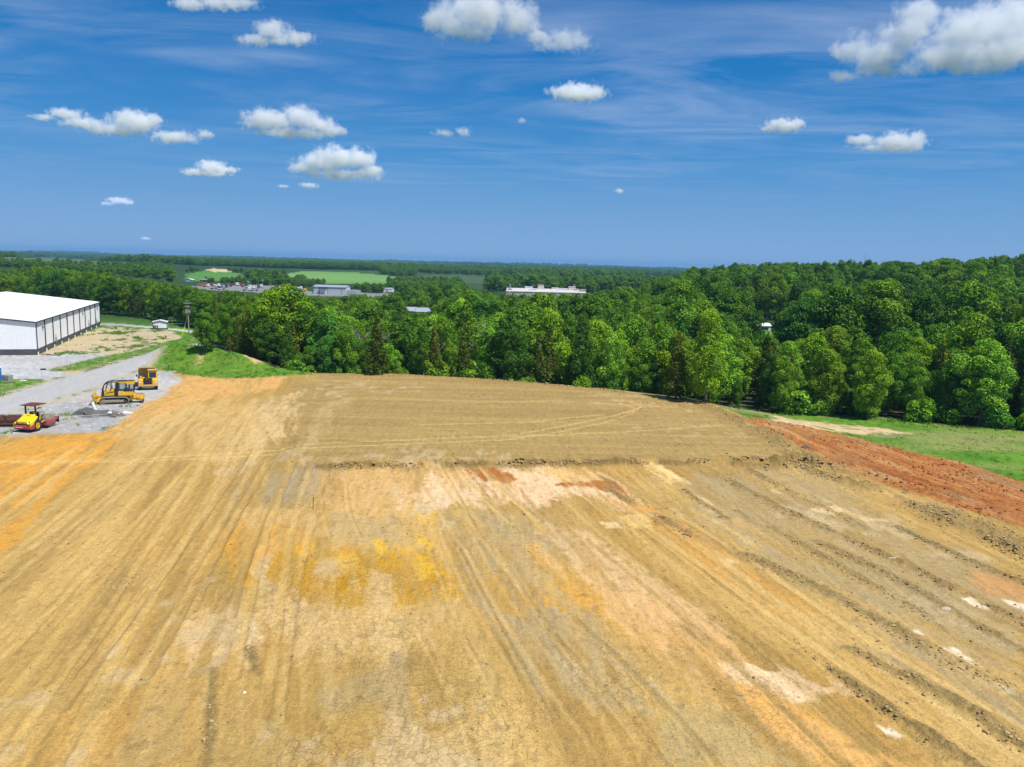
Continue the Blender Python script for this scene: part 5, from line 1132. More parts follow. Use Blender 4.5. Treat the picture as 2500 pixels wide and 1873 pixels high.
b.box((-.32, 0, 2.7), (.3, 1.7, .12)); b.box((-.32, 0, 1.4), (.3, 1.7, 1.0)); b.build('front_post_frame', BLUEBLK, dz, bevel=.04)
b = MB()
for xx in (-.55, -1.42, -2.42):
    for s in (-1, 1): b.box((xx, s * .86, 2.2), (.10, .10, 1.12))
for s in (-1, 1): b.box((-1.48, s * .86, 1.70), (1.95, .10, .10))
b.box((-2.42, 0, 1.7), (.1, 1.7, .1)); b.build('cab_frame', BLUEBLK, dz)
b = MB(); 
for s in (-1, 1): b.box((-.99, s * .87, 2.22), (.78, .02, .96)); b.box((-1.92, s * .87, 2.22), (.9, .02, .96))
b.build('side_glass', CABG, dz)
b = MB(); b.box((-.54, 0, 2.2), (.02, 1.6, .95)); b.build('windscreen', CABG, dz)
b = MB(); b.box((-1.5, 0, 1.85), (.6, .6, .3)); b.box((-1.82, 0, 2.2), (.16, .56, .75)); b.build('driver_seat', BLUEBLK, dz, bevel=.04)
b = MB()
for q in range(7): b.box((-2.5, -.78 + q * .26, 2.2), (.03, .03, 1.0))
for q in range(6): b.box((-2.5, 0, 1.75 + q * .18), (.03, 1.6, .025))
b.build('rear_screen', BLUEBLK, dz)
b = MB(); b.box((-1.5, 0, 2.84), (2.0, 1.9, .16)); b.box((-.95, 0, 2.95), (1.0, 1.6, .08)); b.build('cab_roof', BLUEBLK, dz, bevel=.04)
b = MB()
for s in (-1, 1): b.prism([(-2.5, 2.62), (-2.5, 3.02), (-.55, 2.98), (-.55, 2.84), (-1.5, 2.80), (-1.6, 2.62)], s * .96 - .04, s * .96 + .04)
b.box((-2.5, 0, 2.83), (.08, 1.9, .36)); b.build('roof_visor', YM, dz)
for s in (-1, 1):
    b = MB(); b.tube([(1.42, s * .62, 1.0), (1.42, s * .66, 1.75), (1.36, s * .72, 2.15), (1.15, s * .78, 2.6), (.75, s * .82, 2.88), (.1, s * .84, 2.96), (-.5, s * .84, 2.96)], .055, 7); b.build('cage_arch', BLUEBLK, dz)
    for x0, x1 in ((.98, .72), (.42, .38)):
        b = MB(); b.tube([(x0, s * .58, 1.72), (x0 - .03, s * .68, 2.2), (x1, s * .82, 2.88)], .04, 6); b.build('cage_bar', BLUEBLK, dz)
for xx, zz_ in ((1.25, 2.45), (.75, 2.88), (.1, 2.96)):
    b = MB(); b.tube([(xx, -.82, zz_), (xx, .82, zz_)], .045, 6); b.build('cage_crossbar', BLUEBLK, dz)
b = MB(); b.tube([(.25, .3, 1.85), (.25, .3, 2.5)], .07, 8); b.build('exhaust_pipe', DSTEEL, dz)
b = MB(); b.box((1.42, 0, 1.35), (.2, 1.25, .75)); b.build('radiator_guard', BLUEBLK, dz, bevel=.03)
prof = [(2.62, .02), (2.50, .35), (2.46, .7), (2.52, 1.05), (2.66, 1.32), (2.58, 1.34), (2.40, 1.05), (2.34, .7), (2.38, .33), (2.50, .02)]
b = MB(); b.prism(prof, -1.65, 1.65); bl_ = b.build('blade', STEEL, dz)
b = MB(); b.prism([(2.33, .15), (2.36, .15), (2.30, .7), (2.38, 1.1), (2.53, 1.45), (2.48, 1.45), (2.34, 1.1), (2.27, .7)], -1.6, 1.6); b.build('blade_back', YM, bl_)
b = MB(); b.box((2.66, 0, .05), (.16, 3.35, .12), (0, .5, 0)); b.build('cutting_edge', DSTEEL, bl_)
for s in (-1, 1):
    b = MB(); b.box((1.9, s * .85, .55), (1.2, .16, .22), (0, -.05, 0)); b.build('push_arm', YM, dz, bevel=.02)
    b = MB(); b.tube([(1.3, s * .5, 1.15), (2.35, s * .55, .8)], .07, 8); b.build('lift_cylinder', YM, dz)
b = MB(); b.box((1.75, 0, .7), (.5, 1.5, .3)); b.tube([(1.55, .4, 1.0), (2.35, .9, 1.2)], .06, 7); b.build('blade_frame', YM, dz, bevel=.03)
b = MB(); b.box((-2.15, 0, .78), (.7, 1.2, .7)); b.box((-2.65, 0, .7), (.4, .9, .5)); b.build('rear_housing', YM, dz, bevel=.05)
for s in (-1, 1):
    b = MB(); b.box((-2.85, s * .6, .82), (1.3, .14, .18), (0, .12, 0)); b.build('ripper_arm', YM, dz, bevel=.02)
    b = MB(); b.tube([(-2.2, s * .38, 1.12), (-3.2, s * .4, .85)], .08, 8); b.build('ripper_cylinder', YM, dz)
b = MB(); b.box((-3.35, 0, .68), (.4, 1.9, .34)); b.box((-3.05, 0, .45), (.9, 1.0, .16)); b.build('ripper_beam', YM, dz, bevel=.03)
for yy in (-.8, 0, .8):
    b = MB(); b.box((-3.45, yy, .42), (.16, .09, .75)); b.box((-3.36, yy, .08), (.28, .08, .12), (0, .6, 0)); b.build('ripper_shank', DSTEEL, dz)
for i in range(4):
    b = MB(); b.tube([(-2.35 - .28 * i, -.25 + .1 * i, 1.0), (-2.5 - .28 * i, -.2 + .1 * i, 1.32), (-2.68 - .28 * i, -.2, 1.0)], .035, 6); b.build('hydraulic_hose', BLUEBLK, dz)
b = MB(); b.box((-3.6, 0, .85), (.12, .5, .35)); b.tube([(-3.62, -.3, .95), (-3.62, .3, .95)], .1, 8); b.build('winch', YM, dz)
# ---------------------------------------------------------------- articulated dump truck, nose to the camera
g1 = hit(362, 953); vd = Vector((-g1.x, -g1.y, 0)).normalized(); hd = Matrix.Rotation(R(1), 3, 'Z') @ vd
tk = empty('dump_truck', g1 - vd * 1.0, math.atan2(hd.y, hd.x), 'yellow articulated dump truck facing the camera with an open engine bay', 'dump truck')
# local x forward (to camera), y = left of the truck = right of the photograph
for s in (-1, 1):
    for xx in (.4, -3.9, -5.4):
        b = MB(); b.ring((xx, s * 1.05, .62), .62, .3, .52, 18); w = b.build('wheel', BLACK_M, tk, smooth=True)
        b = MB(); b.tube([(xx, s * 1.05 - .16, .62), (xx, s * 1.05 + .16, .62)], .31, 14); b.build('rim', YO, w)
b = MB(); b.box((-2.6, 0, .85), (6.6, .8, .4)); b.build('chassis', DSTEEL, tk, bevel=.03)
b = MB(); b.box((1.02, 0, .72), (.28, 2.66, .24)); b.box((1.02, 0, .56), (.2, .8, .12)); b.build('bumper', YO, tk, bevel=.03)
for s in (-1, 1):
    b = MB(); b.prism([(-.5, .84), (.98, .84), (.95, 1.56), (.55, 1.68), (-.5, 1.68)], min(s * .6, s * 1.32), max(s * .6, s * 1.32)); f_ = b.build('fender', YM, tk, bevel=.04)
    b = MB(); b.box((.98, s * 1.05, 1.2), (.06, .24, .18)); b.build('headlight', PVC_M, f_)
b = MB(); b.box((.2, 0, 1.2), (1.4, 1.2, .75)); b.build('nose', YO, tk, bevel=.03)
b = MB(); b.box((.95, -.06, 1.28), (.06, 1.18, .84)); gr_ = b.build('grille', BLUEBLK, tk)
for q in range(5):
    b = MB(); b.box((1.0, -.06, .95 + q * .16), (.05, 1.1, .05)); b.build('grille_bar', DSTEEL, gr_)
b = MB(); b.prism([(-1.5, 1.68), (.22, 1.68), (.05, 2.72), (-1.5, 2.78)], .06, 1.28); cab_ = b.build('cab', YM, tk, bevel=.05)
b = MB(); b.box((.155, .67, 2.18), (.05, .94, .78), (0, -.16, 0)); b.build('windscreen', GLASS_M, cab_)
b = MB(); b.box((-.6, 1.29, 2.22), (1.2, .04, .7)); b.build('side_window', GLASS_M, cab_)
b = MB(); b.box((-.7, .67, 2.83), (1.75, 1.3, .1)); b.build('cab_roof', YO, tk, bevel=.03)
b = MB(); b.box((-.5, -.62, 1.9), (1.0, .8, .42)); b.tube([(-.1, -.9, 2.1), (-.1, -.35, 2.1)], .16, 10); b.tube([(.1, -.25, 1.95), (.1, -.25, 2.3)], .12, 8); b.build('engine', DSTEEL, tk, bevel=.04)
b = MB(); b.box((-.1, -.75, 1.78), (.9, .7, .16)); b.box((.1, -.95, 1.9), (.3, .3, .25)); b.build('engine_cover', YO, tk, bevel=.03)
b = MB(); b.tube([(.25, -1.18, 1.65), (.25, -1.18, 2.75), (-1.0, -1.18, 2.75)], .05, 6); b.tube([(.25, -.2, 2.72), (.25, -1.18, 2.75)], .04, 6); b.build('hand_rail', DSTEEL, tk)
b = MB(); b.tube([(-.2, -.5, 1.9), (-.2, -.5, 2.85)], .07, 8); b.build('exhaust_stack', DSTEEL, tk)
b = MB(); b.tube([(.3, -1.2, 2.2), (.35, -1.42, 2.2)], .03, 5); b.box((.36, -1.47, 2.15), (.06, .16, .4)); b.build('mirror', BLUEBLK, tk)
b = MB(); prof = [(-1.75, 2.95), (-1.2, 3.05), (-1.2, 3.12), (-1.85, 3.1), (-2.2, 1.5), (-6.2, 1.5), (-6.9, 2.0), (-6.9, 1.9), (-6.2, 1.35), (-2.1, 1.35)]; b.prism(prof, -1.12, 1.12)
for s in (-1, 1): b.prism([(-1.75, 2.85), (-2.2, 1.4), (-6.2, 1.4), (-6.9, 1.95), (-6.7, 2.55)], s * 1.16 - .05, s * 1.16 + .05)
b.build('dump_body', YO, tk)
b = MB(); b.box((.95, .0, .42), (.1, 1.4, .22)); b.build('axle_guard', GREY_M, tk)
# ---------------------------------------------------------------- single drum roller, rear to the camera (local x forward, away)
g2 = hit(55, 1057); hd = Vector((.10, .99, 0)).normalized()
ro = empty('drum_roller', g2 + hd * .5, math.atan2(hd.y, hd.x), 'bright yellow and red soil roller with a flat maroon canopy', 'road roller'); ro.scale = (.94, .94, .94)
for s in (-1, 1):
    b = MB(); b.ring((.75, s * .82, .68), .68, .36, .5, 20); w = b.build('wheel', BLACK_M, ro, smooth=True)
    lug = MB()
    for q in range(16):
        a = 2 * math.pi * q / 16; lug.box((.75 + .68 * math.cos(a), s * .82, .68 + .68 * math.sin(a)), (.07, .46, .1), (0, -a, 0))
    lg = lug.build('tread_lug', BLACK_M, w); lg['kind'] = 'stuff'
    b = MB(); b.ring((.75, s * 1.0, .68), .38, .24, .16, 18); b.tube([(.75, s * .95 - .03, .68), (.75, s * .95 + .03, .68)], .3, 14); b.tube([(.75, s * .98, .68), (.75, s * 1.08, .68)], .12, 10); b.build('rim', YM, w)
b = MB(); b.prism([(-.55, .50), (-.42, .36), (.15, .36), (.15, .92), (-.40, .92), (-.55, .82)], -1.08, 1.08); bp_ = b.build('rear_bumper', REDP, ro, bevel=.05)
for s in (-1, 1):
    b2 = MB(); b2.prism([(-.3, .45), (.1, .55), (.15, 1.12), (-.1, .92)], s * 1.05 - .05, s * 1.05 + .05); b2.build('bumper_wing', REDP, bp_)
# a white emblem and a worn white word on the bumper, too small in the photograph to be read
for yy, w_, h_ in [(.92, .12, .07), (.74, .10, .085), (.62, .09, .08), (.50, .10, .085), (.38, .10, .08), (.26, .09, .085), (.14, .11, .08), (.03, .09, .08)]:
    b = MB(); b.box((-.556, yy, .64), (.012, w_, h_)); b.build('white_marking', PVC_M, bp_)
b = MB(); b.box((.1, 0, 1.0), (1.0, 1.5, .5)); b.box((-.2, 0, 1.1), (.4, 1.7, .42)); b.build('engine_block', BLUEBLK, ro, bevel=.03)
b = MB(); b.tube([(-.42, -.6, 1.02), (-.42, .6, 1.02)], .07, 8); b.box((-.38, 0, 1.22), (.12, 1.2, .12)); b.tube([(-.4, -.1, .95), (-.44, -.1, 1.15)], .1, 8); b.build('radiator_bar', DSTEEL, ro)
b = MB(); b.add([(-.5, -.62, 1.34), (-.5, .62, 1.34), (.95, .72, 2.0), (.95, -.72, 2.0), (-.45, -.66, 1.05), (-.45, .66, 1.05), (1.0, .8, 1.0), (1.0, -.8, 1.0)], [(0, 3, 2, 1), (0, 1, 5, 4), (1, 2, 6, 5), (3, 0, 4, 7), (2, 3, 7, 6), (4, 5, 6, 7)]); hd_ = b.build('hood', YR, ro, bevel=.05)
for s in (-1, 1):
    b = MB(); b.add([(-.62, s * .70, 1.12), (-.55, s * 1.05, 1.12), (.1, s * 1.08, 1.30), (.95, s * 1.0, 1.72), (1.0, s * .70, 1.78), (-.5, s * .60, 1.30), (-.62, s * .7, 1.02), (-.5, s * 1.05, .95), (.15, s * 1.05, 1.05), (.95, s * .95, 1.55)], [(0, 1, 2, 5), (5, 2, 3, 4), (0, 6, 7, 1), (1, 7, 8, 2), (2, 8, 9, 3)]); b.build('fender', YR, ro)
    b = MB(); b.prism([(-.5, .5), (.12, .5), (.12, 1.3), (-.35, 1.12), (-.55, 1.05)], s * 1.04 - .03, s * 1.04 + .03); b.build('side_skirt', YR, ro)
b = MB(); b.box((.62, .0, 1.87), (.05, .42, .04), (0, -.43, 0)); b.build('hood_vent', BLUEBLK, hd_)
for s in (-1, 1):
    b = MB(); b.box((1.05, s * .62, 2.35), (.16, .14, 1.3)); b.build('canopy_post', DSTEEL, ro)
b = MB(); b.box((1.6, 0, 3.05), (2.0, 1.95, .09)); b.box((1.6, 0, 3.0), (1.7, 1.5, .05)); b.build('canopy', MAROON, ro, bevel=.02)
b = MB(); b.tube([(1.0, -.66, 1.98), (1.0, -.66, 2.25), (1.0, .66, 2.25), (1.0, .66, 1.98)], .03, 6); b.tube([(1.0, .0, 1.98), (1.0, .0, 2.25)], .025, 6); b.build('rear_rail', DSTEEL, ro)
b = MB(); b.box((1.75, 0, 1.15), (1.1, 1.6, .12)); b.build('operator_platform', BLUEBLK, ro)
b = MB(); b.box((1.45, 0, 1.55), (.5, .55, .14)); b.box((1.22, 0, 1.85), (.12, .55, .6)); b.build('operator_seat', BLUEBLK, ro, bevel=.03)
b = MB(); b.box((2.15, 0, 1.6), (.2, .5, .8)); b.tube([(2.05, 0, 1.95), (1.95, 0, 2.05)], .03, 6); b.build('console', BLUEBLK, ro, bevel=.03)
b = MB(); b.ring((1.9, 0, 2.05), .2, .16, .04, 14, 'z'); b.build('steering_wheel', BLUEBLK, ro)
b = MB(); b.tube([(1.3, -.85, 1.15), (1.3, -.85, 2.1), (2.25, -.85, 2.05), (2.25, -.85, 1.15)], .03, 6); b.tube([(2.25, -.85, 2.05), (2.25, .85, 2.05), (2.25, .85, 1.15)], .03, 6); b.build('platform_rail', DSTEEL, ro)
for s in (-1, 1):
    b = MB(); b.box((1.35, s * .93, 1.4), (.12, .1, 1.0), (0, .35, 0)); b.box((1.75, s * .93, .98), (.7, .12, .14), (0, -.3, 0)); b.build('step_frame', YO, ro)
b = MB(); b.tube([(3.35, -1.02, .75), (3.35, 1.02, .75)], .75, 28); dr_ = b.build('drum', STEEL, ro, smooth=True)
pd = MB()
for q in range(18):
    for j in range(7):
        a = 2 * math.pi * (q + .5 * (j % 2)) / 18; pd.box((3.35 + .78 * math.cos(a), -.9 + .3 * j, .75 + .78 * math.sin(a)), (.1, .13, .11), (0, -a, 0))
p2 = pd.build('drum_pad', STEEL, dr_); p2['kind'] = 'stuff'
for s in (-1, 1):
    b = MB(); b.prism([(2.2, .45), (3.35, .5), (4.1, .85), (4.25, 1.05), (4.1, 1.15), (3.35, .95), (2.2, .95)], s * 1.16 - .07, s * 1.16 + .07); b.build('drum_frame', REDP, ro, bevel=.02)
b = MB(); b.box((2.3, 0, .7), (.25, 2.4, .5)); b.build('frame_crossmember', REDP, ro, bevel=.03)
b = MB(); b.box((1.7, 0, .75), (1.0, .5, .4)); b.build('articulation_joint', DSTEEL, ro)
b = MB(); b.prism([(4.35, .45), (4.25, .75), (4.3, 1.12), (4.38, 1.12), (4.36, .75), (4.46, .45)], -1.25, 1.25); bl2 = b.build('levelling_blade', BLUEBLK, ro)
for q in (.62, .9):
    b = MB(); b.box((4.42, 0, q), (.06, 2.4, .05)); b.build('blade_rib', GREY_M, bl2)
# ---------------------------------------------------------------- towed tamping roller, two rusty drums with feet
tm_ = empty('tamping_roller', hit(20, 1044) + Vector((-.3, .9, 0)), math.atan2(.18, 1), 'rusty towed tamping roller with spiked drums left of the yellow roller', 'tamping roller'); tm_.scale = (.9, .9, .9)
for k, cx_ in enumerate((.55, -1.35)):
    b = MB(); b.tube([(cx_ - .82, 0, .72), (cx_ + .82, 0, .72)], .48, 22); dd = b.build('drum', RUSTM, tm_, smooth=True); sp_ = MB()
    for q in range(16):
        for j in range(7):
            a = 2 * math.pi * (q + .5 * (j % 2)) / 16; c0 = Vector((cx_ - .72 + .24 * j, .46 * math.cos(a), .72 + .46 * math.sin(a))); d0 = Vector((0, math.cos(a), math.sin(a)))
            sp_.tube([c0, c0 + d0 * .22, c0 + d0 * .30], [.05, .035, .07], 5)
    s3 = sp_.build('tamping_foot', RUSTM, dd); s3['kind'] = 'stuff'
b = MB()
for yy in (-.95, .95): b.box((-.4, yy, .45), (4.1, .12, .16))
for xx in (-2.4, -.4, 1.6): b.box((xx, 0, .45), (.12, 1.9, .16))
b.build('tow_frame', RUSTM, tm_)
b = MB(); b.ring((-.42, -.2, .75), .62, .48, .12, 18, 'y'); b.build('hoop', RUSTM, tm_)
for k in range(6):
    b = MB(); b.box((-1.4 + .5 * k, -.75, .35), (.06, .5, .06), (.5, 0, 0)); b.build('cleaner_tooth', RUSTM, tm_)
b = MB(); b.tube([(1.6, -.9, .4), (3.0, -.1, .3), (1.6, .9, .4)], .07, 6); b.build('drawbar', RUSTM, tm_)
# ================================================================== FAR BUILDINGS AND TOWN
BEIGE_M = paint("beige_wall", (.50, .44, .35), rough=.8, dirt=.15, scale=.1); BEIGER = paint("pale_flat_roof", (.62, .57, .50), rough=.9, dirt=.25, dirtcol=(.42, .37, .32), scale=.12)
SILVER_M = paint("silver_roof_metal", (.44, .47, .51), rough=.4, metal=.2, dirt=.1, scale=.4); GREYWALL = paint("light_grey_sheet", (.55, .56, .57), rough=.5, dirt=.1, scale=.3); SLATE = paint("grey_shingles", (.22, .23, .25), rough=.9, scale=1)
def base(px, py): return ground_hit(px, py)
P = base(766, 717); s_ = P.y / 2000
mb_ = gable_building('metal_building', P, R(-6), 80 * s_, 17 * s_ * 2.2, 17 * s_, 4 * s_, GREYWALL, SILVER_M, None, 'long light grey metal building with silver roof and large white door below the green field', 'building', door=('y0', 24 * s_, 17 * s_, 12 * s_, WHITE_M), over=.4)
for q in (14, 34, 70):
    b = MB(); b.box((q * s_, -.06, 8.4 * s_), (.5 * s_, .1, 16.5 * s_)); b.build('wall_trim', TRIM_M, mb_)
b = MB(); b.box((24 * s_, -1.2, 14 * s_), (19 * s_, 2.4, .25)); b.build('door_awning', TRIM_M, mb_)
b = MB(); b.box((81 * s_ + 3, 8, 5 * s_), (6, 12, 10 * s_)); b.build('side_annex', SILVER_M, mb_)
P = base(915, 714); s_ = P.y / 2000
gable_building('white_building', P, R(-4), 42 * s_, 8, 9 * s_, 2.4 * s_, WHITE_M, SILVER_M, SLATE, 'low white building with silver roof between trees right of the grey metal building', 'building', windows=[('y0', 8 * s_, 5 * s_, 3 * s_, 3 * s_), ('y0', 30 * s_, 5 * s_, 3 * s_, 3 * s_)], basez=2 * s_)
P = base(1206, 672.5); s_ = P.y / 2000
fh = gable_building('farmhouse', P, R(80), 16 * s_ * .8, 11 * s_, 5.5 * s_, 4.5 * s_, WHITE_M, SLATE, None, 'small bright white farmhouse on the skyline of the far field', 'house', windows=[('y0', 3 * s_, 3 * s_, 1.2 * s_, 1.8 * s_), ('y0', 8 * s_, 3 * s_, 1.2 * s_, 1.8 * s_)], over=.4)
fh.location.x += 11 * s_
for px, py, w, hgt, rz, wl, rf, lab in [(471, 688, 10, 7, 85, WHITE_M, WHITE_M, 'white gabled house at the left edge of the town lot'), (488, 687, 17, 6, -5, SLATE, SLATE, 'grey roofed house beside the white gabled house at the town lot'), (549, 684, 30, 5, -3, SLATE, SLATE, 'long low dark shed below the small pasture'), (699, 688, 17, 5, -12, WHITE_M, PVC_M, 'pale roofed barn at the left corner of the green field'), (1008, 696, 17, 8, -4, WHITE_M, SLATE, 'white house with grey roof among trees below the second field'), (992, 693, 8, 5, 0, PVC_M, PVC_M, 'little cream house left of the grey roofed house among trees')]:
    P = base(px, py); s_ = P.y / 2000
    gable_building('house', P, R(rz), w * s_, 8, hgt * .6 * s_, hgt * .4 * s_, wl, rf, None, lab, 'house', windows=[('y0', w * s_ * .3, hgt * .32 * s_, 1.2, 1.2), ('y0', w * s_ * .7, hgt * .32 * s_, 1.2, 1.2)], over=.4)
# flat factory
FZ_ = 3.0; f0 = at_depth(1236, 709.5, 486); f1 = at_depth(1432, 715, 486); f2 = at_depth(1288, 702.5, 548)
fl = empty('factory_hall', (f0.x, f0.y, FZ_ - 11), math.atan2(f1.y - f0.y, f1.x - f0.x), 'wide flat beige factory hall with roof units behind the middle of the wood', 'factory'); FWd = (f1 - f0).length; FD = 62.0
b = MB(); b.box((FWd / 2, FD / 2, 5.4), (FWd, FD, 10.8)); b.build('wall', BEIGE_M, fl)
b = MB(); b.box((FWd / 2, FD / 2, 10.9), (FWd + .4, FD + .4, .3)); rf_ = b.build('roof', BEIGER, fl)
for q, (ux, uy, w, h_) in enumerate([(14, 40, 5, 1.6), (22, 52, 4, 2.6), (35, 30, 6, 1.4), (42, 48, 4.5, 2.2), (31, 46, 4, 1.2), (46, 14, 4, 1.4), (16, 20, 4.5, 1.1), (44, 38, 2.5, 1)]):
    b = MB(); b.box((ux, uy, 11 + h_ / 2), (w, 3, h_)); b.box((ux, uy, 11 + h_ + .08), (w + .4, 3.4, .16)); b.build('roof_unit', BEIGER if q % 2 else WHITE_M, fl)
for ux, uy in ((2, 18), (44, 56)):
    b = MB(); b.tube([(ux, uy, 11), (ux, uy, 14.2), (ux, uy, 14.6)], [.6, .6, 1.0], 10); b.box((ux, uy, 11.4), (3, 2, .8)); b.build('roof_stack', GREY_M, fl)
for q in range(7):
    b = MB(); b.box((2 + q * 7, -.1, 5.4), (.5, .2, 10.6)); b.build('wall_rib', BEIGER, fl)
for x0, x1, yy, py, lab in [(983, 1014, 345, 749, 'silver metal roof showing between the trees of the wood, left piece'), (1018, 1052, 345, 751, 'silver metal roof showing between the trees of the wood, right piece')]:
    a = at_depth(x0, py, yy); c_ = at_depth(x1, py + 1, yy); L = c_.x - a.x; z0 = H(a.x, yy); hh = a.z - z0
    gable_building('barn', (a.x, yy - 4, z0), 0, L, 8, hh - 1.5, 1.4, GREYWALL, SILVER_M, None, lab, 'barn', door=('y0', L * .5, 2.5, 2.8, DARK_M), over=.3)
P = base(1838, 812); s_ = P.y / 2000
gable_building('white_shelter', P, R(4), 44 * s_, 5, 2.6, .8, PVC_M, WHITE_M, DARK_M, 'long low white building under the trees behind the hillside clearing', 'building', windows=[('y0', q * s_, 1.5, 1.4, 1.1) for q in (5, 12, 19, 26, 34)], over=.3, basez=.7)
# parked lorries, trailers and cars of the lot
TC = {'red': paint("red_trailer", (.50, .03, .02), rough=.45, dirt=.1), 'orange': paint("orange_trailer", (.55, .12, .03), rough=.45, dirt=.15), 'white': WHITE_M, 'yellow': YM, 'grey': GREY_M, 'black': DARK_M}
used_l = {}
def truck(px, py, Lpx, hpx, body, cab, rz=0, lab=''):
    P = base(px, py); s = P.y / 2000; L = Lpx * s; h = hpx * s; r_ = empty('parked_truck', P, R(rz), lab, 'truck', 'lorries and trailers on the town lot')
    b = MB(); b.box((0, 0, .8 + (h - .8) / 2), (L, 2.5, h - .8)); b.build('cargo_box', TC[body], r_, bevel=.06)
    b = MB(); b.box((L / 2 + 1.0, 0, 1.45), (1.7, 2.3, 1.9)); c_ = b.build('cab', TC[cab], r_, bevel=.15); b = MB(); b.box((L / 2 + 1.86, 0, 1.9), (.05, 1.9, .7)); b.build('windscreen', GLASS_M, c_)
    b = MB(); b.box((.6, 0, .72), (L + 1.5, .9, .2)); b.build('chassis', DSTEEL, r_)
    for xx in (-L * .36, -L * .2, L / 2 + .9):
        for s2 in (-1, 1): b = MB(); b.ring((xx, s2 * 1.05, .5), .5, .2, .35, 12); b.build('wheel', BLACK_M, r_)
for a in [(492, 699, 13, 6, 'orange', 'orange', 5, 'orange trailer at the far left of the town lot'), (501, 701, 10, 4, 'grey', 'white', 0, 'low grey trailer below the orange trailer on the town lot'), (511, 699, 15, 6, 'red', 'red', -4, 'long bright red trailer at the left of the town lot'), (527, 700, 10, 5, 'white', 'white', 0, 'white trailer right of the long bright red trailer'),
          (538, 704, 9, 4, 'black', 'grey', 8, 'black truck in the middle of the town lot'), (546, 702, 9, 5, 'black', 'black', 0, 'black box truck beside the white van row on the town lot'), (556, 700, 9, 4, 'white', 'black', 0, 'white truck with black cab on the town lot'), (520, 706, 10, 3.5, 'grey', 'grey', 0, 'grey flat truck in the near row of the town lot'), (538, 708, 11, 3.5, 'white', 'grey', 4, 'white low truck in the near row of the town lot'),
          (572, 697, 10, 5, 'red', 'white', 0, 'red truck with white cab in the back row of the town lot'), (581, 698, 9, 5, 'white', 'red', 0, 'white truck with red cab in the back row of the town lot'), (594, 701, 8, 4, 'black', 'black', 0, 'small black truck right of the red and white pair'), (604, 704, 11, 4, 'white', 'white', -6, 'white truck left of the yellow truck on the town lot'), (612, 706, 11, 4, 'yellow', 'white', 0, 'yellow truck at the right of the town lot'),
          (624, 704, 8, 4, 'white', 'black', 0, 'white truck with black cab right of the yellow truck'), (631, 702, 9, 5, 'white', 'white', 0, 'white box truck at the right end of the town lot'), (600, 710, 12, 3, 'grey', 'white', 0, 'grey flatbed in the near row right of the trees'), (618, 711, 12, 3, 'grey', 'grey', 4, 'grey flatbed below the yellow truck'),
          (693, 706, 13, 8, 'red', 'white', 180, 'tall red box truck with white cab alone between the trees'), (728, 707, 9, 6, 'white', 'white', 0, 'white truck left of the yellow loader near the metal building'), (738, 712, 8, 5, 'yellow', 'yellow', 0, 'yellow loader truck near the metal building')]:
    truck(*a)
# poles, masts and water towers
def light_pole(px, pyb, pyt, lab, w=.18, arms=True, mat=None, name='lamp_post', cat='lamp post', y=None):
    P = base(px, pyb) if y is None else at_depth(px, pyb, y); h = z_for(px, pyt, P.y) - P.z; o = empty(name, P, 0, lab, cat); b = MB(); b.tube([(0, 0, -1), (0, 0, h)], [w, w * .6], 7); b.build('post', mat or GREY_M, o)
    if arms: b = MB(); b.box((0, 0, h), (2.0, .3, .22)); b.build('lamp_head', PVC_M, o)
light_pole(606, 705, 687.5, 'grey lamp post over the middle of the town lot'); light_pole(642, 707, 684, 'taller grey lamp post at the right of the town lot')
light_pole(493, 690, 667, 'thin pole behind the grey roofed house', name='pole', cat='pole', arms=False); light_pole(1012, 714, 693, 'white pole between trees below the second field', name='pole', cat='pole', arms=False, mat=PVC_M)
light_pole(883, 740, 713, 'white pole sticking up from the trees right of the metal building', name='pole', cat='pole', arms=False, mat=PVC_M, w=.25, y=420); light_pole(918, 708, 680, 'grey utility pole at the right end of the green field', name='pole', cat='pole', arms=True)
light_pole(2110, 650, 620, 'thin dark antenna mast above the wooded hill', name='antenna_mast', cat='antenna', arms=False, w=.12, mat=DARK_M, y=640)
light_pole(1278, 652, 641, 'distant thin radio mast on the blue skyline', name='radio_mast', cat='radio mast', arms=False, w=.8, y=6500)
for px, py, yy, lab in [(1297, 645, 6200, 'white water tower on the blue skyline above the factory'), (250, 616.5, 6000, 'white water tower on the skyline far left of the clouds')]:
    P = at_depth(px, py, yy); s = yy / 2000; o = empty('water_tower', P, 0, lab, 'water tower'); b = MB(); b.tube([(0, 0, -3.2 * s), (0, 0, -1.5 * s)], .35 * s, 8); b.build('stem', PVC_M, o); b = MB(); b.tube([(0, 0, -1.6 * s), (0, 0, -.9 * s), (0, 0, -.1 * s), (0, 0, .6 * s), (0, 0, .8 * s)], [.4 * s, 1.4 * s, 1.9 * s, 1.3 * s, .1 * s], 14); b.build('tank', WHITE_M, o, smooth=True)
for px, py, w, lab in [(1149, 648, 3.5, 'leftmost of the white far buildings in the skyline town'), (1156, 648, 3, 'second white far building in the skyline town'), (1166, 649, 4, 'third white far building in the skyline town'), (1121, 653, 5, 'low pale far building left of the skyline town row'), (1133, 655, 5, 'pale far hall below the skyline town'), (1146, 655, 7, 'long pale far hall right of the other below the skyline town'), (1158, 656, 5, 'small pale far hall below the skyline town'), (1109, 658, 3, 'single white far house left below the skyline town'), (1370, 661, 3, 'white far house at the small bright field'), (1347, 661, 2.5, 'tiny white far house left of the small bright field'), (1310, 671, 3, 'white far house among dark trees above the factory')]:
    P = base(px, py); s = P.y / 2000
    gable_building('far_house', P, R(-4), w * s, w * s * .7, 1.6 * s, .8 * s, WHITE_M if 'white' in lab else BEIGER, SLATE if 'third' in lab else PVC_M, None, lab, 'house', 'white buildings of the far town', over=.4)
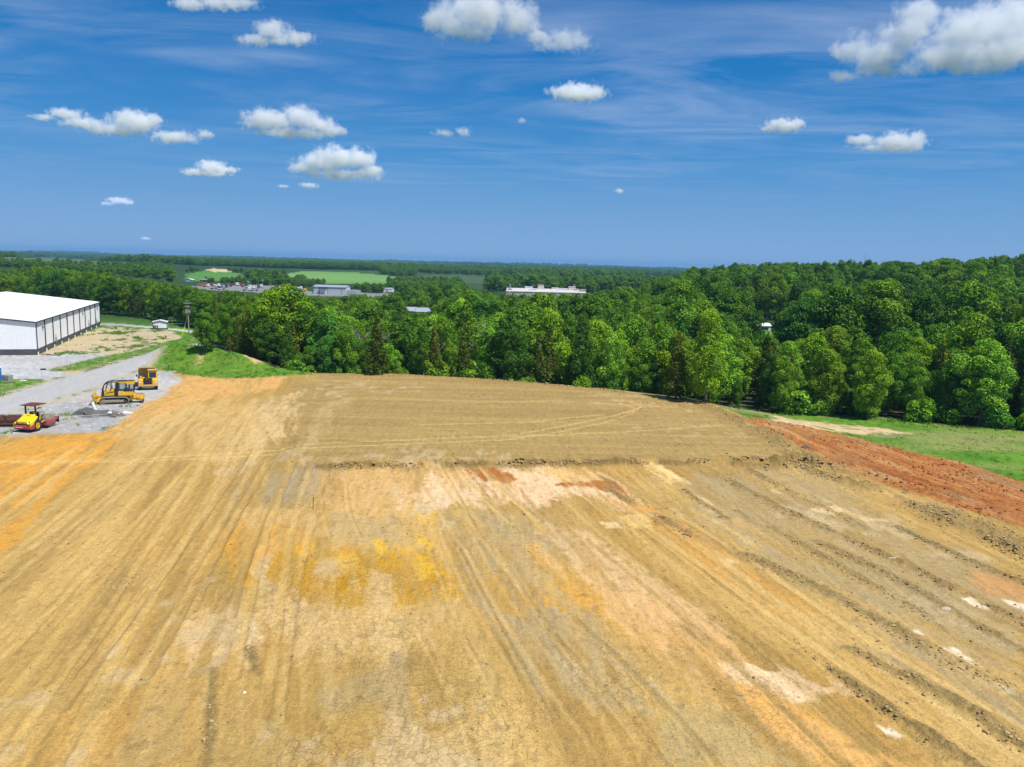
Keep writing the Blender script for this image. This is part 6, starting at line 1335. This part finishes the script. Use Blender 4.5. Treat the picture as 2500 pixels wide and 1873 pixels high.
# ================================================================== BARE TREES, GRASS, CLODS
def bare_tree(px, pyb, pyt, yy, seed, lab, spread=.3):
    P = at_depth(px, pyb, yy); P.z = H(P.x, P.y); h = z_for(px, pyt, yy) - P.z; rs = np.random.RandomState(seed); b = MB(); tw = MB()
    def grow(p, d, L, r, lv, mb):
        q = p + d * L; mid = p + d * L * .5 + Vector(rs.normal(size=3) * L * .04); mb.tube([p, mid, q], [r, r * .8, r * .55], 6 if lv < 2 else 4, cap=False)
        if lv >= 4: return
        for i in range(3 if lv else 4):
            a = rs.uniform(.3, .85); nd = (d + Vector(rs.normal(size=3)) * a * .8); nd.z = abs(nd.z) * .8 + .2; nd.normalize(); grow(p + d * L * rs.uniform(.55, 1), nd, L * rs.uniform(.5, .75), r * .5, lv + 1, tw)
    grow(Vector((0, 0, -.3)), Vector((.04, 0, 1)).normalized(), h * .45, h * .017, 0, b)
    o = empty('bare_tree', P, 0, lab, 'tree'); b.build('trunk', PALEBARK, o); tw.build('branches', PALEBARK, o)
bare_tree(1042, 860, 757, 158, 5, 'bare grey dead tree below the silver roofs behind the dirt edge'); bare_tree(905, 850, 772, 156, 9, 'thin bare pale tree left of the wide cedar behind the dirt edge')
bare_tree(478, 798, 758, 222, 12, 'bare twisted pale tree at the edge of the wood right of the utility pole'); bare_tree(160, 730, 672, 276, 15, 'grey leafless tree in the wood above the warehouse roof'); bare_tree(1178, 850, 760, 152, 18, 'thin bare tree between poplars behind the dirt edge'); bare_tree(420, 797, 765, 236, 22, 'pale bare trunk at the edge of the wood between shed and pole')
def inside(n, poly, rs):
    a = np.array(poly); out = []
    P = np.stack([rs.uniform(a[:, 0].min(), a[:, 0].max(), n * 4), rs.uniform(a[:, 1].min(), a[:, 1].max(), n * 4)], 1); return P[poly_sd(P[:, 0], P[:, 1], poly) < .1][:n]
rs = np.random.RandomState(33)
GRASSM = leaf_mat("grass_blades", (.09, .20, .014), (.18, .34, .028), trans=.3, hue_var=0)
def tufts(name, P, hgt, wid, per=6, dry=.1):
    n = len(P); z = height(P[:, 0], P[:, 1]); k = n * per; base_ = np.repeat(np.column_stack([P, z]), per, 0) + np.column_stack([rs.normal(0, wid, (k, 2)), np.zeros(k)])
    a = rs.uniform(0, 6.28, k); hh = np.repeat(hgt * rs.uniform(.5, 1.4, n), per) * rs.uniform(.6, 1.2, k); lean = rs.normal(0, .35, (k, 2)) * hh[:, None]; w = .035 + .09 * hh
    side = np.column_stack([np.cos(a), np.sin(a), np.zeros(k)]) * w[:, None]; tip = base_ + np.column_stack([lean, hh]); mid = base_ + np.column_stack([lean * .35, hh * .6])
    V = np.stack([base_ - side - [0, 0, .05], base_ + side - [0, 0, .05], mid + side * 1.2, tip], 1).reshape(-1, 3); me = np_mesh(name, V, np.arange(4 * k).reshape(-1, 4), GRASSM)
    t_ = np.clip(np.repeat(rs.normal(.5, .25, n), per) + rs.normal(0, .15, k), 0, 1); q = me.attributes.new('tint', 'FLOAT', 'FACE'); q.data.foreach_set('value', t_.astype(np.float32)); o = bpy.data.objects.new(name, me); link(o); tag(o, kind='stuff'); return o
Pg = np.concatenate([inside(1700, RGRASS, rs), inside(1500, VERGE, rs), inside(1100, LEFTGRASS, rs)])
Pg = Pg[poly_sd(Pg[:, 0], Pg[:, 1], SANDY) > .3]; Pg = Pg[poly_sd(Pg[:, 0], Pg[:, 1], CLAY) > .4]; tufts('grass', Pg, .15, .2, per=5)
Pb = inside(2600, BERM, rs); Pb = Pb[poly_sd(Pb[:, 0], Pb[:, 1], gp([(555, 872), (600, 874), (645, 893), (625, 905), (585, 895), (560, 886)])) > 0]; Pb = Pb[fbm(Pb[:, 0] / 3, Pb[:, 1] / 3, 2, 5) > .33]; tufts('bank_grass', Pb, .2, .22)
Pw = inside(2600, DIRTYARD, rs); Pw = Pw[fbm(Pw[:, 0] / 7, Pw[:, 1] / 12, 3, 155) * .55 + fbm(Pw[:, 0] / 1.6, Pw[:, 1] / 2.4, 3, 156) * .55 > .645]
Py = inside(900, YARD, rs); Py = Py[(fbm(Py[:, 0] / 2.6, Py[:, 1] / 3.6, 4, 157) > .6) & (Py[:, 1] < 108)]; Pe = inside(500, VERGE, rs)
Pl = np.array([tuple(hit(rs.uniform(115, 430), 0 or 905, 0)[:2]) for _ in range(1)]); tufts('weeds', np.concatenate([Pw, Py]), .22, .2)
Pt = inside(1500, RGRASS, rs); dt_ = np.full(len(Pt), 1e9); ln = gph([(1745, 990), (1900, 1010), (2120, 1021), (2250, 1037), (2500, 1055), (2700, 1073)])
for a, b_ in zip(ln, ln[1:]): dt_ = np.minimum(dt_, seg_dist(Pt[:, 0], Pt[:, 1], a, b_)[0])
tufts('tall_weeds', Pt[dt_ < 3.2 * (.3 + fbm(Pt[:, 0] / 4, Pt[:, 1] / 4, 2, 9))], .38, .3)
# clods of soil lying along the ridges, the step of the lift and the clay
ico = bmesh.new(); bmesh.ops.create_icosphere(ico, subdivisions=1, radius=1); IV = np.array([v_.co[:] for v_ in ico.verts]); IF = np.array([[v_.index for v_ in f_.verts] for f_ in ico.faces]); ico.free()
ptsC, szC, colC = [], [], []
def along(poly, n, wd, s0, s1, col):
    a = np.array(poly, float); seg = np.hypot(*np.diff(a, axis=0).T); cs = np.concatenate([[0], np.cumsum(seg)]); t_ = rs.uniform(0, cs[-1], n)
    X = np.interp(t_, cs, a[:, 0]) + rs.normal(0, wd, n); Y = np.interp(t_, cs, a[:, 1]) + rs.normal(0, wd, n); ptsC.append(np.column_stack([X, Y])); szC.append(rs.uniform(0, 1, n) ** 2.5 * (s1 - s0) + s0); colC.append(np.repeat([col], n, 0) * rs.uniform(.7, 1.3, (n, 1)))
dk = (.40, .285, .125)
for p_, a, b_ in WR: along(gp(p_, 1.0), int(60 * sum(math.hypot(q[0] - r_[0], q[1] - r_[1]) for q, r_ in zip(gp(p_, 1.0), gp(p_, 1.0)[1:])) * a / .5 * .5) + 10, a * .8, .02, .075 + a * .05, dk)
along(FOOT, 1500, .4, .03, .15, dk); along(gp([(1620, 1008), (1690, 1003), (1760, 1000), (1790, 1010)], K), 700, 1.3, .04, .2, dk); along(gp([(1700, 985), (1740, 1000), (1800, 1028), (1900, 1080), (1990, 1135), (2100, 1180), (2300, 1240), (2500, 1320)], 1.0), 1600, 1.5, .03, .16, dk)
along(gp([(830, 915), (1000, 917), (1200, 928), (1450, 950), (1650, 975), (1740, 995)], 1.0), 700, .6, .05, .2, dk)
for pts in [[(900, 950), (1150, 945), (1400, 930)], [(1180, 915), (1350, 905), (1500, 900)], [(1150, 935), (1400, 925), (1600, 915)], [(1250, 890), (1400, 885)], [(1230, 960), (1500, 950), (1680, 945)], [(820, 850), (1000, 855), (1200, 865)], [(1100, 975), (1400, 972), (1600, 965)], [(1300, 865), (1500, 880)], [(700, 990), (1000, 985)]]: along(gp(pts, K), 170, .35, .03, .14, dk)
Pc = inside(4000, CLAY, rs); ptsC.append(Pc); szC.append(rs.uniform(0, 1, len(Pc)) ** 3 * .12 + .035); colC.append(np.repeat([(.30, .09, .025)], len(Pc), 0) * rs.uniform(.7, 1.3, (len(Pc), 1)))
Pd = inside(5500, gp([(-60, 1200), (560, 880), (1000, 1010), (1700, 1010), (2300, 1270), (2300, 1657), (-60, 1657)], K), rs); ptsC.append(Pd); szC.append(rs.uniform(0, 1, len(Pd)) ** 6 * .08 + .02); colC.append(np.repeat([(.42, .28, .11)], len(Pd), 0) * rs.uniform(.6, 1.25, (len(Pd), 1)))
for p_, n in (((705, 1180), 40), ((670, 1070), 40), ((300, 1240), 60), ((540, 1370), 30), ((1600, 1010), 60)): along(gp([(p_[0] * K, p_[1] * K), (p_[0] * K - 40, p_[1] * K + 30)], 1.0), n, .5, .03, .12, dk)
PC_, SZ_, CC_ = np.concatenate(ptsC), np.concatenate(szC), np.concatenate(colC); kc = fbm(PC_[:, 0] / 2.2, PC_[:, 1] / 3.2, 3, 201) > .46; PC_, SZ_, CC_ = PC_[kc], SZ_[kc], CC_[kc]; n = len(PC_)
# set them on the finished ground
ri = np.clip(np.searchsorted(rad, np.hypot(PC_[:, 0], PC_[:, 1])), 1, nr - 1); ai = np.clip(np.searchsorted(th, np.arctan2(PC_[:, 0], PC_[:, 1])), 0, na - 1); zc = GZ.reshape(nr, na)[ri, ai]
sc3 = SZ_[:, None] * rs.uniform(.6, 1.3, (n, 3)) * [1, 1, .75]; ang = rs.uniform(0, 6.28, n); jit_ = rs.uniform(.75, 1.25, (n, 12, 1)); L = IV[None] * jit_ * sc3[:, None, :]
Lr = np.stack([L[..., 0] * np.cos(ang)[:, None] - L[..., 1] * np.sin(ang)[:, None], L[..., 0] * np.sin(ang)[:, None] + L[..., 1] * np.cos(ang)[:, None], L[..., 2]], -1)
V = (Lr + np.column_stack([PC_, zc + SZ_ * .2])[:, None, :]).reshape(-1, 3); Fc = (IF[None] + (np.arange(n) * 12)[:, None, None]).reshape(-1, 3)
CLODM, t, p, out = new_mat("soil_clod"); at = N(t, 'ShaderNodeAttribute', attribute_name='col'); t.links.new(at.outputs['Color'], p.inputs['Base Color']); p.inputs['Roughness'].default_value = .95; p.inputs['Specular IOR Level'].default_value = .1
me = np_mesh('soil_clods', V, Fc, CLODM); a_ = me.attributes.new('col', 'FLOAT_COLOR', 'FACE'); a_.data.foreach_set('color', np.concatenate([np.repeat(CC_, len(IF), 0), np.ones((n * len(IF), 1))], 1).astype(np.float32).ravel()); o = bpy.data.objects.new('soil_clods', me); link(o); tag(o, kind='stuff')
print('clods', n)
# ================================================================== CLOUDS AND HAZE
def cloud(name, blobs, lab, alt=980, dens=1.0, flat=.45, rough=1.0, seed=0):
    """real cumulus: a closed lumpy hull filled with uneven water droplets (a volume), hanging at its own height"""
    pyb = max(b_[1] + b_[3] for b_ in blobs) * K; pxm = sum(b_[0] for b_ in blobs) / len(blobs) * K
    hz = 640 + (pxm - 1250) * .0248; yy = alt * FOC / max(40, hz - pyb); yy = min(yy, 26000)
    E = []; rs = np.random.RandomState(seed + 50)
    for px, py, rx, ry in blobs:
        s = yy / FOC * K; dep = rs.uniform(-.3, .3) * rx * s; c_ = at_depth(px * K, py * K, yy) + Vector((0, dep, 0)); E.append((c_, rx * s, min(rx, ry * 2.2) * s * .9, ry * s))
    org = sum((e[0] for e in E), Vector()) / len(E); smin = sum(e[3] for e in E) / len(E)
    bm = bmesh.new()
    for c_, a, b_, h_ in E:
        r_ = bmesh.ops.create_icosphere(bm, subdivisions=3, radius=1.0)
        for v_ in r_['verts']: v_.co = Vector((v_.co.x * (a * 1.18 + smin * .4), v_.co.y * (b_ * 1.18 + smin * .4), v_.co.z * (h_ * 1.18 + smin * .4))) + c_ - org
    me = bpy.data.meshes.new(name); bm.to_mesh(me); bm.free(); tmp = bpy.data.objects.new(name, me); COL.objects.link(tmp)
    md = tmp.modifiers.new('union', 'REMESH'); md.mode = 'VOXEL'; md.voxel_size = smin * .22
    dg = bpy.context.evaluated_depsgraph_get(); m2 = bpy.data.meshes.new_from_object(tmp.evaluated_get(dg)); bpy.data.objects.remove(tmp); bpy.data.meshes.remove(me)
    m2.name = name; m2.materials.clear()
    mt = bpy.data.materials.new('cloud_droplets'); mt.use_nodes = True; t = mt.node_tree; t.nodes.clear(); out = N(t, 'ShaderNodeOutputMaterial'); pv = N(t, 'ShaderNodeVolumePrincipled')
    t.links.new(pv.outputs[0], out.inputs['Volume']); pv.inputs['Color'].default_value = (.985, .992, 1.0, 1); pv.inputs['Anisotropy'].default_value = -.1  # blue cast in the droplet colour stands in for skylight on shaded undersides
    tcn = N(t, 'ShaderNodeTexCoord'); P = tcn.outputs['Object']
    nz = N(t, 'ShaderNodeTexNoise'); nz.inputs['Scale'].default_value = .85 / smin * rough; nz.inputs['Detail'].default_value = 8; nz.inputs['Roughness'].default_value = .70; nz.inputs['Distortion'].default_value = .2
    of = N(t, 'ShaderNodeVectorMath', operation='ADD'); t.links.new(P, of.inputs[0]); of.inputs[1].default_value = (seed * 977.0, 0, 0); t.links.new(of.outputs[0], nz.inputs['Vector'])
    f = None
    for c_, a, b_, h_ in E:
        s_ = N(t, 'ShaderNodeVectorMath', operation='SUBTRACT'); t.links.new(P, s_.inputs[0]); s_.inputs[1].default_value = c_ - org
        m_ = N(t, 'ShaderNodeVectorMath', operation='MULTIPLY'); t.links.new(s_.outputs[0], m_.inputs[0]); m_.inputs[1].default_value = (1 / a, 1 / b_, 1 / h_)
        l_ = N(t, 'ShaderNodeVectorMath', operation='LENGTH'); t.links.new(m_.outputs[0], l_.inputs[0])
        if f is None: f = l_.outputs[1]
        else:
            n_ = N(t, 'ShaderNodeMath', operation='SMOOTH_MIN'); t.links.new(f, n_.inputs[0]); t.links.new(l_.outputs[1], n_.inputs[1]); n_.inputs[2].default_value = .18; f = n_.outputs[0]
    d = math_(t, 'SUBTRACT', math_(t, 'ADD', .92, math_(t, 'MULTIPLY', math_(t, 'SUBTRACT', nz.outputs[0], .5), 3.5)), f)
    d = math_(t, 'MULTIPLY', d, 1.7, clamp=True)
    d = math_(t, 'MULTIPLY', d, dens * 1.5 / smin)
    t.links.new(d, pv.inputs['Density']); mt.cycles.volume_step_rate = .35; m2.materials.append(mt)
    o = bpy.data.objects.new(name, m2); link(o); o.location = org; tag(o, lab, 'cloud'); return o
CL = [([(690, 350, 45, 22), (730, 342, 48, 26), (775, 342, 38, 24), (802, 370, 30, 14), (655, 362, 34, 12), (730, 374, 92, 13)], 'brightest compact white cloud in the left half of the sky, lowest of the big ones', 1.0),
      ([(560, 258, 42, 22), (600, 262, 42, 20), (650, 252, 42, 24), (690, 268, 38, 20), (720, 284, 26, 13), (630, 284, 85, 13)], 'long lumpy white cloud directly above the brightest compact cloud', .9),
      ([(140, 245, 40, 13), (98, 255, 30, 7), (190, 268, 50, 13), (290, 262, 52, 24), (335, 258, 20, 14), (250, 280, 72, 13), (385, 299, 52, 14), (440, 290, 18, 13)], 'long drawn-out white cloud at the far left of the sky', .75),
      ([(455, 361, 34, 15), (420, 372, 30, 9), (492, 368, 28, 8), (455, 376, 52, 7)], 'small white cloud between the far left cloud and the brightest one', .8),
      ([(255, 433, 28, 8), (233, 440, 18, 5), (276, 437, 18, 6)], 'small faint cloud lowest at the left', .5),
      ([(590, 70, 38, 22), (545, 84, 38, 13), (640, 82, 42, 14), (600, 92, 78, 9)], 'soft white cloud high left of the middle', .6),
      ([(470, -2, 80, 15), (405, 10, 34, 14), (530, 4, 26, 12)], 'ragged cloud cut off by the top edge on the left', .55),
      ([(958, 52, 50, 38), (1040, 25, 82, 40), (1125, 42, 46, 36), (1015, 72, 70, 18), (1160, 78, 28, 14)], 'large soft white cloud at the top edge right of the middle', .7),
      ([(1228, 90, 54, 22), (1185, 98, 34, 14)], 'thin wispy cloud hanging off the right of the large top cloud', .3),
      ([(1250, 196, 60, 19), (1215, 200, 30, 12), (1287, 198, 27, 15), (1250, 208, 58, 9)], 'lens shaped white cloud right of the middle', .8),
      ([(1692, 272, 42, 15), (1665, 278, 20, 9), (1716, 267, 22, 11)], 'small white cloud in the right third of the sky', .8),
      ([(1860, 303, 30, 13), (1935, 308, 58, 20), (1985, 300, 22, 18), (1912, 320, 76, 9)], 'flat white cloud low at the right', .8),
      ([(1840, 108, 42, 30), (1818, 165, 34, 12), (1900, 120, 58, 30), (1955, 78, 55, 42), (1985, 28, 45, 40), (2100, 62, 88, 46), (2185, 35, 66, 52), (2050, 128, 100, 30), (2150, 118, 80, 34), (2235, 88, 60, 58), (1930, 152, 70, 17), (2100, 150, 66, 16)], 'biggest towering white cloud filling the upper right corner', .9),
      ([(958, 287, 27, 8), (1002, 284, 20, 10)], 'faint small cloud in the middle of the sky', .3), ([(668, 401, 22, 7)], 'tiny cloud just under the brightest compact cloud', .6), ([(612, 403, 14, 4)], 'faint tiny cloud left of the one under the brightest cloud', .4),
      ([(1337, 413, 11, 6)], 'lone tiny cloud low right of the middle', .6), ([(315, 515, 12, 4)], 'tiny cloud just above the left skyline', .5), ([(1127, 261, 10, 8)], 'tiny faint puff right of the faint middle cloud', .3)]
for i, (bl_, lab, dn) in enumerate(CL): cloud('cloud', bl_, lab, dens=dn, seed=i)
zmin = float(GZ.min()) - 1.0
b = MB(); b.box((0, 0, (zmin + 62) / 2), (31000, 31000, 62 - zmin)); me_ = None
hm = bpy.data.materials.new('haze'); hm.use_nodes = True; t = hm.node_tree; t.nodes.clear(); out = N(t, 'ShaderNodeOutputMaterial'); pv = N(t, 'ShaderNodeVolumePrincipled')
pv.inputs['Color'].default_value = (.28, .58, 1.0, 1); pv.inputs['Density'].default_value = 9.5e-5; pv.inputs['Anisotropy'].default_value = .1; t.links.new(pv.outputs[0], out.inputs['Volume'])
hz_ = b.build('haze', hm); tag(hz_, kind='stuff')

# look-alikes that share a label are told apart by their order from left to right
by = {}
bpy.context.view_layer.update()
for o in list(COL.objects):
    if o.parent is None and o.get('label'): by.setdefault(o['label'], []).append(o)
ORDW = {2: ('left-hand', 'right-hand'), 3: ('leftmost', 'middle', 'rightmost'), 4: ('leftmost', 'second-left', 'second-right', 'rightmost'), 5: ('leftmost', 'second-left', 'middle', 'second-right', 'rightmost')}
for lab, os_ in by.items():
    if len(os_) in ORDW:
        os_.sort(key=lambda o: float(proj([tuple(o.matrix_world.translation)])[0][0]))
        for w_, o in zip(ORDW[len(os_)], os_): o['label'] = w_ + ' ' + lab
